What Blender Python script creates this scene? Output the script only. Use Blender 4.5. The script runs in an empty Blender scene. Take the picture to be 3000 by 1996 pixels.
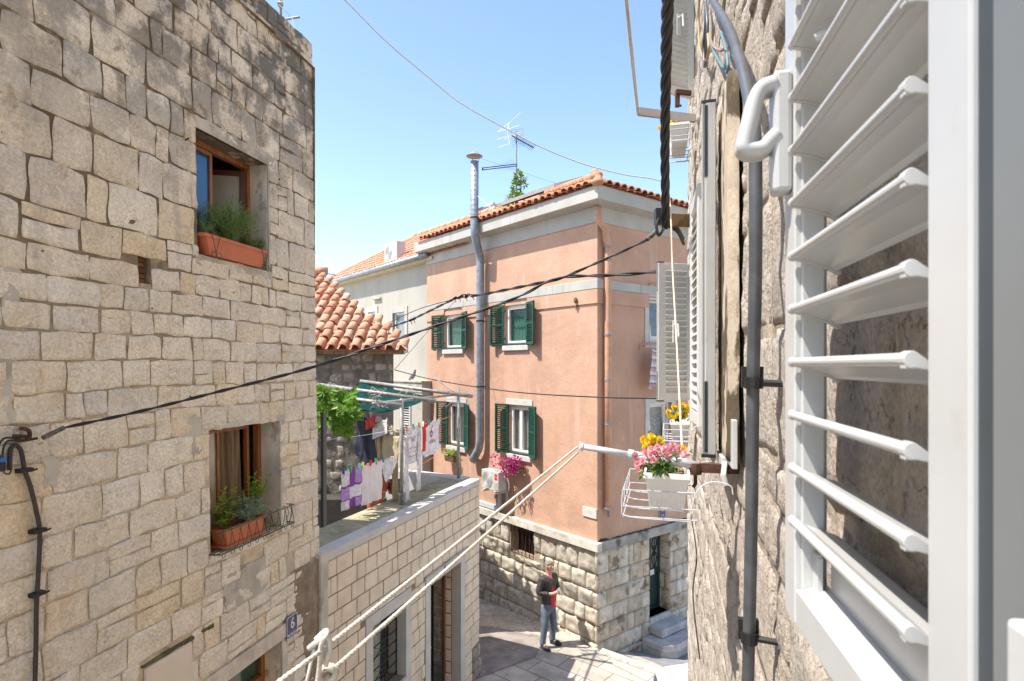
import bpy, bmesh, math, random
from mathutils import Vector as V, noise, Matrix
C = bpy.context.scene.collection
R = random.Random(11)
F, CX, HY = 1743.0, 1500.0, 1071.0      # lens in photo pixels, optical centre, eye level
def P(px, py, Y):
    return V(((px-CX)/F*Y, Y, -(py-HY)/F*Y))
def lerp(a, b, t): return a+(b-a)*t
def sstep(a, b, x):
    t = max(0., min(1., (x-a)/(b-a))); return t*t*(3-2*t)

class Fac:
    """a vertical facade plane: u runs along it, w stands out of it, z is world height"""
    def __init__(s, ox, oy, dx, dy, side):
        s.o = V((ox, oy, 0)); s.d = V((dx, dy, 0)).normalized()
        n = V((s.d.y, -s.d.x, 0)); s.n = n if side > 0 else -n
    def pt(s, u, z, w=0.): return V((s.o.x+s.d.x*u+s.n.x*w, s.o.y+s.d.y*u+s.n.y*w, z))
    def fr(s, a, b, c): return s.pt(a, c, b)
    def hit(s, px, py, w=0.):
        r = V(((px-CX)/F, 1., -(py-HY)/F)); t = (w+s.o.dot(s.n))/r.dot(s.n); p = r*t
        return (p-s.o).dot(s.d), p.z
    def u(s, px, w=0.): return s.hit(px, HY, w)[0]
def frame(o, ex, ey, ez=V((0, 0, 1))):
    o = V(o); return lambda a, b, c: o+ex*a+ey*b+ez*c
WFR = lambda a, b, c: V((a, b, c))

def catmull(p, n=6):
    p = [V(q) for q in p]; out = []
    for i in range(len(p)-1):
        a = p[i-1] if i else p[0]*2-p[1]; b, c = p[i], p[i+1]
        d = p[i+2] if i+2 < len(p) else p[-1]*2-p[-2]
        for k in range(n):
            t = k/n
            out.append(.5*((2*b)+(c-a)*t+(2*a-5*b+4*c-d)*t*t+(3*b-a-3*c+d)*t**3))
    return out+[p[-1]]
def pxpath(l, n=6): return catmull([P(*q) for q in l], n)

WL = {}
class MB:
    def __init__(s): s.v = []; s.f = []; s.m = []
    def add(s, vs, fs, mi=0):
        o = len(s.v); s.v += [tuple(x) for x in vs]
        s.f += [tuple(i+o for i in f) for f in fs]; s.m += [mi]*len(fs)
    def quad(s, a, b, c, d, mi=0): s.add([a, b, c, d], [(0, 1, 2, 3)], mi)
    def poly(s, pts, mi=0): s.add(pts, [tuple(range(len(pts)))], mi)
    def box(s, fr, x0, x1, y0, y1, z0, z1, mi=0):
        s.add([fr(x, y, z) for z in (z0, z1) for y in (y0, y1) for x in (x0, x1)],
              [(0, 2, 3, 1), (4, 5, 7, 6), (0, 1, 5, 4), (2, 6, 7, 3), (0, 4, 6, 2), (1, 3, 7, 5)], mi)
    def prism(s, fr, pts, y0, y1, mi=0):
        n = len(pts)
        s.add([fr(a, y0, c) for a, c in pts]+[fr(a, y1, c) for a, c in pts],
              [tuple(range(n)), tuple(range(2*n-1, n-1, -1))]+[(i, (i+1) % n, n+(i+1) % n, n+i) for i in range(n)], mi)
    def tube(s, path, r, n=8, mi=0, cap=True, closed=False):
        path = [V(p) for p in path]
        if len(path) < 2: return
        rr = r if isinstance(r, (list, tuple)) else [r]*len(path)
        vs = []; up = None; N = len(path)
        for i, p in enumerate(path):
            if closed: t = path[(i+1) % N]-path[i-1]
            else: t = path[min(i+1, N-1)]-path[max(i-1, 0)]
            if t.length < 1e-9: t = V((0, 0, 1))
            t.normalize()
            if up is None: up = t.orthogonal().normalized()
            up = up-t*up.dot(t)
            up = up.normalized() if up.length > 1e-6 else t.orthogonal().normalized()
            b = t.cross(up)
            for k in range(n):
                a = 2*math.pi*k/n; vs.append(p+(up*math.cos(a)+b*math.sin(a))*rr[i])
        fs = [(i*n+k, i*n+(k+1) % n, (i+1)*n+(k+1) % n, (i+1)*n+k) for i in range(N-1) for k in range(n)]
        if closed: fs += [((N-1)*n+k, (N-1)*n+(k+1) % n, (k+1) % n, k) for k in range(n)]
        elif cap: fs += [tuple(range(n-1, -1, -1)), tuple(range((N-1)*n, N*n))]
        s.add(vs, fs, mi)
    def lathe(s, o, ax, prof, n=14, mi=0):
        ax = V(ax).normalized(); e = ax.orthogonal().normalized(); b = ax.cross(e); o = V(o); vs = []
        for r, h in prof:
            for k in range(n):
                a = 2*math.pi*k/n; vs.append(o+ax*h+(e*math.cos(a)+b*math.sin(a))*r)
        m = len(prof)
        s.add(vs, [(i*n+k, i*n+(k+1) % n, (i+1)*n+(k+1) % n, (i+1)*n+k) for i in range(m-1) for k in range(n)]
              + [tuple(range(n-1, -1, -1)), tuple(range((m-1)*n, m*n))], mi)
    def ell(s, c, rx, ry, rz, n=10, m=7, mi=0, ex=V((1, 0, 0)), ey=V((0, 1, 0)), ez=V((0, 0, 1))):
        c = V(c); vs = []
        for j in range(m+1):
            ph = math.pi*j/m
            for k in range(n):
                th = 2*math.pi*k/n
                vs.append(c+ex*(rx*math.sin(ph)*math.cos(th))+ey*(ry*math.sin(ph)*math.sin(th))+ez*(rz*math.cos(ph)))
        s.add(vs, [(j*n+k, j*n+(k+1) % n, (j+1)*n+(k+1) % n, (j+1)*n+k) for j in range(m) for k in range(n)], mi)
    def leaf(s, p, d, up, L, W, mi=0, bend=.15):
        d = d.normalized(); sd = d.cross(up)
        sd = sd.normalized() if sd.length > 1e-5 else d.orthogonal().normalized()
        nn = sd.cross(d)
        s.add([p, p+d*L*.4+sd*W*.5+nn*L*.05, p+d*L-nn*L*bend, p+d*L*.4-sd*W*.5+nn*L*.05, p+d*L*.45-nn*W*.12],
              [(0, 1, 4), (1, 2, 4), (2, 3, 4), (3, 0, 4)], mi)
    def grid(s, fn, nu, nv, mi=0):
        s.add([fn(i/nu, j/nv) for j in range(nv+1) for i in range(nu+1)],
              [(j*(nu+1)+i, j*(nu+1)+i+1, (j+1)*(nu+1)+i+1, (j+1)*(nu+1)+i) for j in range(nv) for i in range(nu)], mi)
    def text(s, body, fr, size, depth=.004, mi=0, sx=1., align='CENTER'):
        cu = bpy.data.curves.new('lettering', 'FONT'); cu.body = body; cu.size = size; cu.align_x = align
        cu.align_y = 'CENTER'; cu.extrude = depth/2; cu.resolution_u = 3
        ob = bpy.data.objects.new('lettering', cu); C.objects.link(ob)
        bpy.context.view_layer.update()
        me = bpy.data.meshes.new_from_object(ob.evaluated_get(bpy.context.evaluated_depsgraph_get()))
        s.add([fr(v.co.x*sx, v.co.z, v.co.y) for v in me.vertices], [tuple(p.vertices) for p in me.polygons], mi)
        bpy.data.objects.remove(ob); bpy.data.meshes.remove(me); bpy.data.curves.remove(cu)
    def build(s, name, mats, parent=None, smooth=False, bevel=0., recalc=True, solid=0., base=None):
        mats = mats if isinstance(mats, (list, tuple)) else [mats]
        if parent is not None: o = WL[parent.name]
        elif base is not None: o = V(base)
        else:
            xs = [min(v[i] for v in s.v) for i in range(3)]; xe = [max(v[i] for v in s.v) for i in range(3)]
            o = V(((xs[0]+xe[0])/2, (xs[1]+xe[1])/2, xs[2]))
        me = bpy.data.meshes.new(name)
        me.from_pydata([(v[0]-o.x, v[1]-o.y, v[2]-o.z) for v in s.v], [], s.f)
        for m in mats: me.materials.append(m)
        me.polygons.foreach_set('material_index', s.m)
        if recalc:
            bm = bmesh.new(); bm.from_mesh(me); bmesh.ops.recalc_face_normals(bm, faces=bm.faces); bm.to_mesh(me); bm.free()
        if smooth: me.polygons.foreach_set('use_smooth', [True]*len(me.polygons))
        ob = bpy.data.objects.new(name, me); C.objects.link(ob)
        if parent is not None: ob.parent = parent
        else: ob.location = o
        WL[ob.name] = o
        if bevel:
            b = ob.modifiers.new('bevel', 'BEVEL'); b.width = bevel; b.segments = 2; b.limit_method = 'ANGLE'
        if solid:
            b = ob.modifiers.new('solid', 'SOLIDIFY'); b.thickness = solid
        return ob
def tag(o, label, cat, group=None, kind=None):
    if label: o['label'] = label
    if cat: o['category'] = cat
    if group: o['group'] = group
    if kind: o['kind'] = kind
    return o
def thing(name, label, cat, loc, group=None):
    o = bpy.data.objects.new(name, None); C.objects.link(o); o.location = V(loc); o.empty_display_size = .1
    WL[o.name] = V(loc); return tag(o, label, cat, group)
def struct(o): o['kind'] = 'structure'; return o

# ---------- walls of stone ----------
def wall_holes(mb, fac, u0, u1, z0, z1, holes, depth=.25, mi=0, ri=None, w=0.):
    us = sorted({u0, u1} | {min(max(h[k], u0), u1) for h in holes for k in (0, 1)})
    zs = sorted({z0, z1} | {min(max(h[k], z0), z1) for h in holes for k in (2, 3)})
    for i in range(len(us)-1):
        for j in range(len(zs)-1):
            cu, cz = (us[i]+us[i+1])/2, (zs[j]+zs[j+1])/2
            if any(h[0] < cu < h[1] and h[2] < cz < h[3] for h in holes): continue
            mb.quad(fac.pt(us[i], zs[j], w), fac.pt(us[i+1], zs[j], w), fac.pt(us[i+1], zs[j+1], w), fac.pt(us[i], zs[j+1], w), mi)
    ri = mi if ri is None else ri
    for a, b, c, d in [h[:4] for h in holes]:
        for (p, q) in (((a, c), (b, c)), ((b, c), (b, d)), ((b, d), (a, d)), ((a, d), (a, c))):
            mb.quad(fac.pt(p[0], p[1], w), fac.pt(q[0], q[1], w), fac.pt(q[0], q[1], w-depth), fac.pt(p[0], p[1], w-depth), ri)
def cut(r, h, mn=.05):
    a, b, c, d = r
    if h[0] >= b or h[1] <= a or h[2] >= d or h[3] <= c: return r
    cand = [(a, min(b, h[0]), c, d), (max(a, h[1]), b, c, d), (a, b, c, min(d, h[2])), (a, b, max(c, h[3]), d)]
    cand = [q for q in cand if q[1]-q[0] > mn and q[3]-q[2] > mn]
    return max(cand, key=lambda q: (q[1]-q[0])*(q[3]-q[2])) if cand else None
def rowrects(rg, u0, u1, z0, z1, hr, wr, holes=(), split=.1, thin=.12, regular=False):
    out = []; z = z0
    while z < z1-1e-4:
        lo, hi = hr(z) if callable(hr) else hr
        h = rg.uniform(lo, hi)
        if z1-z-h < lo*.6: h = z1-z
        u = u0-rg.uniform(0, wr[0])
        while u < u1:
            w = rg.uniform(*wr)
            if rg.random() < thin: w *= .5
            a, b = max(u, u0), min(u+w, u1)
            if u1-b < wr[0]*.35: b = u1; w = b-u
            rs = [(a, b, z, z+h)]
            k = rg.random()
            if k < split and h > .2:
                m = z+h*rg.uniform(.4, .72); rs = [(a, b, z, m), (a, b, m, z+h)]
            elif k < split*1.6 and w > .34:
                m = a+(b-a)*rg.uniform(.35, .65); q = z+h*rg.uniform(.35, .65)
                rs = [(a, m, z, q), (a, m, q, z+h), (m, b, z, z+h)]
            for r in rs:
                for hh in holes:
                    if r: r = cut(r, hh)
                if r and r[1]-r[0] > .04: out.append(r)
            u += w
        z += h
    return out
def stones(mb, fac, rects, rg, D=.02, rough=.006, rnd=.1, gap=.012, n=7, warp=.02, jag=.01, fr=5., w0=0., tilt=.006, back=-.015, pw=6, mi=0):
    G = {5: [-1, -.86, 0, .86, 1], 7: [-1, -.93, -.55, 0, .55, .93, 1], 9: [-1, -.94, -.7, -.35, 0, .35, .7, .94, 1],
         11: [-1, -.95, -.8, -.55, -.28, 0, .28, .55, .8, .95, 1]}[n]
    for (u0, u1, z0, z1) in rects:
        g = gap*rg.uniform(.5, 1.5)
        cu, cz, hu, hz = (u0+u1)/2, (z0+z1)/2, (u1-u0)/2-g/2, (z1-z0)/2-g/2
        if hu < .015 or hz < .015: continue
        cs = [rg.uniform(.1, 1)*rnd for _ in range(4)]; ta, tb = rg.uniform(-tilt, tilt), rg.uniform(-tilt, tilt)
        sd = rg.uniform(0, 50); dd = D*rg.uniform(.6, 1.2); vs = []
        for t in G:
            for s in G:
                c = cs[(1 if s > 0 else 0)+(2 if t > 0 else 0)]
                u = cu+hu*s*(1-c*abs(t)**5*min(1, hz/hu)); z = cz+hz*t*(1-c*abs(s)**5*min(1, hu/hz))
                if jag:
                    u += jag*noise.noise((u*7, z*7, sd)); z += jag*noise.noise((u*7, z*7, sd+20))
                if warp: z += warp*noise.noise((u*.8, z*1.1, 3.3))
                e = max(abs(s), abs(t))
                w = w0+(dd*(1-e**pw)+(rough*noise.noise((u*fr, z*fr, sd))+rough*.6*noise.noise((u*fr*2.7, z*fr*2.7, sd)))*(1-e**5)
                        + (ta*s+tb*t)*(1-e**8) if e < 1 else back)
                vs.append(fac.pt(u, z, w))
        N = len(G)
        mb.add(vs, [(j*N+i, j*N+i+1, (j+1)*N+i+1, (j+1)*N+i) for j in range(N-1) for i in range(N-1)], mi)
def tiles(mb, o, eu, ev, en, L, S, pitch, course, rg, clip=None, mi=0, jit=.012, r=.4):
    o = V(o); nc = int(L/pitch); ns = max(1, int(S/course))
    for i in range(nc):
        for j in range(ns):
            a, b = (i+.5)*pitch, j*course
            if clip and not clip(a, b+course*.4): continue
            q = o+eu*(a+rg.uniform(-jit, jit))+ev*(b+rg.uniform(-jit, jit))+en*rg.uniform(0, jit)
            ln = course*1.12; vs = []; sk = rg.uniform(-.03, .03)
            for k2, (rad, t, lift) in enumerate(((pitch*r, 0, .03), (pitch*r*.84, 1, 0.))):
                for k in range(8):
                    th = math.pi*k/7
                    vs.append(q+eu*(math.cos(th)*rad+sk*t)+ev*(t*ln)+en*(math.sin(th)*rad*.8+lift))
            for k in range(8):
                th = math.pi*k/7; rad = pitch*r-.018
                vs.append(q+eu*(math.cos(th)*rad)+en*(math.sin(th)*rad*.8+.026))
            mb.add(vs, [(k, k+1, 9+k, 8+k) for k in range(7)]+[(k, k+1, 17+k, 16+k) for k in range(7)], mi)
            # pan tile between
            vs = []
            for t in (0, 1):
                for k in range(5):
                    th = math.pi*k/4
                    vs.append(q+eu*(pitch*.5-math.cos(th)*pitch*.24)+ev*(t*ln)+en*(.02-math.sin(th)*pitch*.13-.02*t))
            mb.add(vs, [(k, k+1, 6+k, 5+k) for k in range(4)], mi)
# ---------- materials ----------
def mk(name, col, rough=.6, metal=0., var=.12, vscale=4., bump=0., bscale=40., bdist=.01, island=0., cols=None, spots=(),
       zst=(), veins=(), streaks=(), grain=0., gscale=120., spec=.5, trans=0., coat=0., alpha=1., emit=None, stretch=None, sub=0.):
    m = bpy.data.materials.new(name); m.use_nodes = True; nt = m.node_tree; N = nt.nodes; Lk = nt.links
    b = N['Principled BSDF']; geo = N.new('ShaderNodeNewGeometry'); pos = geo.outputs['Position']
    if stretch:
        mp = N.new('ShaderNodeMapping'); mp.inputs['Scale'].default_value = stretch; Lk.new(pos, mp.inputs['Vector']); pos = mp.outputs[0]
    def nz(scale, detail=4., rough=.55, off=0.):
        t = N.new('ShaderNodeTexNoise'); t.inputs['Scale'].default_value = scale; t.inputs['Detail'].default_value = detail
        t.inputs['Roughness'].default_value = rough
        if off:
            a = N.new('ShaderNodeVectorMath'); a.operation = 'ADD'; a.inputs[1].default_value = (off, off*.7, -off); Lk.new(pos, a.inputs[0]); Lk.new(a.outputs[0], t.inputs['Vector'])
        else: Lk.new(pos, t.inputs['Vector'])
        return t.outputs['Fac']
    def rng(x, a, c, lo=0., hi=1.):
        t = N.new('ShaderNodeMapRange'); t.interpolation_type = 'SMOOTHSTEP'
        for k, vv in zip(('From Min', 'From Max', 'To Min', 'To Max'), (a, c, lo, hi)): t.inputs[k].default_value = vv
        Lk.new(x, t.inputs['Value']); return t.outputs[0]
    def mix(f, a, c, bt='MIX'):
        t = N.new('ShaderNodeMix'); t.data_type = 'RGBA'; t.blend_type = bt
        for sock, v in ((t.inputs[0], f), (t.inputs[6], a), (t.inputs[7], c)):
            if hasattr(v, 'is_linked'): Lk.new(v, sock)
            elif isinstance(v, (int, float)): sock.default_value = v
            else: sock.default_value = (*v[:3], 1)
        return t.outputs[2]
    def math_(op, a, c):
        t = N.new('ShaderNodeMath'); t.operation = op
        for sock, v in ((t.inputs[0], a), (t.inputs[1], c)):
            if hasattr(v, 'is_linked'): Lk.new(v, sock)
            else: sock.default_value = v
        return t.outputs[0]
    cur = tuple(col)
    if cols:
        rp = N.new('ShaderNodeValToRGB'); e = rp.color_ramp.elements
        while len(e) < len(cols): e.new(.5)
        for i, c in enumerate(cols): e[i].position = i/(len(cols)-1); e[i].color = (*c, 1)
        Lk.new(geo.outputs['Random Per Island'], rp.inputs[0]); cur = rp.outputs[0]
    if var:
        f = rng(nz(vscale, 6.), .3, .7)
        k1, k2 = 1-var, 1+var
        cur = mix(1., cur, mix(f, (k1, k1*.99, k1*.97), (k2, k2, k2)), 'MULTIPLY')
    if island:
        f = geo.outputs['Random Per Island']
        cur = mix(1., cur, mix(f, (1-island,)*3, (1+island,)*3), 'MULTIPLY')
    if grain:
        f = rng(nz(gscale, 3., .7, 5.), .3, .7)
        cur = mix(1., cur, mix(f, (1-grain,)*3, (1+grain*.6,)*3), 'MULTIPLY')
    for i, (c, sc, th, so, am) in enumerate(spots):
        f = rng(nz(sc, 5., .62, 11.+7*i), th, th+so, 0., am); cur = mix(f, cur, c)
    for i, (c, sc, th, so, am) in enumerate(streaks):
        mp = N.new('ShaderNodeMapping'); mp.inputs['Scale'].default_value = (1, 1, .07); Lk.new(geo.outputs['Position'], mp.inputs['Vector'])
        keep = pos; pos = mp.outputs[0]; f = math_('MULTIPLY', rng(nz(sc, 4., .6, 71.+3*i), th, th+so, 0., am), 1.); pos = keep
        cur = mix(math_('MULTIPLY', f, rng(nz(.8, 3., .5, 83.), .35, .65)), cur, c)
    for i, (c, sc, wd, am) in enumerate(veins):
        f = rng(math_('ABSOLUTE', math_('SUBTRACT', nz(sc, 7., .6, 51.+9*i), .5), 0.), 0., wd, am, 0.); cur = mix(f, cur, c)
    for i, (c, za, zb, sc, th, so, am) in enumerate(zst):
        sp = N.new('ShaderNodeSeparateXYZ'); Lk.new(geo.outputs['Position'], sp.inputs[0])
        f = math_('MULTIPLY', rng(sp.outputs['Z'], za, zb), rng(nz(sc, 6., .65, 31.+5*i), th, th+so, 0., am)); cur = mix(f, cur, c)
    if hasattr(cur, 'is_linked'): Lk.new(cur, b.inputs['Base Color'])
    else: b.inputs['Base Color'].default_value = (*cur[:3], 1)
    b.inputs['Roughness'].default_value = rough; b.inputs['Metallic'].default_value = metal
    b.inputs['Specular IOR Level'].default_value = spec
    if trans: b.inputs['Transmission Weight'].default_value = trans
    if coat: b.inputs['Coat Weight'].default_value = coat
    if alpha < 1: b.inputs['Alpha'].default_value = alpha
    if sub: b.inputs['Subsurface Weight'].default_value = sub; b.inputs['Subsurface Radius'].default_value = (.02, .01, .005)
    if bump:
        bp = N.new('ShaderNodeBump'); bp.inputs['Strength'].default_value = bump; bp.inputs['Distance'].default_value = bdist
        h = math_('ADD', nz(bscale, 6., .65, 2.), math_('MULTIPLY', nz(bscale*.22, 3., .5, 9.), 1.6))
        Lk.new(h, bp.inputs['Height']); Lk.new(bp.outputs[0], b.inputs['Normal'])
    return m
def leafmat(name, cols, trans=.35):
    m = mk(name, cols[0], .5, cols=cols, var=.15, vscale=20, spec=.35)
    nt = m.node_tree; b = nt.nodes['Principled BSDF']; o = nt.nodes['Material Output']
    t = nt.nodes.new('ShaderNodeBsdfTranslucent'); mx = nt.nodes.new('ShaderNodeMixShader'); mx.inputs[0].default_value = trans
    src = b.inputs['Base Color'].links[0].from_socket; nt.links.new(src, t.inputs[0])
    nt.links.new(b.outputs[0], mx.inputs[1]); nt.links.new(t.outputs[0], mx.inputs[2]); nt.links.new(mx.outputs[0], o.inputs[0])
    return m
LIME = [(.80, .69, .55), (.84, .75, .62), (.76, .67, .56), (.86, .79, .68), (.82, .66, .45), (.70, .65, .58), (.82, .71, .57), (.85, .77, .64), (.79, .67, .51), (.74, .66, .56)]
m_stoneL = mk('limestone block', (.6, .5, .4), .85, cols=LIME, var=.09, vscale=5, bump=.9, bscale=38, bdist=.018, grain=.2, gscale=50, veins=[((.40, .33, .25), 2.3, .010, .45), ((.80, .74, .64), 2.6, .03, .4)],
              spots=[((.66, .56, .45), 4.5, .58, .14, .5), ((.38, .33, .27), 9, .63, .09, .6), ((.72, .50, .27), 2.6, .61, .12, .5)], streaks=[((.36, .33, .29), 5, .60, .1, .4)],
              zst=[((.13, .125, .12), .9, 3.2, 3.0, .41, .13, .92), ((.22, .16, .09), .2, 3.0, 6, .57, .08, .75)])
m_mortarL = mk('grey lime mortar', (.66, .54, .39), .95, var=.25, vscale=6, bump=.8, bscale=60, bdist=.015, grain=.25, gscale=90,
               spots=[((.27, .20, .12), 6, .55, .14, .7), ((.50, .45, .37), 2.0, .54, .12, .8)], zst=[((.15, .105, .06), -.9, 1.4, 4, .30, .2, .95)])
m_stoneW = mk('rough pale limestone', (.6, .52, .42), .9, cols=[(.62, .53, .44), (.66, .575, .48), (.59, .50, .415), (.64, .55, .45)], var=.18, vscale=9, bump=1., bscale=62, bdist=.035, veins=[((.22, .17, .12), 3.0, .010, .8), ((.66, .6, .52), 4, .03, .5)],
              grain=.22, gscale=110, spots=[((.40, .32, .24), 6, .60, .1, .6), ((.14, .11, .08), 34, .64, .04, .85), ((.17, .14, .11), 13, .67, .05, .7), ((.55, .41, .26), 4, .62, .1, .45)])
m_mortarW = mk('brown sandy mortar', (.46, .38, .29), .95, var=.25, vscale=8, bump=.9, bscale=60, bdist=.02, grain=.25, spots=[((.12, .10, .07), 7, .54, .1, .8)])
m_clad = mk('sawn stone cladding', (.66, .55, .43), .8, cols=[(.72, .60, .46), (.75, .64, .50), (.70, .58, .45), (.74, .61, .46)], var=.07, vscale=6, bump=.18, bscale=70, bdist=.004, grain=.08, gscale=160,
            spots=[((.60, .46, .31), 4, .62, .1, .5), ((.50, .42, .33), 1.2, .55, .15, .45)], streaks=[((.48, .40, .31), 4, .57, .1, .45)])
m_joint = mk('dark cladding joint', (.24, .185, .13), .95, var=.25, vscale=8)
m_boss = mk('rock faced plinth stone', (.6, .52, .4), .9, cols=[(.50, .45, .37), (.45, .40, .32), (.54, .49, .41), (.48, .41, .31)], var=.2, vscale=6, bump=.8, bscale=40, bdist=.02,
            grain=.22, gscale=60, spots=[((.40, .29, .18), 5, .58, .1, .7), ((.25, .22, .18), 9, .62, .08, .6)])
m_ashlar = mk('dressed plinth stone', (.55, .48, .38), .85, cols=[(.55, .49, .40), (.63, .57, .47), (.48, .41, .32), (.58, .47, .34)], var=.2, vscale=5, bump=.3, bscale=45, bdist=.008,
              grain=.15, spots=[((.19, .13, .075), 3.4, .53, .1, .9), ((.38, .35, .31), 5, .58, .1, .6)])
m_mortarP = mk('plinth mortar', (.36, .28, .19), .95, var=.2, vscale=6, bump=.5)
m_rub = mk('old rubble stone', (.32, .27, .22), .95, cols=[(.40, .34, .27), (.32, .27, .22), (.46, .40, .33), (.27, .23, .18)], var=.25, vscale=5, bump=.8, bscale=35, bdist=.02, grain=.2,
           spots=[((.15, .13, .11), 5, .54, .12, .8)])
m_rubm = mk('dark rubble mortar', (.19, .165, .135), .95, var=.3, vscale=5, bump=.9, bscale=30, bdist=.03, spots=[((.30, .26, .21), 2.5, .54, .12, .8)])
m_pink = mk('pink rendered plaster', (.545, .325, .222), .92, var=.09, vscale=1.3, streaks=[((.44, .275, .20), 3, .55, .1, .5), ((.66, .45, .34), 5, .58, .1, .45)], bump=.55, bscale=26, bdist=.012, grain=.05, gscale=40, spots=[((.53, .33, .24), .9, .56, .16, .6), ((.64, .43, .32), 1.7, .60, .12, .5)], veins=[((.36, .21, .14), .9, .004, .45)], zst=[((.40, .26, .18), -2.5, -3.7, 2.2, .40, .2, .6)])
m_grey = mk('cream rendered plaster', (.41, .385, .33), .92, streaks=[((.33, .30, .25), 2, .55, .1, .6)], var=.07, vscale=1.1, bump=.3, bscale=30, bdist=.006, spots=[((.50, .46, .39), 1.4, .56, .14, .5)], stretch=(1, 1, .45))
m_white = mk('white painted cornice', (.44, .42, .38), .85, streaks=[((.26, .24, .21), 7, .57, .1, .5)], var=.07, vscale=2, bump=.15, bscale=30, bdist=.005, spots=[((.38, .34, .28), 2.2, .56, .12, .5)], stretch=(1, 1, .6))
m_whitestone = mk('white stone trim', (.54, .515, .475), .8, var=.08, vscale=4, bump=.15, bscale=50, bdist=.004)
m_greystone = mk('weathered grey stone', (.42, .385, .33), .9, var=.2, vscale=4, bump=.4, bscale=40, bdist=.008, spots=[((.15, .13, .10), 4, .56, .12, .7)])
m_moss = mk('moss stained ledge', (.12, .11, .045), .95, var=.4, vscale=9, bump=.8, bscale=50, bdist=.01)
m_cement = mk('bare grey cement', (.50, .46, .39), .95, var=.2, vscale=3, bump=.4, bscale=40, bdist=.006, spots=[((.26, .24, .21), 3, .55, .1, .6)])
m_jamb = mk('flaking painted plaster', (.60, .55, .46), .95, var=.2, vscale=5, bump=.5, bscale=30, bdist=.006, spots=[((.38, .45, .44), 2.2, .5, .1, .7), ((.27, .25, .22), 6, .58, .08, .7)], stretch=(1, 1, .5))
m_tile = mk('terracotta roof tile', (.5, .2, .1), .85, cols=[(.56, .245, .125), (.62, .30, .17), (.47, .185, .095), (.60, .33, .21), (.53, .225, .115), (.42, .20, .13)], var=.15, vscale=8, bump=.3, bscale=60, bdist=.004,
            spots=[((.28, .21, .13), 7, .63, .08, .7)])
m_tileold = mk('mossy roof tile', (.5, .2, .1), .9, cols=[(.58, .28, .165), (.62, .34, .22), (.52, .23, .13), (.62, .40, .29), (.50, .25, .16)], var=.18, vscale=8, bump=.3, bscale=60, bdist=.004,
               spots=[((.20, .17, .09), 3.6, .60, .07, .8), ((.42, .36, .29), 5, .62, .1, .6)])
m_wood = mk('red brown timber', (.30, .105, .03), .5, var=.25, vscale=9, stretch=(3, 3, .35), bump=.2, bscale=30, bdist=.003, spots=[((.14, .05, .02), 6, .56, .1, .7)])
m_wooddark = mk('dark red brown door', (.115, .035, .022), .35, var=.2, vscale=7, stretch=(3, 3, .4))
m_oldwood = mk('weathered timber', (.22, .13, .06), .9, var=.35, vscale=12, bump=.5, bscale=40)
m_green = mk('green painted shutter', (.003, .058, .036), .45, var=.1, vscale=6)
m_dgreen = mk('dark green door', (.008, .035, .03), .35, var=.15, vscale=4)
m_wframe = mk('white window frame', (.74, .72, .67), .4, var=.03, vscale=5)
m_shut = mk('white lacquered aluminium', (.505, .508, .50), .3, var=.035, vscale=6, bump=.03, bscale=120, bdist=.001, spots=[((.42, .40, .35), 9, .63, .1, .35), ((.36, .33, .28), 60, .71, .04, .5)])
m_black = mk('black rubber', (.012, .012, .013), .45, var=.2, vscale=20)
m_cable = mk('black cable sheath', (.018, .017, .017), .5, var=.25, vscale=30)
m_conduit = mk('grey plastic conduit', (.085, .09, .098), .42, var=.2, vscale=14, spots=[((.17, .17, .17), 12, .6, .1, .4)])
m_brncond = mk('brown plastic conduit', (.035, .027, .022), .45, var=.2, vscale=20)
m_steel = mk('galvanised steel', (.27, .30, .34), .55, metal=.35, var=.18, vscale=9, spots=[((.25, .27, .31), 5, .56, .1, .5)])
m_pipe = mk('weathered steel tube', (.30, .29, .275), .55, metal=.4, var=.2, vscale=12, spots=[((.28, .15, .08), 8, .62, .08, .7)])
m_alu = mk('white enamelled tube', (.52, .535, .555), .3, var=.05, vscale=9)
m_rust = mk('rusty iron', (.085, .035, .02), .8, metal=.2, var=.4, vscale=25, bump=.4, bscale=120)
m_iron = mk('black wrought iron', (.02, .02, .02), .5, metal=.3, var=.2, vscale=25)
m_gwire = mk('green coated wire', (.03, .06, .04), .5, var=.2, vscale=25)
m_leafw = mk('shutter white lightened for shade', (.70, .69, .655), .35, var=.035, vscale=6, spots=[((.50, .47, .41), 7, .63, .1, .35)])  # lighter copy of the shutter white, brightness painted in for shaded leaves
m_rope = mk('white braided rope', (.62, .575, .50), .85, var=.15, vscale=60, bump=.6, bscale=300, bdist=.002)
m_cord = mk('pale pink cord', (.72, .55, .42), .8, var=.1, vscale=30)
m_terra = mk('terracotta planter', (.52, .145, .06), .6, var=.1, vscale=9, spots=[((.34, .09, .04), 6, .63, .08, .6)])
m_plast = mk('white plastic planter', (.76, .75, .71), .35, var=.03, vscale=9)
m_soil = mk('dry peat', (.30, .20, .12), 1., var=.4, vscale=40, bump=1., bscale=120)
m_glass = mk('dark window glass', (.03, .045, .055), .06, var=.2, vscale=2, spec=.8)
m_bglass = mk('blue tinted glass', (.015, .10, .30), .08, var=.15, vscale=2, spec=.6)
m_gglass = mk('green window glass', (.03, .075, .055), .1, var=.3, vscale=3, spec=.7)
m_curt = mk('old brown net curtain', (.20, .14, .08), .9, var=.3, vscale=5, stretch=(6, 6, .3), spots=[((.36, .29, .2), 3, .55, .1, .7)])
m_curtw = mk('white net curtain', (.62, .61, .57), .9, var=.12, vscale=8, stretch=(8, 8, .4))
m_curtg = mk('green net curtain', (.10, .30, .21), .9, var=.2, vscale=8, stretch=(.6, .6, 12))
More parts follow.
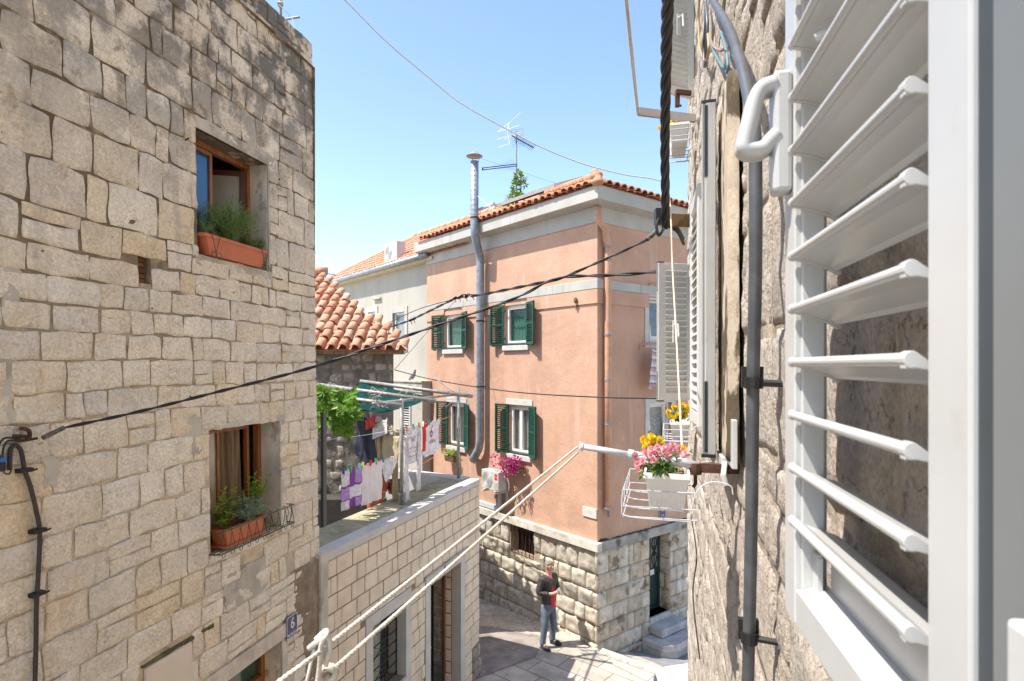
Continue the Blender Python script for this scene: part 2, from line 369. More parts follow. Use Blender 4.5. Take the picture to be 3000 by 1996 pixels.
m_curtb = mk('grey blue patterned curtain', (.28, .30, .31), .9, var=.3, vscale=14)
m_room = mk('unlit room plaster', (.36, .33, .29), .95, var=.05)
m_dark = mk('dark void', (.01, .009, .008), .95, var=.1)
m_net = mk('green shade netting', (.006, .045, .042), .95, spec=.1, var=.3, vscale=14, bump=.4, bscale=160, bdist=.004)
m_grass = leafmat('needle leaf', [(.16, .27, .07), (.25, .37, .12), (.10, .19, .05), (.28, .39, .17)], .25)
m_vleaf = leafmat('vine leaf', [(.15, .31, .025), (.09, .22, .02), (.22, .38, .045), (.05, .14, .015)], .4)
m_leaf = leafmat('glossy leaf', [(.08, .17, .025), (.10, .24, .04), (.035, .11, .02), (.14, .29, .06)], .3)
m_yleaf = leafmat('variegated leaf', [(.34, .36, .05), (.12, .22, .03), (.44, .42, .08), (.08, .16, .03)], .3)
m_sleaf = leafmat('silver green leaf', [(.30, .37, .26), (.22, .30, .18), (.38, .44, .34)], .25)
m_magenta = leafmat('magenta petal', [(.52, .012, .22), (.42, .01, .13), (.60, .02, .30), (.45, .012, .28), (.30, .006, .07)], .35)
m_pinkp = leafmat('pink petal', [(.86, .42, .47), (.88, .52, .55), (.84, .34, .42), (.90, .60, .60)], .3)
m_pinkc = mk('deep pink flower centre', (.62, .10, .20), .7)
m_yel = leafmat('yellow petal', [(.88, .60, .02), (.90, .68, .05), (.82, .50, .015)], .3)
m_twig = mk('dry vine twig', (.36, .31, .26), .95, var=.3, vscale=20)
m_sign = mk('blue enamel', (.012, .016, .10), .25, var=.1, vscale=20, spots=[((.10, .10, .14), 12, .5, .1, .5)])
m_enamel = mk('white enamel', (.72, .72, .74), .3, var=.05)
m_plaque = mk('pale marble plaque', (.66, .60, .54), .5, var=.08, vscale=30)
m_letter = mk('worn grey lettering', (.50, .46, .42), .7)
m_acw = mk('white painted sheet metal', (.55, .535, .50), .4, var=.04, vscale=6)
m_acg = mk('grey fan grille', (.55, .55, .53), .5, var=.1, vscale=10)
m_red = mk('red print', (.62, .012, .012), .7, var=.1, vscale=12)
m_tee = leafmat('white cotton', [(.80, .775, .80), (.78, .755, .78)], .3)
m_navy = mk('navy cotton', (.012, .014, .032), .85, var=.25, vscale=6)
m_khaki = mk('khaki cotton', (.42, .34, .21), .9, var=.12, vscale=6)
m_khaki2 = mk('olive grey lining', (.36, .34, .26), .9, var=.15, vscale=9)
m_purp = mk('purple terry', (.20, .055, .26), .95, var=.15, vscale=14)
m_lilac = mk('lilac terry', (.42, .24, .56), .95, var=.15, vscale=14)
m_pegs = {c: mk(c+' plastic', v, .4, var=.05) for c, v in dict(blue=(.03, .15, .48), green=(.10, .42, .26), yellow=(.75, .55, .04), red=(.65, .07, .03), orange=(.55, .22, .04), turquoise=(.06, .42, .48), white=(.75, .75, .73)).items()}
# ---------- planes of the place ----------
class Lean(Fac):
    def pt(s, u, z, w=0.): return Fac.pt(s, u, z, w-.0147*(z+3.5))
FL = Lean(-3.608, 0, .2237, 1, 1)
FT = Fac(-4.3235, 0, .3385, 1, 1)
CK = V((1.735, 12.1, 0))
FK = Fac(CK.x, CK.y, -.8003, 1, -1)
FR_ = Fac(CK.x, CK.y, 1.249, 1, 1)
FW = Fac(.25, 0, .265, 1, -1)
FB = Fac(-2.43, 12.2, -1, -.03, -1)
assert FK.n.y < 0 and FR_.n.y < 0 and FW.n.x < 0 and FB.n.y < 0 and FL.n.x > 0 and FT.n.x > 0
GZ = -6.7
def ground_z(x, y):
    z = -5.7-.08*max(0., min(y-12., 14.))
    s = (x-1.75)*.65+(y-12.0)*.76
    if x > 1.2:
        k = sstep(1.2, 1.9, x); z -= k*(sstep(0, .06, s)*.10+.25*max(0., min(s, 1.6)))
    return z
def shell(mb, pts, z0, z1, skip=(), mi=0, top=True):
    n = len(pts)
    for i in range(n):
        if i in skip: continue
        a, b = pts[i], pts[(i+1) % n]
        mb.quad(V((a[0], a[1], z0)), V((b[0], b[1], z0)), V((b[0], b[1], z1)), V((a[0], a[1], z1)), mi)
    if top: mb.poly([V((p[0], p[1], z1)) for p in pts], mi)

# ---------- plants ----------
def needle_bush(mb, base, h, spread, nst, rg, L=.03, side=V((0, 0, 0)), W=.004, nn=26):
    base = V(base)
    for i in range(nst):
        a = rg.uniform(0, 6.28); k = rg.random()**.6*spread
        tip = base+V((math.cos(a)*k, math.sin(a)*k, h*rg.uniform(.55, 1.05)*(1-.35*(k/spread)**2)))+side*rg.random()
        mid = base.lerp(tip, .5)+V((0, 0, h*.08))
        p = catmull([base+V((rg.uniform(-.03, .03), rg.uniform(-.03, .03), 0)), mid, tip], 5)
        mb.tube(p, .0015, 3, cap=False)
        for q in range(nn):
            t = .15+.85*q/nn; x = t*(len(p)-1); j = min(int(x), len(p)-2); c = p[j].lerp(p[j+1], x-j)
            d = (p[j+1]-p[j]).normalized()*.8+V((rg.uniform(-1, 1), rg.uniform(-1, 1), rg.uniform(-.5, .8)))
            mb.leaf(c, d, V((rg.uniform(-1, 1), rg.uniform(-1, 1), .5)), L*rg.uniform(.6, 1.2), W, bend=.05)
def leaf_clump(mb, c, rx, ry, rz, n, L, W, rg, up=.4, mi=0, hollow=.35):
    c = V(c)
    for i in range(n):
        while True:
            d = V((rg.uniform(-1, 1), rg.uniform(-1, 1), rg.uniform(-1, 1)))
            if hollow < d.length < 1: break
        p = c+V((d.x*rx, d.y*ry, d.z*rz)); dd = d.normalized()+V((rg.uniform(-.7, .7), rg.uniform(-.7, .7), up+rg.uniform(-.6, .5)))
        mb.leaf(p, dd, V((rg.uniform(-.6, .6), rg.uniform(-.6, .6), 1)), L*rg.uniform(.6, 1.25), W*rg.uniform(.7, 1.2), mi)
def sprig(mb, base, tip, n, L, W, rg, mi=0):
    base, tip = V(base), V(tip); p = catmull([base, base.lerp(tip, .5)+V((rg.uniform(-.02, .02), rg.uniform(-.02, .02), .02)), tip], 5)
    mb.tube(p, .002, 4, cap=False, mi=mi)
    for q in range(n):
        t = .2+.8*q/max(1, n-1); x = t*(len(p)-1); j = min(int(x), len(p)-2); c = p[j].lerp(p[j+1], x-j); a = q*2.4
        d = (p[j+1]-p[j]).normalized()*.6+V((math.cos(a), math.sin(a), rg.uniform(-.1, .4)))
        mb.leaf(c, d, V((0, 0, 1)), L*rg.uniform(.7, 1.2), W, mi)
def flower(mb, c, r, rg, d=None, mp=0, mc=1):
    """a small rose: rings of cupped petals round a dark eye"""
    c = V(c); d = (d or V((rg.uniform(-.6, .6), -1, rg.uniform(.1, .9)))).normalized(); e = d.orthogonal().normalized(); b = d.cross(e)
    for rad, n, lift, wd in ((1., 7, -.25, .95), (.72, 6, .1, .8), (.45, 5, .28, .6)):
        o = rg.uniform(0, 6)
        for k in range(n):
            a = o+6.283*k/n; rd = e*math.cos(a)+b*math.sin(a); td = d.cross(rd)
            p0 = c+rd*r*rad*.2; p1 = c+rd*r*rad*.9+d*r*lift; w = r*wd*.62
            mb.add([p0-td*w*.4, p0+td*w*.4, p1+td*w+d*r*.05, p1+rd*r*.16*rad+d*r*.28, p1-td*w+d*r*.05], [(0, 1, 2, 3, 4)], mp)
    mb.ell(c+d*r*.22, r*.2, r*.2, r*.2, 6, 4, mc)
def box_planter(mb, fr, L, W, H, taper=.82, rim=.02, ribs=0, mi=0):
    """open tapered trough: a along length, b across, c up; fr origin at the centre of its foot"""
    l, w = L/2, W/2; k = taper
    def ring(sx, c): return [fr(x*l*sx, y*w*sx, c) for x, y in ((-1, -1), (1, -1), (1, 1), (-1, 1))]
    vs = ring(k, 0)+ring(.97, H-rim)+ring(1.05, H-rim)+ring(1.05, H)+ring(.93, H)+ring(.9*k+.05, H*.25)
    fs = [(0, 1, 2, 3)]
    for j in range(5): fs += [(j*4+i, j*4+(i+1) % 4, j*4+4+(i+1) % 4, j*4+4+i) for i in range(4)]
    mb.add(vs, fs+[(23, 22, 21, 20)], mi)
    for i in range(ribs):
        for (ax, sg) in (('a', -1), ('a', 1), ('b', -1), ('b', 1)):
            t = -.8+1.6*i/(ribs-1)
            for c0, c1 in ((.04*H, .86*H),):
                s0, s1 = lerp(k, .97, c0/H), lerp(k, .97, c1/H)
                if ax == 'b': q = [fr(sg*l*s0, t*w*s0, c0), fr(sg*l*s1, t*w*s1, c1)]
                else: q = [fr(t*l*s0, sg*w*s0, c0), fr(t*l*s1, sg*w*s1, c1)]
                mb.tube(q, .004, 5, mi)

# ================= the old stone house on the near side =================
rg = random.Random(5)
H1 = (FL.u(598), FL.u(803), .915, 1.955); H2 = (FL.u(625), FL.u(830), -1.60, -.545); H3 = (5.07, FL.u(825), -5.62, -2.72)
UL1 = 6.763
stone_house = thing('stone_house', 'tall old house of bare limestone blocks with two brown timber windows', 'house', FL.pt(3.5, GZ))
mb = MB()
niche = (FL.u(425), FL.u(462), .60, .80)
wall_holes(mb, FL, -2, UL1-.012, GZ, 3.56, [H1, H2, H3, niche], .3)
e0, e1 = FL.pt(UL1-.012, 0, 0), FL.pt(-2, 0, 0); bk = FL.n*-5
shell(mb, [(e0.x-.0, e0.y), (e1.x, e1.y), (e1.x+bk.x, e1.y+bk.y), (e0.x+bk.x, e0.y+bk.y)], GZ, 3.3, skip=(0,))
mb.box(FL.fr, -2, UL1-.02, -.35, -.004, 3.2, 3.575)
mb.box(FL.fr, UL1-.03, UL1-.02, -4, -.03, 3.0, 3.5)
mort = mb.build('wall', m_mortarL, stone_house)
def hrL(z): return (.23, .30) if z > .75 else ((.17, .22) if z > -.55 else (.21, .26))
def grow(h, k=.03): return (h[0]-k*.3, h[1]+k, h[2]-k, h[3]+k*1.5)
patch1 = (FL.u(700), FL.u(795), -1.9, -1.72); slabh = (4.36, 4.86, -3.2, -2.16); lint = (4.8, FL.u(868), -2.74, -2.56)
holesL = [grow(H1, .012), grow(H2, .004), grow(H3), niche, slabh, lint, (-3, .2, -9, 9)]
rects = rowrects(rg, 1.6, UL1+.008, -4.3, 3.58, hrL, (.22, .46), holesL, split=.10, thin=.2)
# a strip of small broken stones beside the lower window, the rest bare cement
rects = [r for r in rects if not (rg.random() < .05 and 4.7 < r[0] < 6.3 and r[2] < -.3)]
mb = MB()
stones(mb, FL, rects, rg, D=.009, rough=.014, rnd=.085, gap=.010, n=11, warp=.03, jag=.020, fr=11, tilt=.009, back=-.002, pw=13, w0=.006)
stones(mb, FL, rowrects(rg, -1.9, 1.6, -4.3, 3.58, (.28, .4), (.3, .5), [], split=0), rg, n=5, gap=.024, rnd=.15, warp=.05)
stones(mb, FL, rowrects(rg, -1.9, UL1, GZ, -4.3, (.3, .4), (.3, .5), holesL, split=0), rg, n=5, gap=.024, rnd=.15, warp=.05)
# chips wedged into the joints
chips = []
for i in range(170):
    r = rg.choice(rects); w = rg.uniform(.03, .10); u = rg.uniform(r[0], r[1]); z = r[2]
    chips.append((u-w/2, u+w/2, z-rg.uniform(.004, .014), z+rg.uniform(.004, .014)))
chips = [c for c in chips if not any(h[0] < c[1] and c[0] < h[1] and h[2] < c[3] and c[2] < h[3] for h in holesL)]
stones(mb, FL, chips, rg, D=.010, rough=.006, rnd=.3, gap=.002, n=5, warp=.045, jag=.008)
mb.build('stonework', m_stoneL, stone_house, smooth=True)
# trims: cement round the openings, lintels, slab with a mossy ledge
mb = MB()
def blob(mb, fac, u0, u1, z0, z1, w, amp=.03, sd=0., mi=0):
    cu, cz = (u0+u1)/2, (z0+z1)/2; pts = []
    for k in range(44):
        a = 6.2832*k/44; c, s = math.cos(a), math.sin(a); m = max(abs(c), abs(s)); x, y = c/m, s/m
        r = amp*(noise.noise((c*2.2, s*2.2, sd))+.5*noise.noise((c*7, s*7, sd+3)))*2
        pts.append((cu+x*((u1-u0)/2+r), cz+y*((z1-z0)/2+r)))
    mb.prism(fac.fr, pts, -.02, w, mi)
def strip(mb, fac, pts, w, mi=0): mb.prism(fac.fr, pts, -.02, w, mi)
def ragged(a0, a1, b, amp, n, sd): return [(lerp(a0, a1, k/n), b+amp*(noise.noise((k*.9, sd, 2.))+.6*noise.noise((k*2.3, sd, 7.)))) for k in range(n+1)]
q = ragged(H1[0]-.02, H1[1]+.12, H1[3]+.10, .05, 16, 1.); m2 = MB(); strip(m2, FL, [(H1[0]-.02, H1[3]), ]+q+[(H1[1]+.12, H1[3])], .013); m2.build('cement_patch', m_cement, stone_house)
q = [(u, z) for z, u in ragged(H1[2]-.1, H1[3]+.05, H1[1]+.02, .03, 16, 4.)]; m2 = MB(); strip(m2, FL, [(H1[1], H1[2]-.1)]+q+[(H1[1], H1[3]+.05)], .0135); m2.build('cement_patch', m_cement, stone_house)
q = ragged(H1[0]-.03, H1[1]+.05, H1[2]-.08, .03, 14, 8.); m2 = MB(); strip(m2, FL, [(H1[0]-.03, H1[2])]+q+[(H1[1]+.05, H1[2])], .0125); m2.build('cement_patch', m_cement, stone_house)
q = ragged(H2[0]+.05, H2[1]+.05, H2[3]+.04, .04, 16, 11.); m2 = MB(); strip(m2, FL, [(H2[0]+.05, H2[3])]+q+[(H2[1]+.05, H2[3])], .013); m2.build('cement_patch', m_cement, stone_house)
for (x0, x1, y0, y1, sd) in ((-10, 55, 1035, 1235, 1), (35, 75, 740, 890, 2), (140, 185, 1340, 1420, 3), (5, 45, 1390, 1430, 4), (545, 600, 1225, 1330, 5), (660, 790, 1690, 1725, 6)):
    ua, za = FL.hit(x0, y0); ub, zb = FL.hit(x1, y1); m2 = MB(); blob(m2, FL, ua, ub, min(za, zb), max(za, zb), .012+.0004*sd, .022, sd); m2.build('cement_patch', m_cement, stone_house)
mb = MB(); mb.box(FL.fr, 4.86, FL.u(868), .002, .03, -2.72, -2.58); mb.box(FL.fr, H3[1], H3[1]+.09, .002, .022, GZ, -2.73)
mb.build('door_surround', mk('pale lintel stone', (.60, .53, .44), .9, var=.18, vscale=6, bump=.4, bscale=50, grain=.15), stone_house, bevel=.008)
mb = MB(); mb.box(FL.fr, 4.40, 4.84, .002, .035, -3.3, -2.19); mb.build('meter_slab', mk('smooth pale slab', (.68, .58, .47), .8, var=.05, vscale=4, bump=.1), stone_house, bevel=.006)
mb = MB()
for i in range(22):
    u = 4.38+.033*i; hh = .028+.014*noise.noise((u*9, 1, 2)); mb.box(FL.fr, u, u+.036, -.005, .018+.012*noise.noise((u*11, 5, 1)), -2.165-hh*.8+.02*noise.noise((u*4, 3, 3)), -2.160+.012*noise.noise((u*6, 3, 3)))
mb.build('mossy_ledge', m_moss, stone_house, bevel=.006)
mb = MB(); mb.box(FL.fr, niche[0], niche[1], -.12, -.06, niche[2], niche[3])
for k in range(5): mb.box(FL.fr, niche[0]+.006, niche[1]-.006, -.06, -.045, niche[2]+.004+.04*k, niche[2]+.036+.04*k)
mb.build('brick_niche', mk('old niche brick', (.20, .09, .045), .95, var=.4, vscale=14), stone_house)
mb = MB()
for (px, py, l) in ((565, 410, .05), (833, 528, .035), (700, 860, .02), (570, 1165, .02), (462, 908, .02)):
    u, z = FL.hit(px, py); mb = MB(); mb.tube([FL.pt(u, z, .0), FL.pt(u-.01, z+.012, l)], .006, 5); mb.build('nail', m_rust, stone_house)

def room(parent, fac, h, d0=.22, deep=1.6, side=.5):
    mb = MB(); a, b, c, d = h; a -= side; b += side; c -= .4; d += .25
    P_ = lambda u, w, z: fac.pt(u, z, -w)
    for q in (((a, deep, c), (b, deep, c), (b, deep, d), (a, deep, d)), ((a, d0, c), (a, deep, c), (a, deep, d), (a, d0, d)), ((b, d0, c), (b, deep, c), (b, deep, d), (b, d0, d)),
              ((a, d0, d), (b, d0, d), (b, deep, d), (a, deep, d)), ((a, d0, c), (b, d0, c), (b, deep, c), (a, deep, c))):
        mb.quad(*[P_(*x) for x in q])
    h4 = h
    for q in (((a, c), (h4[0], c), (h4[0], d), (a, d)), ((h4[1], c), (b, c), (b, d), (h4[1], d)), ((h4[0], c), (h4[1], c), (h4[1], h4[2]), (h4[0], h4[2])), ((h4[0], h4[3]), (h4[1], h4[3]), (h4[1], d), (h4[0], d))):
        mb.quad(*[P_(x, d0+.02, z) for x, z in q])
    return mb.build('interior', m_room, parent)
def rail_frame(mb, fr, x0, x1, y0, y1, z0, z1, t, mi=0):
    mb.box(fr, x0, x0+t, y0, y1, z0, z1, mi); mb.box(fr, x1-t, x1, y0, y1, z0, z1, mi)
    mb.box(fr, x0+t, x1-t, y0, y1, z0, z0+t, mi); mb.box(fr, x0+t, x1-t, y0, y1, z1-t, z1, mi)
# upper window, right sash swung in
r0 = .18
mb = MB(); rail_frame(mb, FL.fr, H1[0]-.02, H1[1]+.01, -r0-.06, -r0, H1[2], H1[3]+.01, .055); wf1 = mb.build('window', m_wood, stone_house, bevel=.004)
um = FL.u(648, -r0)
mb = MB(); rail_frame(mb, FL.fr, H1[0]+.035, um, -r0-.05, -r0-.012, H1[2]+.055, H1[3]-.05, .035); mb.build('fixed_sash', m_wood, wf1, bevel=.004)
mb = MB(); mb.box(FL.fr, H1[0]+.07, um-.035, -r0-.034, -r0-.028, H1[2]+.09, H1[3]-.09); mb.build('pane', m_bglass, wf1)
mb = MB(); q = FL.pt(H1[1]-.05, 0, -r0-.05); ex = (FL.d*-.42+FL.n*-.9).normalized(); ff = frame(q, ex, ex.cross(V((0, 0, 1))))
rail_frame(mb, ff, 0, .40, -.02, .02, H1[2]+.06, H1[3]-.07, .05); mb.build('open_sash', m_wooddark, wf1, bevel=.004)
mb = MB(); mb.box(ff, .05, .35, -.004, .004, H1[2]+.11, H1[3]-.12); mb.build('open_pane', mk('dusty glass', (.42, .40, .36), .3, var=.06), wf1)
room(stone_house, FL, H1, .26)
# lower window, curtained
r0 = .21
mb = MB(); rail_frame(mb, FL.fr, H2[0]-.02, H2[1]+.01, -r0-.06, -r0, H2[2], H2[3]+.02, .055); wf2 = mb.build('window', m_wood, stone_house, bevel=.004)
um = FL.u(655, -r0); u2 = FL.u(750, -r0)
mb = MB(); rail_frame(mb, FL.fr, H2[0]+.035, um+.01, -r0-.05, -r0-.012, H2[2]+.055, H2[3]-.04, .028)
rail_frame(mb, FL.fr, um+.012, u2, -r0-.08, -r0-.035, H2[2]+.055, H2[3]-.04, .032); mb.build('sash', m_wood, wf2, bevel=.004)
mb = MB(); mb.box(FL.fr, H2[0]+.06, um-.02, -r0-.034, -r0-.028, H2[2]+.08, H2[3]-.07); mb.build('pane', mk('dusty side glass', (.33, .27, .19), .12, var=.25, spec=.7), wf2)
mb = MB(); mb.grid(lambda s, t: FL.pt(lerp(um, u2-.03, s), lerp(H2[2]+.05, H2[3]-.06, t), -r0-.11+.014*math.sin(s*34+2*t)+.01*math.sin(s*13)), 60, 8)
mb.build('curtain', m_curt, wf2, smooth=True)
room(stone_house, FL, H2, .27)
mb = MB(); mb.box(FL.fr, H2[1]-.001, H2[1]+.10, -.25, .008, H2[2], H2[3]+.06); mb.build('painted_jamb', m_jamb, stone_house, bevel=.006)
mb = MB(); mb.box(FL.fr, H1[1]-.012, H1[1]-.002, -.18, -.002, H1[2], H1[3]); mb.build('plastered_jamb', m_jamb, stone_house)
# street door with a green glass transom
mb = MB(); rail_frame(mb, FL.fr, H3[0], H3[1], -.26, -.18, H3[2], H3[3], .055); mb.box(FL.fr, H3[0]+.055, H3[1]-.055, -.27, -.165, -3.13, -3.06); dr = mb.build('door', m_wood, stone_house, bevel=.004)
mb = MB(); mb.box(FL.fr, H3[0]+.055, H3[1]-.055, -.23, -.22, -3.06, H3[3]-.055); mb.build('transom_pane', m_gglass, dr)
mb = MB(); mb.box(FL.fr, H3[0]+.055, H3[1]-.055, -.25, -.2, H3[2]+.055, -3.13); mb.build('door_leaf', m_wooddark, dr)

# planters on the two sills
uc = (FL.u(612, .02)+FL.u(800, .06))/2; Lp = .80
mb = MB(); ff = frame(FL.pt(uc, .925, -.03), FL.d, FL.n); box_planter(mb, ff, Lp, .17, .17, .86, .03); pl1 = mb.build('window_planter', m_terra, bevel=.006)
tag(pl1, 'long terracotta trough wired to the upper sill of the stone house', 'planter')
mb = MB()
for a in (-.30, .36):
    mb = MB(); mb.tube([ff(a-.05, .10, .17), ff(a, .10, .02), ff(a+.05, .10, .17)], .003, 5)
    for sg in (-1, 1): mb.tube([ff(a+sg*.03+.028*math.cos(t), .105, .0+.028*math.sin(t)) for t in [k*.7 for k in range(9)]], .003, 5, closed=True)
    tag(mb.build('planter_wire', m_gwire), 'green wire loop at the %s end of the terracotta trough in the upper window' % ('left' if a < 0 else 'right'), 'wire', 'wire loops on the upper trough')
mb = MB(); mb.box(ff, -Lp/2+.03, Lp/2-.03, -.06, .06, .12, .145); pl_s = mb.build('soil', m_soil, pl1)
mb = MB(); needle_bush(mb, ff(-.06, .03, .14), .42, .27, 170, rg, .036, W=.0055)
tag(mb.build('lavender_bush', m_grass), 'big bushy lavender in the terracotta trough of the upper window', 'plant')
for a, h, s, lb in ((-.34, .2, .09, 'small spiky lavender at the left end of the upper trough'), (.22, .17, .09, 'young lavender between the big bush and the corner tuft'), (.37, .15, .07, 'lavender tuft at the right corner of the upper trough')):
    mb = MB(); needle_bush(mb, ff(a, .02, .14), h, s, 26, rg, .028); tag(mb.build('lavender_tuft', m_grass), lb, 'plant', 'small lavenders in the upper trough')
u0, z0 = FL.hit(735, 1580, -.02)
ff = frame(FL.pt(FL.u(728, .03), -1.56, -.04), FL.d, FL.n)
mb = MB(); box_planter(mb, ff, .55, .16, .15, .86, .025); mb.box(ff, -.27, .27, -.085, .085, -.02, 0); pl2 = mb.build('window_planter', m_terra, bevel=.006)
tag(pl2, 'short terracotta trough on a saucer inside the wire basket of the lower window', 'planter')
mb = MB(); mb.box(ff, -.24, .24, -.06, .06, .10, .125); mb.build('soil', m_soil, pl2)
mb = MB()
for i in range(16): sprig(mb, ff(-.2+.02*rg.random(), .0, .12), ff(-.22+rg.uniform(-.16, .14), rg.uniform(-.03, .12), .2+rg.uniform(0, .30)), 20, .062, .028, rg)
tag(mb.build('variegated_shrub', m_yleaf), 'yellow edged shrub at the left end of the lower trough', 'plant')
mb = MB(); needle_bush(mb, ff(.05, .04, .12), .26, .26, 90, rg, .036, W=.008)
tag(mb.build('lavender_bush', m_sleaf), 'silver lavender in the middle of the lower trough', 'plant')
mb = MB()
for i in range(15): sprig(mb, ff(.19, .0, .12), ff(.2+rg.uniform(-.14, .14), rg.uniform(-.05, .10), .2+rg.uniform(0, .36)), 20, .056, .026, rg)
tag(mb.build('leafy_shrub', leafmat('fresh leaf', [(.20, .34, .03), (.30, .40, .05), (.12, .25, .03)], .3)), 'light green shrub at the right end of the lower trough', 'plant')
mb = MB()
a0, a1 = H2[0]-.02, H2[1]+.08
for zz in (-1.58, -1.40): mb.tube([FL.pt(a0, zz, -.08), FL.pt(a0+.02, zz, .10), FL.pt(a1, zz, .10), FL.pt(a1, zz, .0)], .005 if zz > -1.5 else .006, 5)
k = 0
while a0+.05+k*.11 < a1:
    c = a0+.05+k*.11
    mb.tube([FL.pt(c-.045, -1.58, .1), FL.pt(c-.02, -1.5, .105), FL.pt(c, -1.41, .1), FL.pt(c+.02, -1.5, .105), FL.pt(c+.045, -1.58, .1)], .003, 5)
    mb.tube([FL.pt(c+.02*math.cos(t), -1.595+.02*math.sin(t), .105) for t in [j*.9 for j in range(7)]], .003, 4, closed=True)
    mb.tube([FL.pt(c+.018*math.cos(t)-.02, -1.395+.02*math.sin(t), .1) for t in [j*.8 for j in range(5)]], .003, 4); k += 1
for w in (-.06, .0, .05): mb.tube([FL.pt(a0, -1.585, w), FL.pt(a1, -1.585, w)], .004, 4)
for c in (.02, .06): mb.tube([FL.pt(a1, -1.58, c-.02), FL.pt(a1, -1.49, c+.02), FL.pt(a1, -1.4, c-.01)], .003, 4)
tag(mb.build('wire_basket', m_gwire), 'curly green wire flower basket fixed under the lower stone house window', 'basket')

# enamel number plate
ua, za = FL.hit(833, 1812); ub, zb = FL.hit(864, 1850)
sg = thing('house_number_sign', 'blue enamel house number plate beside the door of the stone house', 'sign', FL.pt(ua, za, .03))
uc = (FL.u(833)+FL.u(866))/2; zc = -2.645; hw, hh = (FL.u(866)-FL.u(833))/2, .115
mb = MB(); mb.box(FL.fr, uc-hw, uc+hw, .030, .036, zc-hh, zc+hh); mb.build('plate', m_sign, sg, bevel=.003)
mb = MB(); rail_frame(mb, FL.fr, uc-hw+.006, uc+hw-.006, .0365, .038, zc-hh+.006, zc+hh-.006, .006)
ff = frame(FL.pt(uc+.004, zc+.025, .039), FL.d, FL.n); mb.text('6', ff, .155, .003, sx=.95)
ff = frame(FL.pt(uc+.004, zc-.078, .039), FL.d, FL.n); mb.text('PETROVA', ff, .045, .003, sx=.8); mb.build('lettering', m_enamel, sg)

# pole with crossbar on the roof edge
b0 = P(822, 110, 7.0)
rp = thing('roof_pole', 'thin pole with a lashed crossbar on top of the stone house', 'pole', b0)
mb = MB(); mb.tube([b0, P(822, -90, 7.0)], .018, 8); mb.build('mast', m_pipe, rp)
mb = MB(); mb.tube([P(832, 58, 6.9), P(878, 50, 6.9)], .014, 8); mb.tube([P(818, 15, 6.95), P(856, 52, 6.9), P(866, 92, 6.75)], .006, 5); mb.tube([P(815, 12, 6.97), P(828, 12, 6.97)], .03, 6)
mb.build('crossbar', mk('greenish rod', (.30, .33, .26), .6, var=.2), rp)

# conduit and feeder clips on the stone wall
mb = MB(); pts = [(45, 1378), (48, 1325), (55, 1308), (68, 1307), (80, 1325), (90, 1380), (105, 1425), (122, 1500), (131, 1560), (127, 1660), (119, 1780), (116, 1900), (108, 2100)]
mb.tube(catmull([FL.pt(*FL.hit(x, y, .04), .04) for x, y in pts], 5), .0125, 8)
cd = mb.build('wall_conduit', m_brncond, smooth=True); tag(cd, 'brown conduit with a hooked top running down the stone house wall', 'conduit')
mb = MB()
for x, y in ((90, 1378), (128, 1555), (122, 1740)):
    u, z = FL.hit(x, y, .03); mb = MB(); mb.box(FL.fr, u-.045, u+.03, .0, .058, z-.012, z+.012)
    mb.tube([FL.pt(u+.02, z-.01, .05), FL.pt(u+.05, z+.0, .06)], .006, 5); mb.build('clip', m_iron, cd)
# ================= white clad house with a roof terrace =================
rg = random.Random(9)
UT0, UT1 = FT.u(957), FT.u(1404); ZP = -2.09
clad_house = thing('terrace_house', 'low house clad in pale cut stone with a flat roof terrace', 'house', FT.pt((UT0+UT1)/2, GZ))
HW = (FT.u(1090), FT.u(1187), -4.35, -3.31); HD = (FT.u(1259), FT.u(1348), -5.72, -3.35)
mb = MB(); wall_holes(mb, FT, UT0-.6, UT1-.01, GZ, ZP-.03, [HW, HD], .28)
e = FT.pt(UT1-.01, 0, 0); bk = V((-1.62, 1.0, 0)); e2 = e+bk
mb.quad(V((e.x, e.y, GZ)), V((e2.x, e2.y, GZ)), V((e2.x, e2.y, ZP-.03)), V((e.x, e.y, ZP-.03)))
mb.build('wall', m_joint, clad_house)
SW, DW = (FT.u(1070), FT.u(1202), -4.5, -3.155), (FT.u(1245), FT.u(1360), -6, -3.18)
rz = [ZP-.105]
while rz[-1] > GZ: rz.append(rz[-1]-.2065)
rects = []
for i in range(len(rz)-1): rects += rowrects(rg, UT0, UT1, rz[i+1], rz[i], (rz[i]-rz[i+1], rz[i]-rz[i+1]), (.24, .42), [SW, DW, (UT1-.35, UT1+.1, -9, -5.02-.12*(i % 2))], split=0, thin=.1)
mb = MB(); stones(mb, FT, rects, rg, D=.012, rough=.0015, rnd=.004, gap=.006, n=5, warp=0, jag=.0015, tilt=.001, back=-.004, pw=14)
# cladding returning round the far corner and into the door recess
FE = Fac(e.x, e.y, bk.x, bk.y, 1)
for i in range(len(rz)-1): stones(mb, FE, rowrects(rg, 0, 1.9, rz[i+1], rz[i], (.2065, .2065), (.24, .42), split=0), rg, D=.012, rough=.0015, rnd=.004, gap=.009, n=5, warp=0, jag=.001, tilt=.001, back=-.004, pw=14)
fd = Fac(0, 0, 0, 1, 1); p0 = FT.pt(HD[1], 0, -.28); fd.o = V((p0.x, p0.y, 0)); fd.d = FT.n.copy(); fd.n = -FT.d
for i in range(len(rz)-1):
    if rz[i] < -3.3: stones(mb, fd, [(0, .115, rz[i+1], rz[i])], rg, D=.012, rough=.001, rnd=.004, gap=.008, n=5, warp=0, jag=.001, tilt=0, back=-.004, pw=14)
mb.build('cladding', m_clad, clad_house)
mb = MB(); stones(mb, FT, rowrects(rg, UT1-.34, UT1+.01, -6.1, -5.1, (.14, .22), (.14, .22), split=0), rg, D=.05, rough=.02, rnd=.3, n=7, gap=.02)
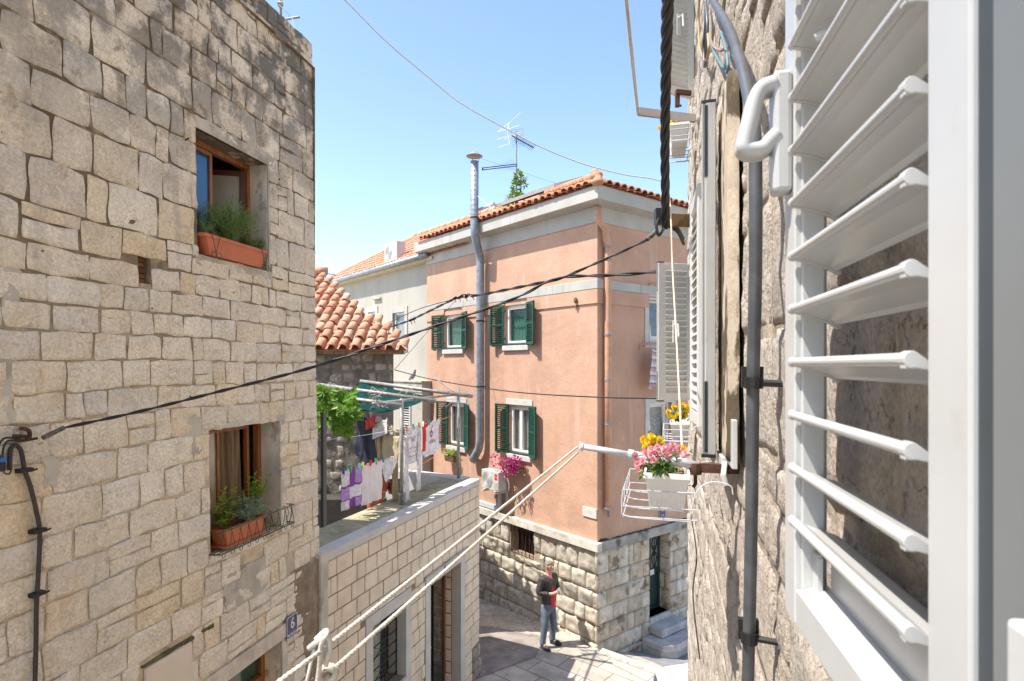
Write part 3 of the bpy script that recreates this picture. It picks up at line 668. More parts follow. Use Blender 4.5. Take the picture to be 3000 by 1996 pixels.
mb.build('exposed_footing', m_rub, clad_house, smooth=True)
mb = MB(); mb.box(FT.fr, UT0-.0, UT1+.0, -.19, .016, ZP-.10, ZP); mb.build('parapet_edge', m_whitestone, clad_house, bevel=.004)
mb = MB(); mb.box(FT.fr, UT0-.6, UT1-.02, -.70, -.192, ZP-.4, ZP-.006)
m_mos = mk('mossy terrace mosaic', (.34, .30, .19), .9, var=.25, vscale=3, bump=.4, bscale=25, bdist=.004, spots=[((.20, .18, .09), 2.5, .52, .12, .7), ((.50, .46, .36), 16, .56, .06, .6)])
mb.build('terrace_paving', m_mos, clad_house)
# far parapet and yard behind
mb = MB(); mb.box(frame(FT.pt(UT1, 0, 0), bk.normalized(), V((bk.y, -bk.x, 0)).normalized()), .2, 2.05, -.30, .0, ZP-1.5, ZP+.015)
mb.build('end_parapet', mk('grey washed parapet', (.46, .44, .40), .9, var=.12, vscale=3, bump=.2), clad_house, bevel=.006)
mb = MB(); a = FT.pt(UT0-.6, 0, -.7); b = FT.pt(UT1-.02, 0, -.7)
mb.poly([V((a.x, a.y, -3.55)), V((b.x, b.y, -3.55)), V((-2.2, 12.1, -3.55)), V((-6, 12.2, -3.55))])
mb.quad(V((a.x, a.y, -3.55)), V((b.x, b.y, -3.55)), V((b.x, b.y, ZP-.3)), V((a.x, a.y, ZP-.3)))
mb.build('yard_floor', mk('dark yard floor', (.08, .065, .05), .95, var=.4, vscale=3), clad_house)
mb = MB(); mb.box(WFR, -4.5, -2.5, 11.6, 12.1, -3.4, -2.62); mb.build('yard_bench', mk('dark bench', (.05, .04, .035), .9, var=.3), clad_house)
mb = MB(); mb.box(FT.fr, UT0-.14, UT0-.005, -.5, .03, GZ, ZP+.02); mb.build('cement_strip', m_cement, clad_house, bevel=.01)
# window
mb = MB(); a, b, c, d = SW; i = HW
mb.box(FT.fr, a, i[0], .0, .02, c, d); mb.box(FT.fr, i[1], b, .0, .02, c, d); mb.box(FT.fr, i[0], i[1], .0, .02, i[3], d); mb.box(FT.fr, i[0], i[1], .0, .04, c, i[2])
win = mb.build('window', m_whitestone, clad_house, bevel=.003)
mb = MB(); mb.box(FT.fr, i[1]-.006, i[1]-.002, -.26, -.002, i[2], i[3]); mb.box(FT.fr, i[0], i[1], -.26, -.002, i[3]-.006, i[3]-.002); mb.build('plaster_reveal', mk('grey plaster reveal', (.47, .44, .38), .9, var=.06, bump=.1), win)
mb = MB(); um = (i[0]+i[1])/2
for k in range(7): mb.box(FT.fr, i[0], i[1]-.01, -.13, -.118, i[2]+.04+.15*k, i[2]+.052+.15*k)
for u in (i[0]+.02, i[1]-.03, um+.1): mb.box(FT.fr, u, u+.014, -.135, -.121, i[2], i[3]-.01)
for k in range(3):
    z = i[2]+.1+.3*k; mb.tube([FT.pt(i[0]+.1, z, -.125), FT.pt(um-.02, z+.16, -.125), FT.pt(i[0]+.12, z+.3, -.125)], .007, 5); mb.tube([FT.pt(um-.02, z+.16, -.125), FT.pt(um+.1, z+.16, -.125)], .007, 5)
mb.build('grille', m_iron, win)
mb = MB(); mb.grid(lambda s, t: FT.pt(lerp(i[0], um+.12, s), lerp(i[2], i[3], t), -.22+.02*math.sin(s*25+t)), 30, 4); mb.build('curtain', mk('sage curtain', (.36, .40, .35), .9, var=.1, vscale=6), win, smooth=True)
mb = MB(); mb.box(FT.fr, i[0], i[1], -.29, -.275, i[2], i[3]); mb.build('pane', m_glass, win)
# door
a, b, c, d = DW; i = HD
mb = MB(); mb.box(FT.fr, a, i[0], 0, .02, c, d); mb.box(FT.fr, i[1], b, 0, .02, c, d); mb.box(FT.fr, i[0], i[1], 0, .02, i[3], d)
dor = mb.build('door', m_whitestone, clad_house, bevel=.003)
mb = MB(); mb.box(FT.fr, i[1]-.006, i[1]-.002, -.155, -.002, i[2], i[3]); mb.box(FT.fr, i[0], i[1], -.28, -.002, i[3]-.006, i[3]-.002); mb.build('plaster_reveal', mk('beige plaster reveal', (.50, .45, .38), .9, var=.06, bump=.1), dor)
mb = MB(); rail_frame(mb, FT.fr, i[0], i[1], -.32, -.27, i[2], i[3], .06); mb.build('door_frame', mk('chestnut door frame', (.17, .07, .035), .4, var=.2, stretch=(3, 3, .4)), dor, bevel=.004)
mb = MB(); hg = FT.pt(i[0]+.06, 0, -.31); ex = (FT.d*.985-FT.n*.17).normalized(); ff = frame(hg, ex, V((ex.y, -ex.x, 0)))
mb.box(ff, 0, .86, -.045, 0, i[2]+.03, i[3]-.07)
for z0, z1 in ((-5.5, -4.95), (-4.8, -4.35), (-4.2, -3.6)): rail_frame(mb, ff, .12, .72, 0, .014, z0, z1, .035)
mb.build('door_leaf', m_wooddark, dor, bevel=.005)
mb = MB(); mb.box(ff, .77, .80, 0, .012, -4.9, -4.62); mb.tube([ff(.785, .0, -4.73), ff(.785, .05, -4.73), ff(.68, .055, -4.735), ff(.66, .05, -4.75)], .009, 6); mb.build('handle', m_steel, dor)
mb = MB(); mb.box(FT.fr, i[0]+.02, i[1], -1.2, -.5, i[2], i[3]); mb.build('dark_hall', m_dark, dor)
u, z = FT.hit(1303, 1657, .02); mb = MB(); mb.text('6', frame(FT.pt(u, z, .022), FT.d, FT.n), .17, .004, sx=.8); mb.build('number', m_iron, dor)
mb = MB(); mb.box(FT.fr, DW[0]-.02, DW[1]+.02, .015, .05, DW[3]+.0, DW[3]+.02); mb.build('drip_edge', m_greystone, dor)

# ================= small tiled house behind the terrace =================
tile_house = thing('tiled_outbuilding', 'small rubble stone house with a mossy tiled roof behind the terrace', 'house', FB.pt(1, GZ))
mb = MB(); mb.quad(FB.pt(0, GZ), FB.pt(5, GZ), FB.pt(5, .34), FB.pt(0, .34)); sd = V((-.8, 1, 0)).normalized()*5
a = FB.pt(0, 0); mb.quad(V((a.x, a.y, GZ)), V((a.x+sd.x, a.y+sd.y, GZ)), V((a.x+sd.x, a.y+sd.y, 2.0)), V((a.x, a.y, .34)))
mb.build('wall', m_rubm, tile_house)
rects = [r for r in rowrects(rg, 0, 5, -3.6, .28, (.16, .27), (.16, .34), split=.1) if rg.random() < .62]
mb = MB(); stones(mb, FB, rects, rg, D=.02, rough=.02, rnd=.35, gap=.055, n=7, warp=.03, jag=.025); mb.build('stonework', m_rub, tile_house, smooth=True)
eo = V((-2.10, 11.98, .32)); eu = V((-1, -.03, 0)).normalized(); pit = math.radians(30)
inw = V((-.03, 1, 0)).normalized(); ev = inw*math.cos(pit)+V((0, 0, 1))*math.sin(pit); en = eu.cross(ev); en = en if en.z > 0 else -en
ver = .78/math.cos(0)
clip = lambda a, b: a > b*math.cos(pit)*ver-.05
mb = MB(); tiles(mb, eo, eu, ev, en, 6.5, 4.3, .235, .375, rg, clip, jit=.02, r=.42)
S_ = 4.15; k = S_*math.cos(pit)*ver
mb.quad(eo-en*.03, eo+eu*6.5-en*.03, eo+eu*6.5+ev*S_-en*.03, eo+eu*k+ev*S_-en*.03)
mb.build('roof', m_tileold, tile_house, smooth=True)
mb = MB(); g0 = eo+eu*.06+en*.05
mb.box(frame(eo+inw*.06-V((0, 0, .06)), eu, inw, V((0, 0, 1))), .1, 6, -.03, .1, -.03, .05); mb.build('eaves_board', m_oldwood, tile_house)
mb = MB(); rd = eo+eu*k+ev*S_+en*.06
for i in range(12): mb.tube([rd+eu*(.36*i-.2), rd+eu*(.36*i+.2)+V((0, 0, .02))], [.12, .10], 10)
mb.build('ridge', m_tileold, tile_house, smooth=True)
mb = MB()
for i in range(46):
    a, b = rg.uniform(.3, 3.6), rg.uniform(.05, 2.0)
    if not clip(a-.3, b) or rg.random() < b/3: continue
    q = eo+eu*a+ev*b+en*.04
    for j in range(7): mb.leaf(q+V((rg.uniform(-.06, .06), rg.uniform(-.06, .06), 0)), V((rg.uniform(-1, 1), rg.uniform(-1, 1), rg.uniform(.4, 1.2))), V((0, 0, 1)), rg.uniform(.06, .13), .025)
g = mb.build('roof_weeds', leafmat('dry roof weed', [(.16, .14, .05), (.22, .19, .07), (.10, .11, .03)], .2)); tag(g, 'dry weeds growing between the old roof tiles', 'weeds', kind='stuff')

# ================= pergola, net and vine =================
I_ = -FT.n
pg = thing('pergola', 'steel tube pergola with a torn green shade net over the terrace', 'pergola', V((-1.66, 8.95, ZP)))
PA, PB_ = V((-1.66, 8.95, 0)), V((-.988, 10.97, 0))
for q in (PA, PB_):
    mb = MB(); mb.tube([q+V((0, 0, ZP-.01)), q+V((0, 0, -.50))], .030, 10); mb.tube([q+V((0, 0, ZP+.16)), q+V((0, 0, ZP+.175))], .06, 10); mb.build('post', m_pipe, pg, smooth=True)
BARS = []
for y0, ln, back in ((8.2, 1.15, .10), (9.2, 2.45, .26), (10.6, 2.3, .25)):
    u = y0*1.0557; s = FT.pt(u, -.55, .03); BARS.append((s, s+I_*ln+V((0, 0, back))))
for s, t in BARS:
    mb = MB(); mb.tube([s, t], .034, 10); mb.build('bar', m_pipe, pg, smooth=True)
mb = MB(); mb.tube([PA+V((0, 0, -.53))-FT.d*.8, PB_+V((0, 0, -.53))+FT.d*.15], .022, 8); mb.build('front_rail', m_pipe, pg, smooth=True)
n0, n1, n2, n3 = BARS[2][1]-V((0, 0, .02)), BARS[2][0]+I_*.85-V((0, 0, .02)), BARS[0][0]+I_*.85-V((0, 0, .03)), BARS[0][1]+I_*.2-V((0, 0, .02))
mb = MB(); mb.grid(lambda s, t: n0.lerp(n1, s).lerp(n3.lerp(n2, s), t)-V((0, 0, .27*math.sin(math.pi*t)*(1-.4*s)+.02*math.sin(s*19+t*11)*math.sin(math.pi*t))), 30, 24); mb.build('shade_net', m_net, pg, smooth=True, solid=.004)
mb = MB()
for i in range(34):
    b = BARS[rg.choice((0, 1, 1, 0))]; p = b[0].lerp(b[1], rg.uniform(.05, .9))+V((0, 0, .03)); q = [p]
    for j in range(5): q.append(q[-1]+V((rg.uniform(-.10, .08), rg.uniform(-.09, .09), rg.uniform(-.06, .065))))
    mb.tube(catmull(q, 3), .0035, 4)
tag(mb.build('dry_vine', m_twig), 'leafless grey vine twigs tangled along the pergola bars', 'vine')
def vine_leaf(mb, p, d, L):
    d = d.normalized(); s = d.cross(V((rg.uniform(-.3, .3), -1, .4))).normalized()
    for a in (-1.1, -.55, 0, .55, 1.1):
        dd = d*math.cos(a)+s*math.sin(a); mb.leaf(p, dd, V((0, -1, .5)), L*(1-.25*abs(a)), L*.5, bend=.25)
mb = MB()
for i in range(85):
    px, py = rg.uniform(920, 1045), rg.uniform(1132, 1245)
    if (px-925)/115+(abs(py-1185)/55)**2 > 1.35 and rg.random() < .9: continue
    vine_leaf(mb, P(px, py, rg.uniform(7.9, 8.7)), V((rg.uniform(-1, 1), rg.uniform(-.8, .2), rg.uniform(-1.2, .3))), rg.uniform(.13, .21))
for i in range(16): vine_leaf(mb, P(rg.uniform(980, 1018), rg.uniform(1240, 1262), rg.uniform(8, 8.4)), V((rg.uniform(-1, 1), -.3, -1)), rg.uniform(.12, .17))
mb.tube(pxpath([(930, 1180, 8.2), (975, 1175, 8.2), (1010, 1190, 8.2), (1005, 1240, 8.2)]), .008, 5)
mb.tube(pxpath([(935, 1240, 8.3), (938, 1180, 8.3), (960, 1150, 8.3)]), .01, 5)
tag(mb.build('grape_vine', m_vleaf), 'bright green vine leaves hanging over the terrace beside the stone house corner', 'vine')
ae = thing('tv_aerial', 'small white tv aerial clamped to the far pergola post', 'aerial', PB_+V((0, 0, -.5)))
mb = MB(); a_, b_ = P(1278, 1111, 10.9), P(1340, 1156, 10.95); mb.tube([a_, b_], .012, 6); mb.tube([PB_+V((0, 0, -.55)), PB_+V((0, 0, -.42))], .02, 6)
for k in range(10): c_ = a_.lerp(b_, k/10); mb.tube([c_+V((-.05, .06, .03)), c_+V((.05, -.06, -.02))], .005, 4)
mb.build('boom', m_alu, ae)
mb = MB()
for dx, dz in ((-60, -12), (-50, 14), (48, -8), (44, 14)):
    q_ = P(1345, 1162, 10.95); e_ = P(1345+dx, 1162+dz, 10.9); mb.tube([q_, e_, P(1345+dx*.8, 1162+dz*2.2, 10.9), q_], .006, 4)
for k in range(5): mb.tube([P(1300+4*k, 1147+8*k, 11.1), P(1382-2*k, 1143+9*k, 11.1)], .004, 4)
mb.build('reflector', m_alu, ae)
q = V((-2.27, 7.2, 0)); mb = MB(); mb.box(frame(P(948, HY, 7.0), FT.d, FT.n), -.03, .03, -.02, .02, -1.9, -.55)
tag(mb.build('corner_post', mk('dark steel post', (.07, .075, .08), .4, metal=.5, var=.1)), 'dark square steel post at the stone house end of the terrace', 'post')

# ---------- washing ----------
def lpx(A, B, px):      # the point of a line A-B seen at picture column px
    k = (px-CX)/F; t = (k*A.y-A.x)/((B.x-A.x)-k*(B.y-A.y)); return A.lerp(B, t)
LA = (P(1010, 1200, 10.6), P(1177, 1262, 8.95)); LBn = (P(942, 1397, 7.2), P(1177, 1328, 8.95)); LC = (P(1177, 1258, 8.95), P(1343, 1212, 10.97))
LD = (P(938, 1290, 8.0), P(1177, 1255, 8.95)); LE = (P(1177, 1395, 8.95), P(1343, 1290, 10.97))
def sagline(A, B, s): return [A.lerp(B, k/10)-V((0, 0, s*4*(k/10)*(1-k/10))) for k in range(11)]
m_line = mk('orange nylon line', (.62, .22, .08), .6); m_linew = mk('white nylon line', (.7, .68, .66), .6)
for ln, m, lb in ((LA, m_line, 'orange washing line holding the dark shirt and the khaki shirt'), (LBn, m_line, 'orange washing line holding the purple towel'), (LC, m_line, 'orange washing line holding the number six jersey'),
                  (LD, m_linew, 'white washing line crossing in front of the dark shirt'), (LE, m_line, 'empty orange washing line below the jersey')):
    mb = MB(); mb.tube(sagline(*ln, .02), .004, 5); tag(mb.build('washing_line', m), lb, 'washing line', 'washing lines on the terrace')
def cloth(A, B, H, rows, rg, amp=.028, nu=36, nv=26, strips=None, hang=None, mi=None):
    """rows: [(t, left, right)] outline fractions of the top width; returns a mesh builder"""
    mb = MB(); ax = B-A; W = ax.length; n = ax.cross(V((0, 0, 1))).normalized(); ph = rg.uniform(0, 9)
    def lr(t):
        for (a, b) in zip(rows, rows[1:]):
            if t <= b[0]: k = (t-a[0])/max(1e-6, b[0]-a[0]); return lerp(a[1], b[1], k), lerp(a[2], b[2], k)
        return rows[-1][1], rows[-1][2]
    def fn(s, t):
        l, r = lr(t); x = lerp(l, r, s); p = A+ax*x
        f = amp*(.35+.65*t)*(math.sin(x*13+ph+1.8*t)+.6*math.sin(x*27+ph*2-t*2))+1.1*amp*noise.noise((x*6, t*5, ph))
        dip = .022*(math.sin(x*math.pi*3)**2)*(1-t)
        return p+n*f-V((0, 0, t*H+dip))
    mb.grid(fn, nu, nv)
    if mi:
        k = 0
        for j in range(nv):
            for i in range(nu): mb.m[k] = mi((i+.5)/nu, (j+.5)/nv); k += 1
    mb.fn = fn; mb.nrm = n
    return mb
def onpanel(mb, body, s, t, size, ds, dt, mi, sx=1.):
    W = (mb.fn(.9, t)-mb.fn(.1, t)).length/.8; H = (mb.fn(s, .1)-mb.fn(s, .9)).length/.8; n = mb.nrm if mb.nrm.y < 0 else -mb.nrm
    mb2 = MB(); mb2.text(body, lambda a, b, z: mb.fn(s+a/W, t-z/H)+n*(.009+abs(b)), size, .004, sx=sx); return mb2
a = lpx(*LA, 1046); b = lpx(*LA, 1118)
mb = cloth(a, b, .92, [(0, 0, 1.), (.12, 0, 1.02), (.5, -.05, 1.0), (.74, -.12, .98), (.78, .02, .95), (1, .02, .35)], rg, .025)
tag(mb.build('dark_shirt', m_navy, smooth=True, solid=.006), 'dark navy shirt hanging from the back washing line', 'shirt')
a = lpx(*LA, 1108)-V((0, 0, .16)); b = lpx(*LA, 1172)-V((0, 0, .1))
t_ = thing('khaki_shirt', 'khaki long sleeved shirt hung upside down beside the steel post', 'shirt', a)
mb = cloth(a, b, .62, [(0, 0, 1), (.2, .02, .95), (1, .06, .86)], rg, .015); mb.build('body', m_khaki, t_, smooth=True, solid=.006)
mb = cloth(a+V((0, -.03, .12)), b+V((.06, -.03, .12)), .17, [(0, .1, 1.0), (.4, -.03, 1.05), (1, .3, .5)], rg, .02); mb.build('collar', m_khaki2, t_, smooth=True, solid=.006)
for s0, s1, ln in ((-.04, .16, .80), (.66, .86, .95)):
    d = b-a; mb = cloth(a+d*s0-V((0, .02, .05)), a+d*s1-V((0, .02, .05)), ln, [(0, 0, 1), (.7, .2, 1.0), (1, .1, .8)], rg, .02, 12, 20); mb.build('sleeve', m_khaki, t_, smooth=True, solid=.02)
off = I_*.3
a = lpx(*LA, 1118)+off+V((0, 0, .05)); b = lpx(*LA, 1152)+off+V((0, 0, .22)); mb = cloth(a, b, .18, [(0, 0, 1), (1, .1, .8)], rg, .01)
tag(mb.build('red_cloth', m_red, smooth=True, solid=.005), 'small red cloth pegged behind the white one', 'cloth')
a = lpx(*LA, 1121)+off*.6+V((0, 0, -.02)); b = lpx(*LA, 1166)+off*.6+V((0, 0, .17)); mb = cloth(a, b, .24, [(0, 0, 1), (1, .02, 1)], rg, .01)
tag(mb.build('white_cloth', m_tee, smooth=True, solid=.005), 'white cloth pegged above the khaki shirt', 'cloth')
a, b = lpx(*LBn, 1000), lpx(*LBn, 1061)
def pm(s, t):
    c = 0 if s < .36 else (1 if s < .68 else 2); r = 0 if t < .42 else (1 if t < .76 else 2)
    if abs(t-.42) < .02 or abs(t-.76) < .02: return 1
    return [[0, 1, 2], [2, 0, 0], [0, 1, 2]][r][c]
mb = cloth(a, b, .52, [(0, 0, 1), (1, .02, .98)], rg, .01, 36, 40, mi=pm); tag(mb.build('purple_towel', [m_tee, m_purp, m_lilac], smooth=True, solid=.006), 'purple and white chequered towel on the front washing line', 'towel')
a, b = lpx(*LBn, 1060), lpx(*LBn, 1121); mb = cloth(a, b, .56, [(0, 0, 1), (.3, .02, .98), (.9, -.02, 1.0), (1, .02, .93)], rg, .016)
tag(mb.build('pale_towel', mk('faded pink white cotton', (.76, .68, .68), .95, var=.06, bump=.3, bscale=40), smooth=True, solid=.008), 'plain pinkish white towel between the purple towel and the briefs', 'towel')
a, b = lpx(*LBn, 1119), lpx(*LBn, 1160); mb = cloth(a, b, .36, [(0, 0, 1), (.45, .04, 1.0), (.6, .08, .8), (.85, .15, .5), (1, .25, .4)], rg, .02)
tag(mb.build('white_briefs', m_tee, smooth=True, solid=.005), 'white underclothes hanging next to the steel post', 'clothing')
a, b = lpx(*LC, 1188), lpx(*LC, 1232)
t_ = thing('white_sports_shirt', 'white long sleeved sports shirt with dangling sleeves right of the post', 'shirt', a)
mb = cloth(a, b, .57, [(0, 0, 1), (.3, .03, .97), (1, .2, .78)], rg, .009); bb = mb.build('body', m_tee, t_, smooth=True, solid=.006)
p_ = MB()
for t in (.28, .58, .68, .80): p_.tube([mb.fn(s/10, t)+(mb.nrm if mb.nrm.y < 0 else -mb.nrm)*.012 for s in range(0, 11)], .0035, 4)
c = mb.fn(.2, .1); p_.tube([c+V((.05*math.cos(k), -.02, .03*math.sin(k))) for k in [j*.7 for j in range(9)]], .005, 4, closed=True)
p_.build('red_piping', mk('faded red print', (.60, .22, .22), .8), bb)
for (s0, s1, ln, e0, e1) in ((.0, .24, 1.02, .1, 1.15), (.80, 1.06, .92, -.2, .8)):
    d = b-a; mb2 = cloth(a+d*s0-V((0, .03, .12)), a+d*s1-V((0, .03, .12)), ln, [(0, .1, .9), (.5, -.1, .9), (1, e0, e1)], rg, .01, 12, 24); mb2.build('sleeve', m_tee, t_, smooth=True, solid=.012)
q = onpanel(mb, 'SPLIT', .5, .37, .075, 0, 0, 0, .8); q.build('lettering', mk('faded red lettering', (.66, .30, .30), .8), bb)
a, b = lpx(*LC, 1236), lpx(*LC, 1287)
t_ = thing('number_jersey', 'white sleeveless jersey with a red number six and red side stripe', 'jersey', a)
mb = cloth(a, b, .56, [(0, .05, 1.0), (.12, .0, 1.08), (.22, .06, .93), (.7, .03, .95), (.85, -.02, 1.1), (1, .1, .75)], rg, .007, mi=lambda s, t: 1 if (s < .18 and t < .8) or (t < .1 and s < .3) else 0)
bb = mb.build('body', [m_tee, m_red], t_, smooth=True, solid=.006)
q = onpanel(mb, '6', .52, .30, .27, 0, 0, 0, .78); q.build('number', m_red, bb)
q = onpanel(mb, 'LARSEN', .55, .60, .085, 0, 0, 0, .75); q.build('lettering', mk('dark red lettering', (.42, .05, .05), .8), bb)
def peg(p, col, lb, ax):
    mb = MB(); ex = V((ax.x, ax.y, 0)).normalized(); ey = V((ex.y, -ex.x, 0)); tl = rg.uniform(-.25, .25)
    ez = (V((0, 0, 1))+ex*tl).normalized(); ff = frame(p, ex, ey, ez)
    for sgn in (-1, 1):
        mb.prism(lambda a_, b_, c_: ff(a_, b_, c_), [(-.007, -.05), (.007, -.05), (.007, .035), (-.007, .035)], sgn*.004, sgn*.016)
    tag(mb.build('clothes_peg', m_pegs[col]), lb, 'peg', 'clothes pegs on the washing lines')
D1 = LA[1]-LA[0]; D2 = LBn[1]-LBn[0]; D3 = LC[1]-LC[0]
for px, c, lb in ((1068, 'turquoise', 'turquoise clothes peg nearest the left shoulder of the dark shirt'), (1083, 'blue', 'blue clothes peg on the dark shirt just left of the green one'), (1091, 'green', 'green clothes peg on top of the dark shirt'), (1100, 'yellow', 'yellow clothes peg on the dark shirt'),
                  (1115, 'white', 'white clothes peg where the dark and khaki shirts meet'), (1125, 'orange', 'first orange clothes peg on the khaki collar, left one'), (1137, 'orange', 'second orange clothes peg on the khaki collar, nearer the post'), (1148, 'white', 'white clothes peg on the khaki collar beside the post')):
    peg(lpx(*LA, px)-V((0, .03, .02)), c, lb, D1)
for px, c, lb in ((1008, 'blue', 'dark blue clothes peg on the white stripe of the purple towel'), (1028, 'green', 'pale green clothes peg on the purple towel'), (1055, 'turquoise', 'turquoise clothes peg where the purple and pale towels meet'), (1065, 'yellow', 'yellow clothes peg on the left corner of the pale towel'),
                  (1087, 'red', 'red clothes peg on the pale towel'), (1103, 'green', 'green clothes peg on the right half of the pale towel'), (1122, 'blue', 'blue clothes peg on the white underclothes')):
    peg(lpx(*LBn, px)-V((0, .03, .0)), c, lb, D2)
for px, c, lb in ((1192, 'orange', 'orange clothes peg on the white sports shirt next to the post'), (1212, 'green', 'green clothes peg on the white sports shirt'), (1229, 'yellow', 'yellow clothes peg between the sports shirt and the jersey'), (1240, 'white', 'white clothes peg on the red stripe of the jersey'), (1257, 'turquoise', 'turquoise clothes peg above the number six'), (1275, 'white', 'white clothes peg on the right shoulder of the jersey')):
    peg(lpx(*LC, px)-V((0, .03, .0)), c, lb, D3)
def pot(p, r, h, lb, m):
    mb = MB(); mb.lathe(p, (0, 0, 1), [(r*.68, 0), (r*.92, h*.8), (r*1.05, h*.8), (r*1.05, h), (r*.88, h), (r*.82, h*.7)], 16); o = mb.build('flower_pot', m, smooth=False); tag(o, lb, 'flower pot', 'flower pots in the terrace yard')
pot(P(1157, 1445, 10.3), .16, .22, 'brown glazed flower pot right of the washing behind the post', mk('brown glazed pot', (.17, .055, .03), .3, var=.2))
pot(P(1098, 1492, 9.2), .16, .26, 'terracotta urn showing below the pale towel', m_terra)
pot(P(1118, 1440, 10.2), .14, .2, 'small terracotta pot between the pale towel and the brown pot', m_terra)
# ================= pink corner house =================
rg = random.Random(21)
pink = thing('pink_house', 'pink rendered corner house with green shutters on a rough stone base', 'house', V((CK.x, CK.y, GZ)))
KL, RL = 6.75, 6.5; ZB, ZE = -3.60, 2.96       # plaster foot and top
def kwin(x0, x1, yt, yb):
    xm = (x0+x1)/2; u1, u0 = FK.u(x0), FK.u(x1); um, zt = FK.hit(xm, yt); _, zb = FK.hit(xm, yb); return (u0, u1, zb, zt)
KW = {'ur': kwin(1480, 1546, 893, 1011), 'ul': kwin(1303, 1356, 922, 1023), 'lr': kwin(1492, 1553, 1189, 1332), 'll': kwin(1314, 1363, 1181, 1307)}
BG = kwin(1494, 1563, 1546, 1628)
def rwin(x0, x1, yt, yb):
    um, zt = FR_.hit((x0+x1)/2, yt); _, zb = FR_.hit((x0+x1)/2, yb); return (FR_.u(x0), FR_.u(x1), zb, zt)
RW = {'u': rwin(1900, 1975, 873, 1000), 'l': rwin(1901, 1966, 1180, 1300)}
RD = (FR_.u(1903), FR_.u(1962), FR_.hit(1905, 1812)[1], -3.80)
mb = MB()
wall_holes(mb, FK, 0, KL, ZB, ZE, list(KW.values()), .16); wall_holes(mb, FR_, 0, RL, ZB, ZE, list(RW.values()), .16)
for fc, L, hs in ((FK, KL, [KW['ur'], KW['ul']]), (FR_, RL, [RW['u']])):     # thicker band under the string course
    wall_holes(mb, fc, -.028, L, 1.27, 1.56, [(h[0]-.0, h[1]+.0, h[2], h[3]+.3) for h in hs], .03, w=.028); mb.quad(fc.pt(0, 1.27, .028), fc.pt(L, 1.27, .028), fc.pt(L, 1.27, 0), fc.pt(0, 1.27, 0))
a, b = FK.pt(KL, 0), FR_.pt(RL, 0); c = a+b-CK
mb.quad(V((a.x, a.y, GZ)), V((c.x, c.y, GZ)), V((c.x, c.y, ZE)), V((a.x, a.y, ZE))); mb.quad(V((b.x, b.y, GZ)), V((c.x, c.y, GZ)), V((c.x, c.y, ZE)), V((b.x, b.y, ZE)))
mb.build('wall', m_pink, pink)
# plinth
mb = MB(); wall_holes(mb, FK, 0, KL, GZ, ZB-.02, [BG], .3, w=-.03); wall_holes(mb, FR_, 0, RL, GZ, ZB-.02, [RD], .35, w=-.03); pl = mb.build('plinth', m_mortarP, pink)
def prow(z): return (.33, .37)
mb = MB(); stones(mb, FK, rowrects(rg, -.03, KL, GZ, -3.79, prow, (.28, .70), [grow(BG, .02)], split=.02, thin=.25), rg, D=.05, rough=.045, rnd=.04, gap=.020, n=11, warp=0, jag=.013, fr=7, w0=-.02, tilt=.015, back=-.02, pw=6)
mb.build('rock_faced_stones', m_boss, pl, smooth=True)
mb = MB(); stones(mb, FR_, rowrects(rg, -.045, RL, GZ, -3.79, prow, (.30, .72), [RD], split=.0, thin=.2), rg, D=.03, rough=.005, rnd=.03, gap=.010, n=7, warp=0, jag=.005, w0=-.01, tilt=.004, back=-.02, pw=14)
fdj = Fac(0, 0, 0, 1, 1); p0 = FR_.pt(RD[1], 0, -.4); fdj.o = V((p0.x, p0.y, 0)); fdj.d = FR_.n.copy(); fdj.n = -FR_.d
stones(mb, fdj, rowrects(rg, 0, .4, -6.2, -3.82, prow, (.4, .41), split=0), rg, D=.012, rough=.003, rnd=.03, gap=.012, n=5, warp=0, jag=.003, back=-.004)
mb.build('dressed_stones', m_ashlar, pl, smooth=True)
mb = MB(); mb.box(FK.fr, -.09, KL, -.05, .09, -3.78, ZB); mb.build('plinth_ledge', mk('pale plinth ledge', (.56, .51, .43), .9, var=.18, vscale=4, bump=.3, spots=[((.30, .25, .17), 4, .6, .08, .7)]), pl, bevel=.012)
mb = MB(); mb.box(FR_.fr, -.06, RL, -.05, .06, -3.795, ZB-.004); mb.build('dark_ledge', mk('blackened ledge', (.33, .31, .28), .9, var=.25, vscale=3, bump=.3, spots=[((.08, .07, .05), 2.2, .5, .12, .85)]), pl, bevel=.01)
mb = MB()
for i in range(110):     # black mould creeping up the plaster foot, real crust
    u = rg.random()**1.5*4.0; w = rg.uniform(.10, .3)
    mb.prism(FR_.fr, [(u, ZB-.005), (u+w, ZB-.005), (u+w*.75, ZB+rg.uniform(.003, .02)), (u+w*.3, ZB+rg.uniform(.005, .03)*(1+1.2*(u < .3)))], -.002, .004+.00003*i)
mb.build('mould_crust', mk('black mould', (.05, .04, .03), 1., var=.4, vscale=20, bump=.5), pink)
# string course and cornice
mb = MB()
mb.box(FK.fr, -.035, KL, -.02, .035, 1.565, 1.76); mb.box(FR_.fr, -.034, RL, -.02, .034, 1.566, 1.759); mb.build('string_course', m_white, pink, bevel=.008)
mb = MB()
mb.box(FK.fr, -.03, KL, -.05, .03, ZE-.04, 3.27); mb.box(FR_.fr, -.028, RL, -.05, .028, ZE-.038, 3.269)
OV = .34
pr = [(.028, 3.24), (.10, 3.24), (OV, 3.27), (OV, 3.545), (-.1, 3.545), (-.1, 3.24)]
def corner_prof(fc, L, e):
    n = len(pr); vs = [fc.pt(-w-e, z, w-e) for w, z in pr]+[fc.pt(L, z, w-e) for w, z in pr]
    mb.add(vs, [tuple(range(n)), tuple(range(2*n-1, n-1, -1))]+[(i, (i+1) % n, n+(i+1) % n, n+i) for i in range(n)])
corner_prof(FK, KL+.15, 0); corner_prof(FR_, RL, 0)
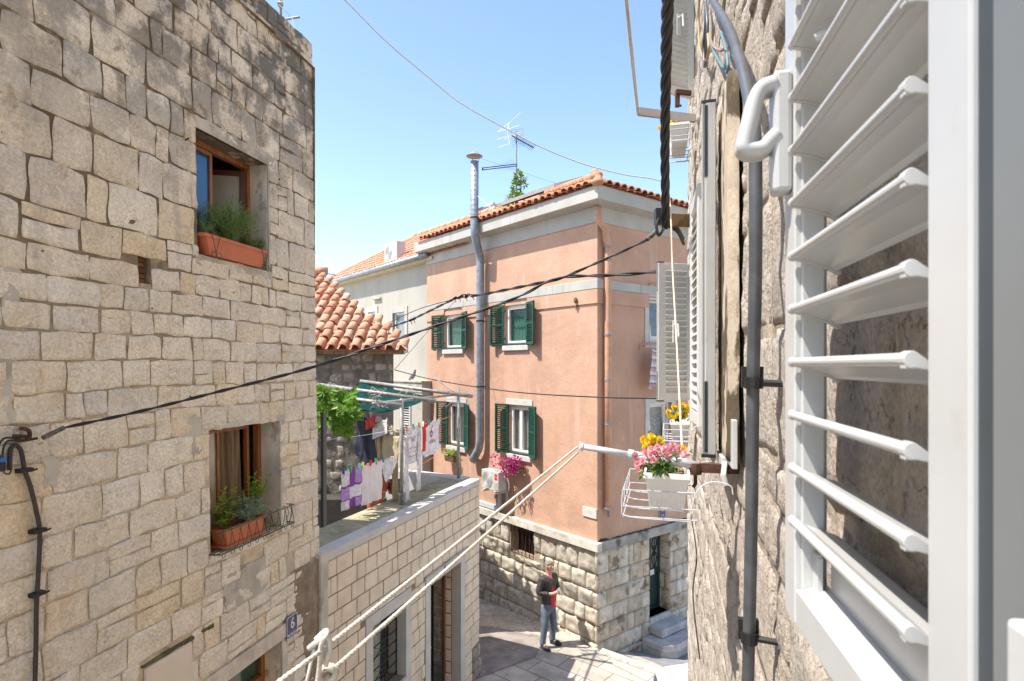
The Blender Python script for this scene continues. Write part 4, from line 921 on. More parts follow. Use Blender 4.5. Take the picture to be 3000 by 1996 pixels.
mb.build('cornice', m_white, pink, bevel=.01)
# roof: two planes meeting on a hip
pit = math.radians(21); cs, sn = math.cos(pit), math.sin(pit)
Cp = CK+FK.n*(OV+.05)+FR_.n*(OV+.05)+V((0, 0, 3.56))
mb = MB()
for fc, L in ((FK, KL+.3), (FR_, RL)):
    inw = -fc.n; ev = inw*cs+V((0, 0, sn)); en = fc.d.cross(ev); en = en if en.z > 0 else -en
    clip = lambda a, b: a > b*cs-.02
    tiles(mb, Cp, fc.d, ev, en, L, 3.2, .215, .36, rg, clip, r=.43)
    mb.poly([Cp-en*.02, Cp+fc.d*L-en*.02, Cp+fc.d*L+ev*3.3-en*.02, Cp+fc.d*3.3*cs+ev*3.3-en*.02])
rf = mb.build('roof', m_tile, pink, smooth=True)
mb = MB(); hd = (-(FK.n+FR_.n)); hd = V((hd.x, hd.y, math.sqrt(2)*math.tan(pit)/1.0)).normalized()
for i in range(8): mb.tube([Cp+hd*(.36*i+.15)+V((0, 0, .02)), Cp+hd*(.36*i+.55)+V((0, 0, .0))], [.10, .085], 10)
mb.ell(Cp+V((0, .10, .03)), .13, .12, .075, 10, 7)
ev = -FK.n*cs+V((0, 0, sn))
for i in range(14):
    q = Cp+FK.d*(.42+.10*i)+ev*.34+V((0, 0, .13)); mb.tube([q-ev*.14, q+ev*.2+V((0, 0, .03))], [.065, .075], 8)
mb.build('ridge', m_tile, rf, smooth=True)
sp = thing('solar_panel', 'dark solar panel lying low on the pink house roof tiles', 'solar panel', Cp+FK.d*2.0+ev*.8)
en = FK.d.cross(ev); en = en if en.z > 0 else -en
mb = MB(); ff = frame(Cp+FK.d*1.5+ev*.32+en*.20, FK.d, ev, en); mb.box(ff, 0, 2.1, 0, 1.0, 0, .05); mb.build('glass', mk('solar glass', (.008, .010, .018), .45, spec=.25), sp)
mb = MB(); rail_frame(mb, lambda a, b, c: ff(a, c, b), -.02, 2.12, -.01, .065, -.02, 1.02, .03); mb.tube([ff(2.0, -.1, .08), ff(3.0, -.12, .06)], .04, 8); mb.build('frame', m_alu, sp)

# windows with louvred shutters
def louvre(mb, fr, W, H, th=.04, n=None, st=.05, rail=.06, mid=True, slat=.05, mi=0, ang=.6):
    rail_frame(mb, fr, 0, W, -th/2, th/2, 0, H, st, mi)
    if mid: mb.box(fr, st, W-st, -th/2+.002, th/2-.002, H*.48, H*.48+rail*.8, mi)
    n = n or int((H-2*st)/.048); dz = (H-2*st)/n
    for i in range(n):
        z = st+dz*(i+.5); c, s = math.cos(ang)*slat/2, math.sin(ang)*slat/2
        mb.add([fr(x, y, z+w) for x in (st-.004, W-st+.004) for y, w in ((-c, s), (c, -s), (c, -s-.008), (-c, s-.008))],
               [(0, 1, 2, 3), (7, 6, 5, 4), (0, 4, 5, 1), (1, 5, 6, 2), (2, 6, 7, 3), (3, 7, 4, 0)], mi)
def kwindow(h, curtain, sash2, lab):
    u0, u1, z0, z1 = h; mb = MB(); rail_frame(mb, FK.fr, u0, u1, -.13, -.06, z0, z1, .06)
    for a, b in ([(u0+.05, (u0+u1)/2), ((u0+u1)/2, u1-.05)] if sash2 else [(u0+.05, u1-.05)]): rail_frame(mb, FK.fr, a, b, -.115, -.045, z0+.05, z1-.05, .05)
    w = mb.build('window', m_wframe, pink, bevel=.004)
    mb = MB(); mb.box(FK.fr, u0+.08, u1-.08, -.095, -.09, z0+.08, z1-.08); mb.build('pane', mk('clear pane', (.03, .05, .05), .05, alpha=.22, var=0, spec=.8), w)
    mb = MB(); mb.grid(lambda s, t: FK.pt(lerp(u0+.05, u1-.05, s), lerp(z0+.05, z1-.05, t), -.17+.012*math.sin(s*40)), 50, 2); mb.build('curtain', curtain, w, smooth=True)
    mb = MB(); mb.box(FK.fr, u0-.06, u1+.06, -.02, .055, z0-.13, z0-.01); mb.build('sill', m_whitestone, w, bevel=.008)
    mb = MB(); mb.box(FK.fr, u0-.01, u1+.01, -.03, .02, z0-.008, z0+.03); mb.build('sill_board', m_green, w)
    W = (u1-u0)*.53
    for (hu, sg, an) in ((u0, -1, .34), (u1, 1, .22)):
        hp = FK.pt(hu, 0, .03); ex = (FK.d*sg*math.cos(an)+FK.n*math.sin(an)); ey = ex.cross(V((0, 0, 1)))
        mb = MB(); louvre(mb, frame(hp+V((0, 0, z0+.0)), ex, ey), W, z1-z0+.02, .042)
        for c in (.15, .85): mb.box(frame(hp+V((0, 0, z0)), ex, ey), -.03, .06, -.028, .028, (z1-z0)*c, (z1-z0)*c+.04)
        mb.box(frame(hp+V((0, 0, z0)), ex, ey), W*.7, W*.85, -.03, .03, -.03, .0)
        mb.build('shutter', m_green, w)
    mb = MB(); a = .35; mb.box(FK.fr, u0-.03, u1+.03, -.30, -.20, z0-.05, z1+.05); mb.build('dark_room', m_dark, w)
    return w
kwindow(KW['ur'], m_curtg, False, 0); kwindow(KW['ul'], m_curtg, False, 0); kwindow(KW['lr'], m_curtw, True, 0); kwindow(KW['ll'], m_curtw, True, 0)
h = KW['lr']; mb = MB(); mb.box(FK.fr, h[0]-.10, h[1]+.10, -.02, .03, h[3]+.01, h[3]+.15); mb.build('window_lintel', m_whitestone, pink, bevel=.008)
h = KW['ll']; mb = MB(); mb.box(FK.fr, h[0]-.08, h[1]+.06, -.02, .03, h[3]+.01, h[3]+.15); mb.build('window_lintel', m_whitestone, pink, bevel=.008)
for k, cur in (('u', mk('bluish window glass', (.03, .075, .14), .08, var=.5, vscale=5, spec=.7)), ('l', m_curtb)):
    u0, u1, z0, z1 = RW[k]; mb = MB(); mb.box(FR_.fr, u0-.14, u0, -.02, .022, z0-.16, z1+.14); mb.box(FR_.fr, u1, u1+.14, -.02, .022, z0-.16, z1+.14); mb.box(FR_.fr, u0, u1, -.02, .022, z1, z1+.14); mb.box(FR_.fr, u0, u1, -.02, .03, z0-.16, z0)
    w = mb.build('window', m_whitestone, pink, bevel=.004)
    mb = MB(); rail_frame(mb, FR_.fr, u0, u1, -.14, -.07, z0, z1, .05); mb.build('window_frame', m_wframe, w, bevel=.004)
    mb = MB(); rail_frame(mb, frame(FR_.pt(u0+.04, z0+.05, -.10), FR_.d, FR_.n, V((0, 0, 1))+FR_.n*-.12), .1, u1-u0-.1, -.02, .02, 0, z1-z0-.1, .06); mb.build('tilted_sash', m_wframe, w)
    mb = MB(); mb.box(FR_.fr, u0+.04, u1-.04, -.2, -.19, z0+.04, z1-.04); mb.build('pane', cur if k == 'u' else mk('lace behind glass', (.22, .23, .22), .25, var=.35, vscale=16, spec=.7), w)
# barred cellar window
u0, u1, z0, z1 = BG
mb = MB(); mb.box(FK.fr, u0, u1, -.30, -.26, z0, z1); cw = mb.build('cellar_window', m_dark, pink)
mb = MB()
for i in range(7):
    u = lerp(u0+.03, u1-.03, i/6); mb.tube([FK.pt(u, z0, -.02), FK.pt(u, z1, -.02)], .009, 5)
    if i < 6: mb.tube([FK.pt(u+.045+.035*math.cos(a), z1-.1+.035*math.sin(a), -.02) for a in [k*.7 for k in range(9)]], .006, 4, closed=True)
    if i % 2 == 0 and i < 6: mb.tube([FK.pt(u, z0+.1, .0), FK.pt(u+.08, z1-.2, .0), FK.pt(u+.17, z0+.1, .0)], .006, 4)
mb.tube([FK.pt(u0, z0+.06, -.02), FK.pt(u1, z0+.06, -.02)], .009, 5); mb.tube([FK.pt(u0, z1-.05, -.02), FK.pt(u1, z1-.05, -.02)], .009, 5)
for i in range(5): mb.tube([FK.pt(lerp(u0+.1, u1-.1, i/4)+.04*math.cos(a), z0+.05+.04*math.sin(a), .02) for a in [k*.7 for k in range(9)]], .007, 4, closed=True)
mb.build('bars', m_rust, cw)
# door on the side street
u0, u1, z0, z1 = RD; um = (u0+u1)/2
mb = MB(); mb.box(FR_.fr, u0, u1, -.34, -.30, z0, z1)
rail_frame(mb, FR_.fr, u0, u1, -.31, -.27, z0, z1, .07); mb.box(FR_.fr, um-.035, um+.035, -.31, -.272, z0+.07, z1-.07); mb.box(FR_.fr, u0+.07, u1-.07, -.31, -.274, z0+.85, z0+.95)
for a, b in ((u0+.1, um-.06), (um+.06, u1-.1)): mb.box(FR_.fr, a, b, -.31, -.285, z0+.12, z0+.8)
d_ = mb.build('door', m_dgreen, pink, bevel=.006)
mb = MB()
for a, b in ((u0+.07, um-.035), (um+.035, u1-.07)): mb.box(FR_.fr, a, b, -.298, -.294, z0+.95, z1-.08)
mb.build('pane', mk('frosted door glass', (.20, .21, .19), .3, var=.2, vscale=5), d_)
mb = MB()
for a, b in ((u0+.07, um-.035), (um+.035, u1-.07)):
    c = (a+b)/2; zt, zb = z1-.08, z0+.95; zm = (zt+zb)/2
    for sg in (-1, 1):
        mb.tube(catmull([FR_.pt(c+sg*.015, zb, -.28), FR_.pt(c+sg*.09, zb+.22, -.28), FR_.pt(c+sg*.02, zm, -.28), FR_.pt(c+sg*.09, zt-.22, -.28), FR_.pt(c+sg*.015, zt, -.28)], 5), .009, 5)
        for dz in (-.07, .07): mb.tube([FR_.pt(c+sg*.035+.035*math.cos(q), zm+dz+.04*math.sin(q), -.278) for q in [k*.8 for k in range(8)]], .008, 4, closed=True)
    mb.tube([FR_.pt(c, zb, -.28), FR_.pt(c, zt, -.28)], .007, 5)
mb.build('grille', m_iron, d_)
mb = MB(); mb.box(FR_.fr, u0+.015, u0+.045, -.27, -.262, z0+.86, z0+1.1); mb.tube([FR_.pt(u0+.03, z0+1., -.26), FR_.pt(u0+.03, z0+1., -.21), FR_.pt(u0+.13, z0+.99, -.2)], .01, 6); mb.build('handle', mk('brass', (.55, .40, .14), .35, metal=.8), d_)
mb = MB(); mb.box(FR_.fr, um+.0, um+.14, -.272, -.266, z0+.80, z0+.92); mb.build('notice', m_enamel, d_)
mb = MB(); mb.box(FR_.fr, u0, u1, -.34, .03, z0-.14, z0); mb.box(FR_.fr, u0-.02, u1+.18, -.02, .36, z0-.31, z0-.14)
pts = [(u0-.3, .03), (u0-.25, .55), (u0+.05, .72), (u0+.6, .68), (u1+.9, .62), (u1+.9, .03)]
mb.prism(lambda a, b, c: FR_.pt(a, b, c), pts, z0-.48, z0-.33); mb.prism(lambda a, b, c: FR_.pt(a, b, c*.92), [(a, c) for a, c in pts], -6.9, z0-.482)
mb.build('door_step', mk('worn grey step stone', (.47, .46, .45), .8, var=.15, vscale=4, bump=.2, spots=[((.35, .34, .34), 3, .55, .1, .6)]), pink, bevel=.015)
# rain pipe
mb = MB(); u = FR_.u(1781, .09)
pp = [CK+FK.n*.05+FR_.n*.05+V((0, 0, 3.2)), CK+FK.n*.04+FR_.n*.08+V((0, 0, 2.93)), FR_.pt(.12, 2.78, .10), FR_.pt(u-.06, 2.56, .10), FR_.pt(u, 2.44, .09), FR_.pt(u, 2.2, .09), FR_.pt(u, 0, .09), FR_.pt(u, -2.97, .09)]
mb.tube(pp, .070, 12); rp_ = mb.build('rain_pipe', mk('pink painted pipe', (.58, .32, .20), .6, var=.12, vscale=6), pink, smooth=True)
mb = MB()
for z in (2.42, 2.16, .62, -.30, -1.2, -2.92): mb.tube([FR_.pt(u, z-.018, .09), FR_.pt(u, z+.018, .09)], .077, 12); mb.box(FR_.fr, u-.075, u+.01, 0, .1, z-.012, z+.012)
mb.tube([FR_.pt(u+.02, -2.97, .09), FR_.pt(u+.03, -3.10, .09)], .03, 8); mb.build('pipe_clip', m_steel, rp_)
# small wall lamp stub between the floors
mb = MB(); q, z = FK.hit(1687, 880, .05); mb.ell(FK.pt(q, z, .06), .04, .04, .07); mb.box(FK.fr, q-.015, q+.03, 0, .06, z-.14, z-.10); mb.box(FK.fr, q-.03, q+.07, .02, .04, z-.13, z-.11)
mb.build('wall_bracket', m_oldwood, pink)
# flue
fl = thing('flue_pipe', 'tall galvanised flue pipe with a conical cap running up the pink wall', 'flue', FK.pt(FK.u(1410, .16), -2.2, .16))
ul, uu = FK.u(1407, .17), FK.u(1390, .47); zt = P(1390, 452, FK.pt(uu, 0, .47).y).z
mb = MB(); pth = [FK.pt(ul+.42, -2.42, .1), FK.pt(ul+.22, -2.30, .17), FK.pt(ul+.06, -2.1, .17), FK.pt(ul, -1.86, .17), FK.pt(ul, 2.60, .17), FK.pt(ul, 2.76, .19), FK.pt(lerp(ul, uu, .6), 3.0, .34), FK.pt(uu, 3.22, .46), FK.pt(uu, 3.4, .47), FK.pt(uu, zt-.18, .47)]
mb.tube(pth, .102, 16); mb.build('tube', m_steel, fl, smooth=True)
mb = MB()
for k in range(60):
    z = -1.7+k*.12
    if 2.5 < z < 3.35 or z > zt-.2: continue
    q = FK.pt(ul, z, .17) if z < 2.6 else FK.pt(uu, z, .47)
    mb.tube([q, q+V((0, 0, .006))], .1040, 16)
mb.build('seam_ring', m_steel, fl)
mb = MB()
for z, u_, w in ((3.62, uu, .47), (1.1, ul, .17), (-.55, ul, .17)): mb.tube([FK.pt(u_, z, w), FK.pt(u_, z+.035, w)], .108, 16); mb.box(FK.fr, u_-.01, u_+.01, .0, w, z, z+.02)
mb.build('bracket', m_iron, fl)
mb = MB(); q = FK.pt(uu, zt, .47); mb.lathe(q, (0, 0, 1), [(.20, -.06), (.205, -.05), (.02, .08), (.0, .085)], 20)
for a in (0, 2.1, 4.2): mb.tube([q+V((.1*math.cos(a), .1*math.sin(a), -.2)), q+V((.12*math.cos(a), .12*math.sin(a), -.03))], .008, 5)
mb.build('cap', m_steel, fl)
mb = MB(); q = FK.pt(uu, 4.25, .47); mb.tube([q, FK.pt(uu+.75, 3.5, .31), FK.pt(uu+.4, 3.52, .31)], .004, 4); mb.tube([q, FK.pt(uu-1.05, 3.38, .31)], .005, 4); mb.build('guy_wire', m_alu, fl)
# flowers, air conditioner, plates
h = KW['lr']; uc = (h[0]+h[1])/2+.12; fb = frame(FK.pt(uc, h[2]-.36, .14), FK.d, FK.n)
mb = MB(); box_planter(mb, fb, .7, .16, .14, .85, .02); ob = mb.build('window_box', m_oldwood); tag(ob, 'small dark flower box hidden under the magenta flowers', 'flower box')
bg = thing('bougainvillea', 'magenta bougainvillea spilling from the box under the lower right green window', 'plant', FK.pt(uc, h[2]-.3, .2))
mb = MB()
for i in range(9): leaf_clump(mb, FK.pt(uc+rg.uniform(-.42, .42), h[2]-.26+rg.uniform(-.14, .16), .22+rg.uniform(-.05, .12)), .16, .14, .13, 55, .06, .05, rg)
mb.build('blossom', m_magenta, bg)
mb = MB()
for i in range(7): leaf_clump(mb, FK.pt(uc+rg.uniform(-.4, .4), h[2]-.28+rg.uniform(-.14, .1), .19), .15, .12, .1, 26, .06, .04, rg)
mb.build('leaves', m_leaf, bg)
h = KW['ll']; u, z = FK.hit(1320, 1335, .15); fb = frame(FK.pt(u, z-.16, .14), FK.d, FK.n); mb = MB(); box_planter(mb, fb, .45, .16, .15, .85, .02); tag(mb.build('window_box', m_oldwood), 'dark flower box with a pale green spider plant on the pink wall', 'flower box')
mb = MB()
for i in range(90):
    a = rg.uniform(0, 6.28); s = fb(rg.uniform(-.15, .15), rg.uniform(-.03, .03), .14); k = rg.uniform(.1, .26); t = s+V((math.cos(a)*k, math.sin(a)*k-.03, rg.uniform(.0, .24))); m_ = s.lerp(t, .5)+V((0, 0, .08))
    for p_, q_ in ((s, m_), (m_, t)): mb.leaf(p_, q_-p_, V((0, 0, 1)), (q_-p_).length*1.1, .022, bend=.1)
tag(mb.build('spider_plant', leafmat('spider plant leaf', [(.30, .42, .10), (.42, .50, .18), (.20, .32, .06)], .35)), 'pale green spider plant in the box right of the terrace post', 'plant')
def ac_unit(fr, W, H, D, lab, fan_u, marks):
    t = thing('air_conditioner', lab, 'air conditioner', fr(W/2, 0, 0)); mb = MB(); mb.box(fr, 0, W, 0, D, 0, H)
    for a in (.1, W-.16): mb.box(fr, a, a+.06, -.02, D+.02, -.03, 0)
    mb.build('casing', m_acw, t, bevel=.012)
    mb = MB(); cx, cz, r = fan_u, H*.5, min(H*.43, .23)
    for k in range(8): mb.tube([fr(cx+r*(k+1)/8*math.cos(a), D+.008, cz+r*(k+1)/8*math.sin(a)) for a in [j*.3142 for j in range(20)]], .003, 4, closed=True)
    for k in range(10): a = k*.628; mb.tube([fr(cx, D+.006, cz), fr(cx+r*math.cos(a), D+.006, cz+r*math.sin(a))], .003, 4)
    mb.build('fan_grille', m_acg, t)
    mb = MB(); mb.lathe(fr(cx, D+.001, cz), fr(0, 1, 0)-fr(0, 0, 0), [(r, 0), (r, .003)], 24); mb.build('fan_opening', mk('dim fan opening', (.48, .48, .46), .6, var=.1), t)
    return t
u, z = FK.hit(1445, 1440, .42); fa = frame(FK.pt(FK.u(1453, .45), z-.0, .12), FK.d, FK.n)
t = ac_unit(fa, .68, .46, .26, 'white air conditioner with two red squares hung on the pink wall', .44, 1)
mb = MB()
for z in (.27, .35): mb.box(fa, .045, .145, .26, .265, z, z+.062)
mb.build('red_label', mk('red label', (.75, .02, .015), .5, var=0), t)
mb = MB()
for k in range(7): mb.box(fa, .03, .16, .26, .268, .04+.028*k, .054+.028*k)
mb.build('vent_slat', m_acw, t)
mb = MB(); mb.tube(catmull([fa(-.0, .1, .35), fa(-.10, .06, .32), fa(-.12, .03, .15), fa(-.06, .0, .0)], 5), .022, 8); mb.box(fa, -.012, .0, .06, .2, .1, .3); mb.box(fa, -.006, -.0, .19, .2, .28, .42); mb.build('pipe_cover', m_alu, t)
mb = MB()
for a in (.1, .58): mb.box(fa, a, a+.04, -.12, .28, -.07, -.035); mb.box(fa, a, a+.04, -.12, -.08, -.3, -.035)
mb.build('bracket', m_alu, t)
mb = MB(); uq = FK.u(1462, .05); za = FK.hit(1462, 1448, .05)[1]; mb.box(FK.fr, uq-.05, uq+.05, .0, .06, ZB+.14, za); mb.box(FK.fr, uq+.0, KL-2.6, .0, .07, ZB+.03, ZB+.14); tag(mb.build('cable_trunking', m_alu), 'white cable trunking below the red labelled air conditioner', 'trunking')
u0_, zt_ = FK.hit(1709, 1487); u1_, zb_ = FK.hit(1749, 1512); q = thing('street_plaque', 'worn marble street plaque screwed to the pink wall near its corner', 'sign', FK.pt((u0_+u1_)/2, zb_, 0))
zc = (FK.hit(1729, 1487+4.5)[1]+FK.hit(1729, 1512)[1])/2; mb = MB(); mb.box(FK.fr, u1_, u0_, .0, .025, zc-.10, zc+.10); mb.build('slab', m_plaque, q, bevel=.004)
mb = MB()
for a in (.14, .3, .45, .52, .62, .7, .83): mb.box(FK.fr, lerp(u0_, u1_, a)-.008, lerp(u0_, u1_, a)+.008, .0255, .027, zc-.035, zc+.045)
for a in (.06, .94):
    for z in (-.08, .08): mb.ell(FK.pt(lerp(u0_, u1_, a), zc+z, .027), .008, .008, .008, 6, 4)
mb.build('worn_letter', m_letter, q)
u0_, u1_ = FR_.u(1930), FR_.u(1949); _, zb_ = FR_.hit(1939, 1519); q = thing('street_sign', 'blue enamel plate on the pink side wall behind the white flower rack', 'sign', FR_.pt(u0_, zb_, 0))
mb = MB(); mb.box(FR_.fr, u0_, u1_, .01, .016, zb_, zb_+.30); mb.build('plate', m_sign, q)
mb = MB(); rail_frame(mb, FR_.fr, u0_+.006, u1_-.006, .0165, .018, zb_+.006, zb_+.294, .008); um = (u0_+u1_)/2; mb.text('1', frame(FR_.pt(um, zb_+.19, .018), FR_.d, FR_.n), .17, .003); mb.text('SPLIT', frame(FR_.pt(um, zb_+.06, .018), FR_.d, FR_.n), .07, .003, sx=.7); mb.build('lettering', m_enamel, q)
# rail with a striped rag rug below the side window
u0_, z_ = FR_.hit(1873, 1010); mb = MB(); a = FR_.pt(u0_, z_, 0); mb.tube([a+V((0, 0, -.12)), a+V((0, 0, .03))], .02, 6); mb.box(frame(a, FR_.n*.35+FR_.d*.93, FR_.d), 0, 1.5, -.015, .015, .0, .05); tag(mb.build('drying_rail', mk('pink painted rail', (.50, .26, .15), .6, var=.15)), 'pink painted drying rail under the upper side window', 'rail')
a = FR_.pt(*FR_.hit(1909, 1022, .30), .30); b = FR_.pt(*FR_.hit(1975, 1036, .30), .30)
mb = cloth(a, b, .80, [(0, 0, 1), (1, -.14, .9)], rg, .02, 24, 50, mi=lambda s, t: int(t*23+.4*math.sin(s*4)) % 5); k_ = mb.fn
rug = mb.build('rag_rug', [mk('rug white', (.66, .60, .58), .95, var=.15, vscale=20), mk('rug blue', (.22, .22, .36), .95, var=.2, vscale=20), mk('rug rose', (.56, .34, .28), .95, var=.2, vscale=20), mk('rug grey', (.42, .38, .42), .95, var=.2, vscale=20), mk('rug cream', (.66, .57, .44), .95, var=.2, vscale=20)], smooth=True, solid=.01)
tag(rug, 'striped fringed rag rug hung out below the upper side window', 'rug')
mb = MB()
for i in range(40): s = k_(i/39, 1.); mb.tube([s, s+V((rg.uniform(-.01, .01), 0, -.07))], .004, 3)
fr_ = mb.build('fringe', mk('rug fringe', (.62, .56, .52), .95), rug)

# ================= cream house beyond =================
FG = Fac(*(FK.pt(0, 0, -.14).xy), -.8003, 1, -1); FA = Fac(*(FK.pt(0, 0, .30).xy), -.8003, 1, -1)
cream = thing('cream_house', 'cream rendered house with a red tiled roof beyond the pink house', 'house', FG.pt(9, GZ))
def gwin(x0, x1, yt, yb):
    um, zt = FG.hit((x0+x1)/2, yt); _, zb = FG.hit((x0+x1)/2, yb); return (FG.u(x1), FG.u(x0), zb, zt)
GW = [gwin(1152, 1187, 916, 1012), gwin(1080, 1101, 915, 1000)]
GE = 3.10; GL1 = FG.u(968)
mb = MB(); wall_holes(mb, FG, KL-.3, GL1, GZ, GE, GW, .15); a = FG.pt(GL1, 0); mb.quad(V((a.x, a.y, GZ)), V((a.x+4, a.y+3, GZ)), V((a.x+4, a.y+3, GE)), V((a.x, a.y, GE))); mb.build('wall', m_grey, cream)
for h in GW:
    u0, u1, z0, z1 = h; mb = MB(); mb.box(FG.fr, u0-.18, u0, -.02, .03, z0-.2, z1+.18); mb.box(FG.fr, u1, u1+.18, -.02, .03, z0-.2, z1+.18); mb.box(FG.fr, u0, u1, -.02, .03, z1, z1+.18); mb.box(FG.fr, u0, u1, -.02, .05, z0-.2, z0); w = mb.build('window', m_white, cream, bevel=.005)
    mb = MB(); rail_frame(mb, FG.fr, u0, u1, -.12, -.06, z0, z1, .07); mb.build('window_frame', m_wframe, w)
    mb = MB(); mb.box(FG.fr, u0+.05, u1-.05, -.11, -.10, z0+.05, z1-.05); mb.build('pane', mk('checked curtain behind glass', (.20, .24, .27), .15, var=.2, vscale=9, spec=.7), w)
mb = MB(); mb.box(FG.fr, KL-.4, GL1+.3, -.05, .22, GE-.06, GE+.04); mb.build('eaves', mk('ochre eaves', (.55, .47, .30), .9, var=.1), cream)
mb = MB(); mb.tube([FG.pt(KL-.25, GE+.08, .30), FG.pt(GL1+.25, GE+.06, .30)], .075, 10)
for k in range(9): u = lerp(KL, GL1, k/8); mb.tube([FG.pt(u-.02, GE+.08, .30), FG.pt(u+.02, GE+.08, .30)], .085, 10)
mb.build('gutter', mk('zinc gutter', (.34, .37, .41), .45, metal=.4, var=.15), cream, smooth=True)
pit = math.radians(33); ev = -FG.n*math.cos(pit)+V((0, 0, math.sin(pit))); en = FG.d.cross(ev); en = en if en.z > 0 else -en
o = FG.pt(KL-2.2, GE+.10, .26); RLn = GL1-KL+2.4; S_ = 3.2
clip = lambda a, b: a < RLn-b*.88
mb = MB(); tiles(mb, o, FG.d, ev, en, RLn, S_, .20, .34, rg, clip, r=.44); mb.poly([o-en*.02, o+FG.d*RLn-en*.02, o+FG.d*(RLn-S_*.88)+ev*S_-en*.02, o+ev*S_-en*.02])
rf = mb.build('roof', mk('newer roof tile', (.6, .25, .15), .85, cols=[(.60, .25, .15), (.66, .30, .19), (.56, .22, .13), (.64, .33, .22)], var=.1, vscale=8), cream, smooth=True)
mb = MB()
for i in range(18):
    q = o+ev*S_+en*.04+FG.d*(.42*i)
    if .42*i < RLn-S_*.88: mb.tube([q, q+FG.d*.46], [.12, .10], 8)
for i in range(9):
    q0 = o+FG.d*(RLn-S_*.88*i/9)+ev*(S_*i/9)+en*.04; q1 = o+FG.d*(RLn-S_*.88*(i+1)/9)+ev*(S_*(i+1)/9)+en*.04; mb.tube([q0, q1], [.10, .085], 8)
mb.build('ridge', m_tile, rf, smooth=True)
mb = MB(); q = FG.pt(KL+.0, GE+.3, .05); mb.prism(lambda a, b, c: FG.pt(a, c, b), [(KL-.2, GE+.18), (KL+1.6, GE+.18), (KL-.2, GE+.82)], -.5, -.1); mb.build('roof_flashing', mk('lead flashing', (.28, .30, .34), .5, metal=.3, var=.1), cream)
mb = MB(); u, z = FG.hit(1108, 876, .0); mb.tube([FG.pt(u-.28, z, .05), FG.pt(u+.28, z+.01, .05)], .035, 8); u, z = FG.hit(1109, 829); mb.tube([FG.pt(u, z, -.01), FG.pt(u, z, .012)], .05, 10); mb.build('wall_vent', m_grey, cream)
u, z = FG.hit(1150, 780, .1); fa = frame(FG.pt(FG.u(1168, .1), GE+.22, -.15), FG.d, FG.n); ac_unit(fa, .85, .62, .32, 'white air conditioner sitting on the gutter edge of the cream house roof', .55, 0)
# low annex with a ledge
mb = MB(); zl = FA.hit(1210, 1121)[1]; ua, ub = KL-.25, FA.u(1120); AW = (FA.u(1201), FA.u(1178), FA.hit(1190, 1300)[1], FA.hit(1190, 1186)[1])
wall_holes(mb, FA, ua, ub, GZ, zl, [AW], .12); mb.quad(FA.pt(ua, GZ), FA.pt(ua, zl), FA.pt(ua, zl, -.6), FA.pt(ua, GZ, -.6)); mb.quad(FA.pt(ua, zl), FA.pt(ub, zl), FA.pt(ub, zl, -.5), FA.pt(ua, zl, -.5)); mb.build('annex_wall', m_grey, cream)
mb = MB(); mb.box(FA.fr, ua-.03, ub, -.5, .05, zl-.0, zl+.06); mb.box(FA.fr, ua-.02, ub, -.02, .02, zl-.28, zl-.004); mb.build('annex_ledge', m_greystone, cream, bevel=.01)
u0, u1, z0, z1 = AW; mb = MB(); rail_frame(mb, FA.fr, u0-.08, u1+.08, -.02, .03, z0-.1, z1+.08, .09); w = mb.build('window', m_white, cream)
mb = MB(); louvre(mb, frame(FA.pt(u0, z0, -.05), FA.d, FA.n), u1-u0, z1-z0, .04, n=15, st=.04); mb.build('shutter', m_shut, w)
mb = MB(); mb.box(FA.fr, u0, u1, -.14, -.13, z0, z1); mb.build('dark_room', mk('rust red room', (.12, .03, .02), .9), w)

# ================= roof aerial with its climber =================
mY = 15.2; mt = P(1513, 385, mY); mbm = P(1513, 610, mY)
an = thing('tv_aerial', 'tv aerial mast with three antennas on the pink house roof', 'aerial', mbm)
mb = MB(); mb.tube([mbm+V((0, 0, -.3)), mt], .018, 8); mb.build('mast', m_pipe, an)
m_anw = mk('white aluminium rod', (.75, .75, .76), .4, metal=.3)
mb = MB(); mb.tube([P(1492, 360, mY), P(1487, 383, mY), P(1494, 423, mY)], .014, 6)
for (x0, y0, x1, y1, x2, y2) in ((1525, 330, 1492, 360, 1457, 388), (1522, 367, 1489, 378, 1462, 385), (1528, 386, 1500, 395, 1456, 409), (1532, 391, 1505, 398, 1478, 407), (1493, 421, 1478, 426, 1460, 432)): mb.tube([P(x0, y0, mY-.3), P(x1, y1, mY), P(x2, y2, mY+.3)], .006, 4)
mb.build('band_antenna', m_anw, an)
mb = MB(); a, b = P(1500, 398, mY), P(1563, 433, mY-.5); mb.tube([a, b], .016, 6)
for k in range(13):
    c = a.lerp(b, .2+.8*k/12); mb.tube([c+V((-.06, .1, -.035)), c+V((.06, -.1, .035))], .005, 4)
for k in range(9): c = P(1522+k*.8, 380+k*6, mY+.1); mb.tube([c+V((-.25, 0, -.03)), c+V((.1, 0, .02))], .003, 3)
mb.build('comb_antenna', m_iron, an)
mb = MB(); a, b = P(1414, 496, mY-.1), P(1516, 484, mY)
for dz in (0, .05): mb.tube([a+V((0, 0, dz-.02)), b+V((0, 0, dz-.02))], .011, 6)
for k in range(13): c = a.lerp(b, .3+.65*k/12); l = .06+.012*k; mb.tube([c+V((-l*.5, .1, l)), c+V((l*.5, -.1, -l))], .0035, 3)
mb.tube([a+V((0, 0, -.03)), a+V((0, 0, .04))], .02, 6); mb.build('log_antenna', m_iron, an)
mb = MB(); mb.tube([P(1405, 463, mY), P(1530, 505, mY), P(1650, 545, mY-1)], .003, 3); mb.build('stay_wire', m_iron, an)
mb = MB()
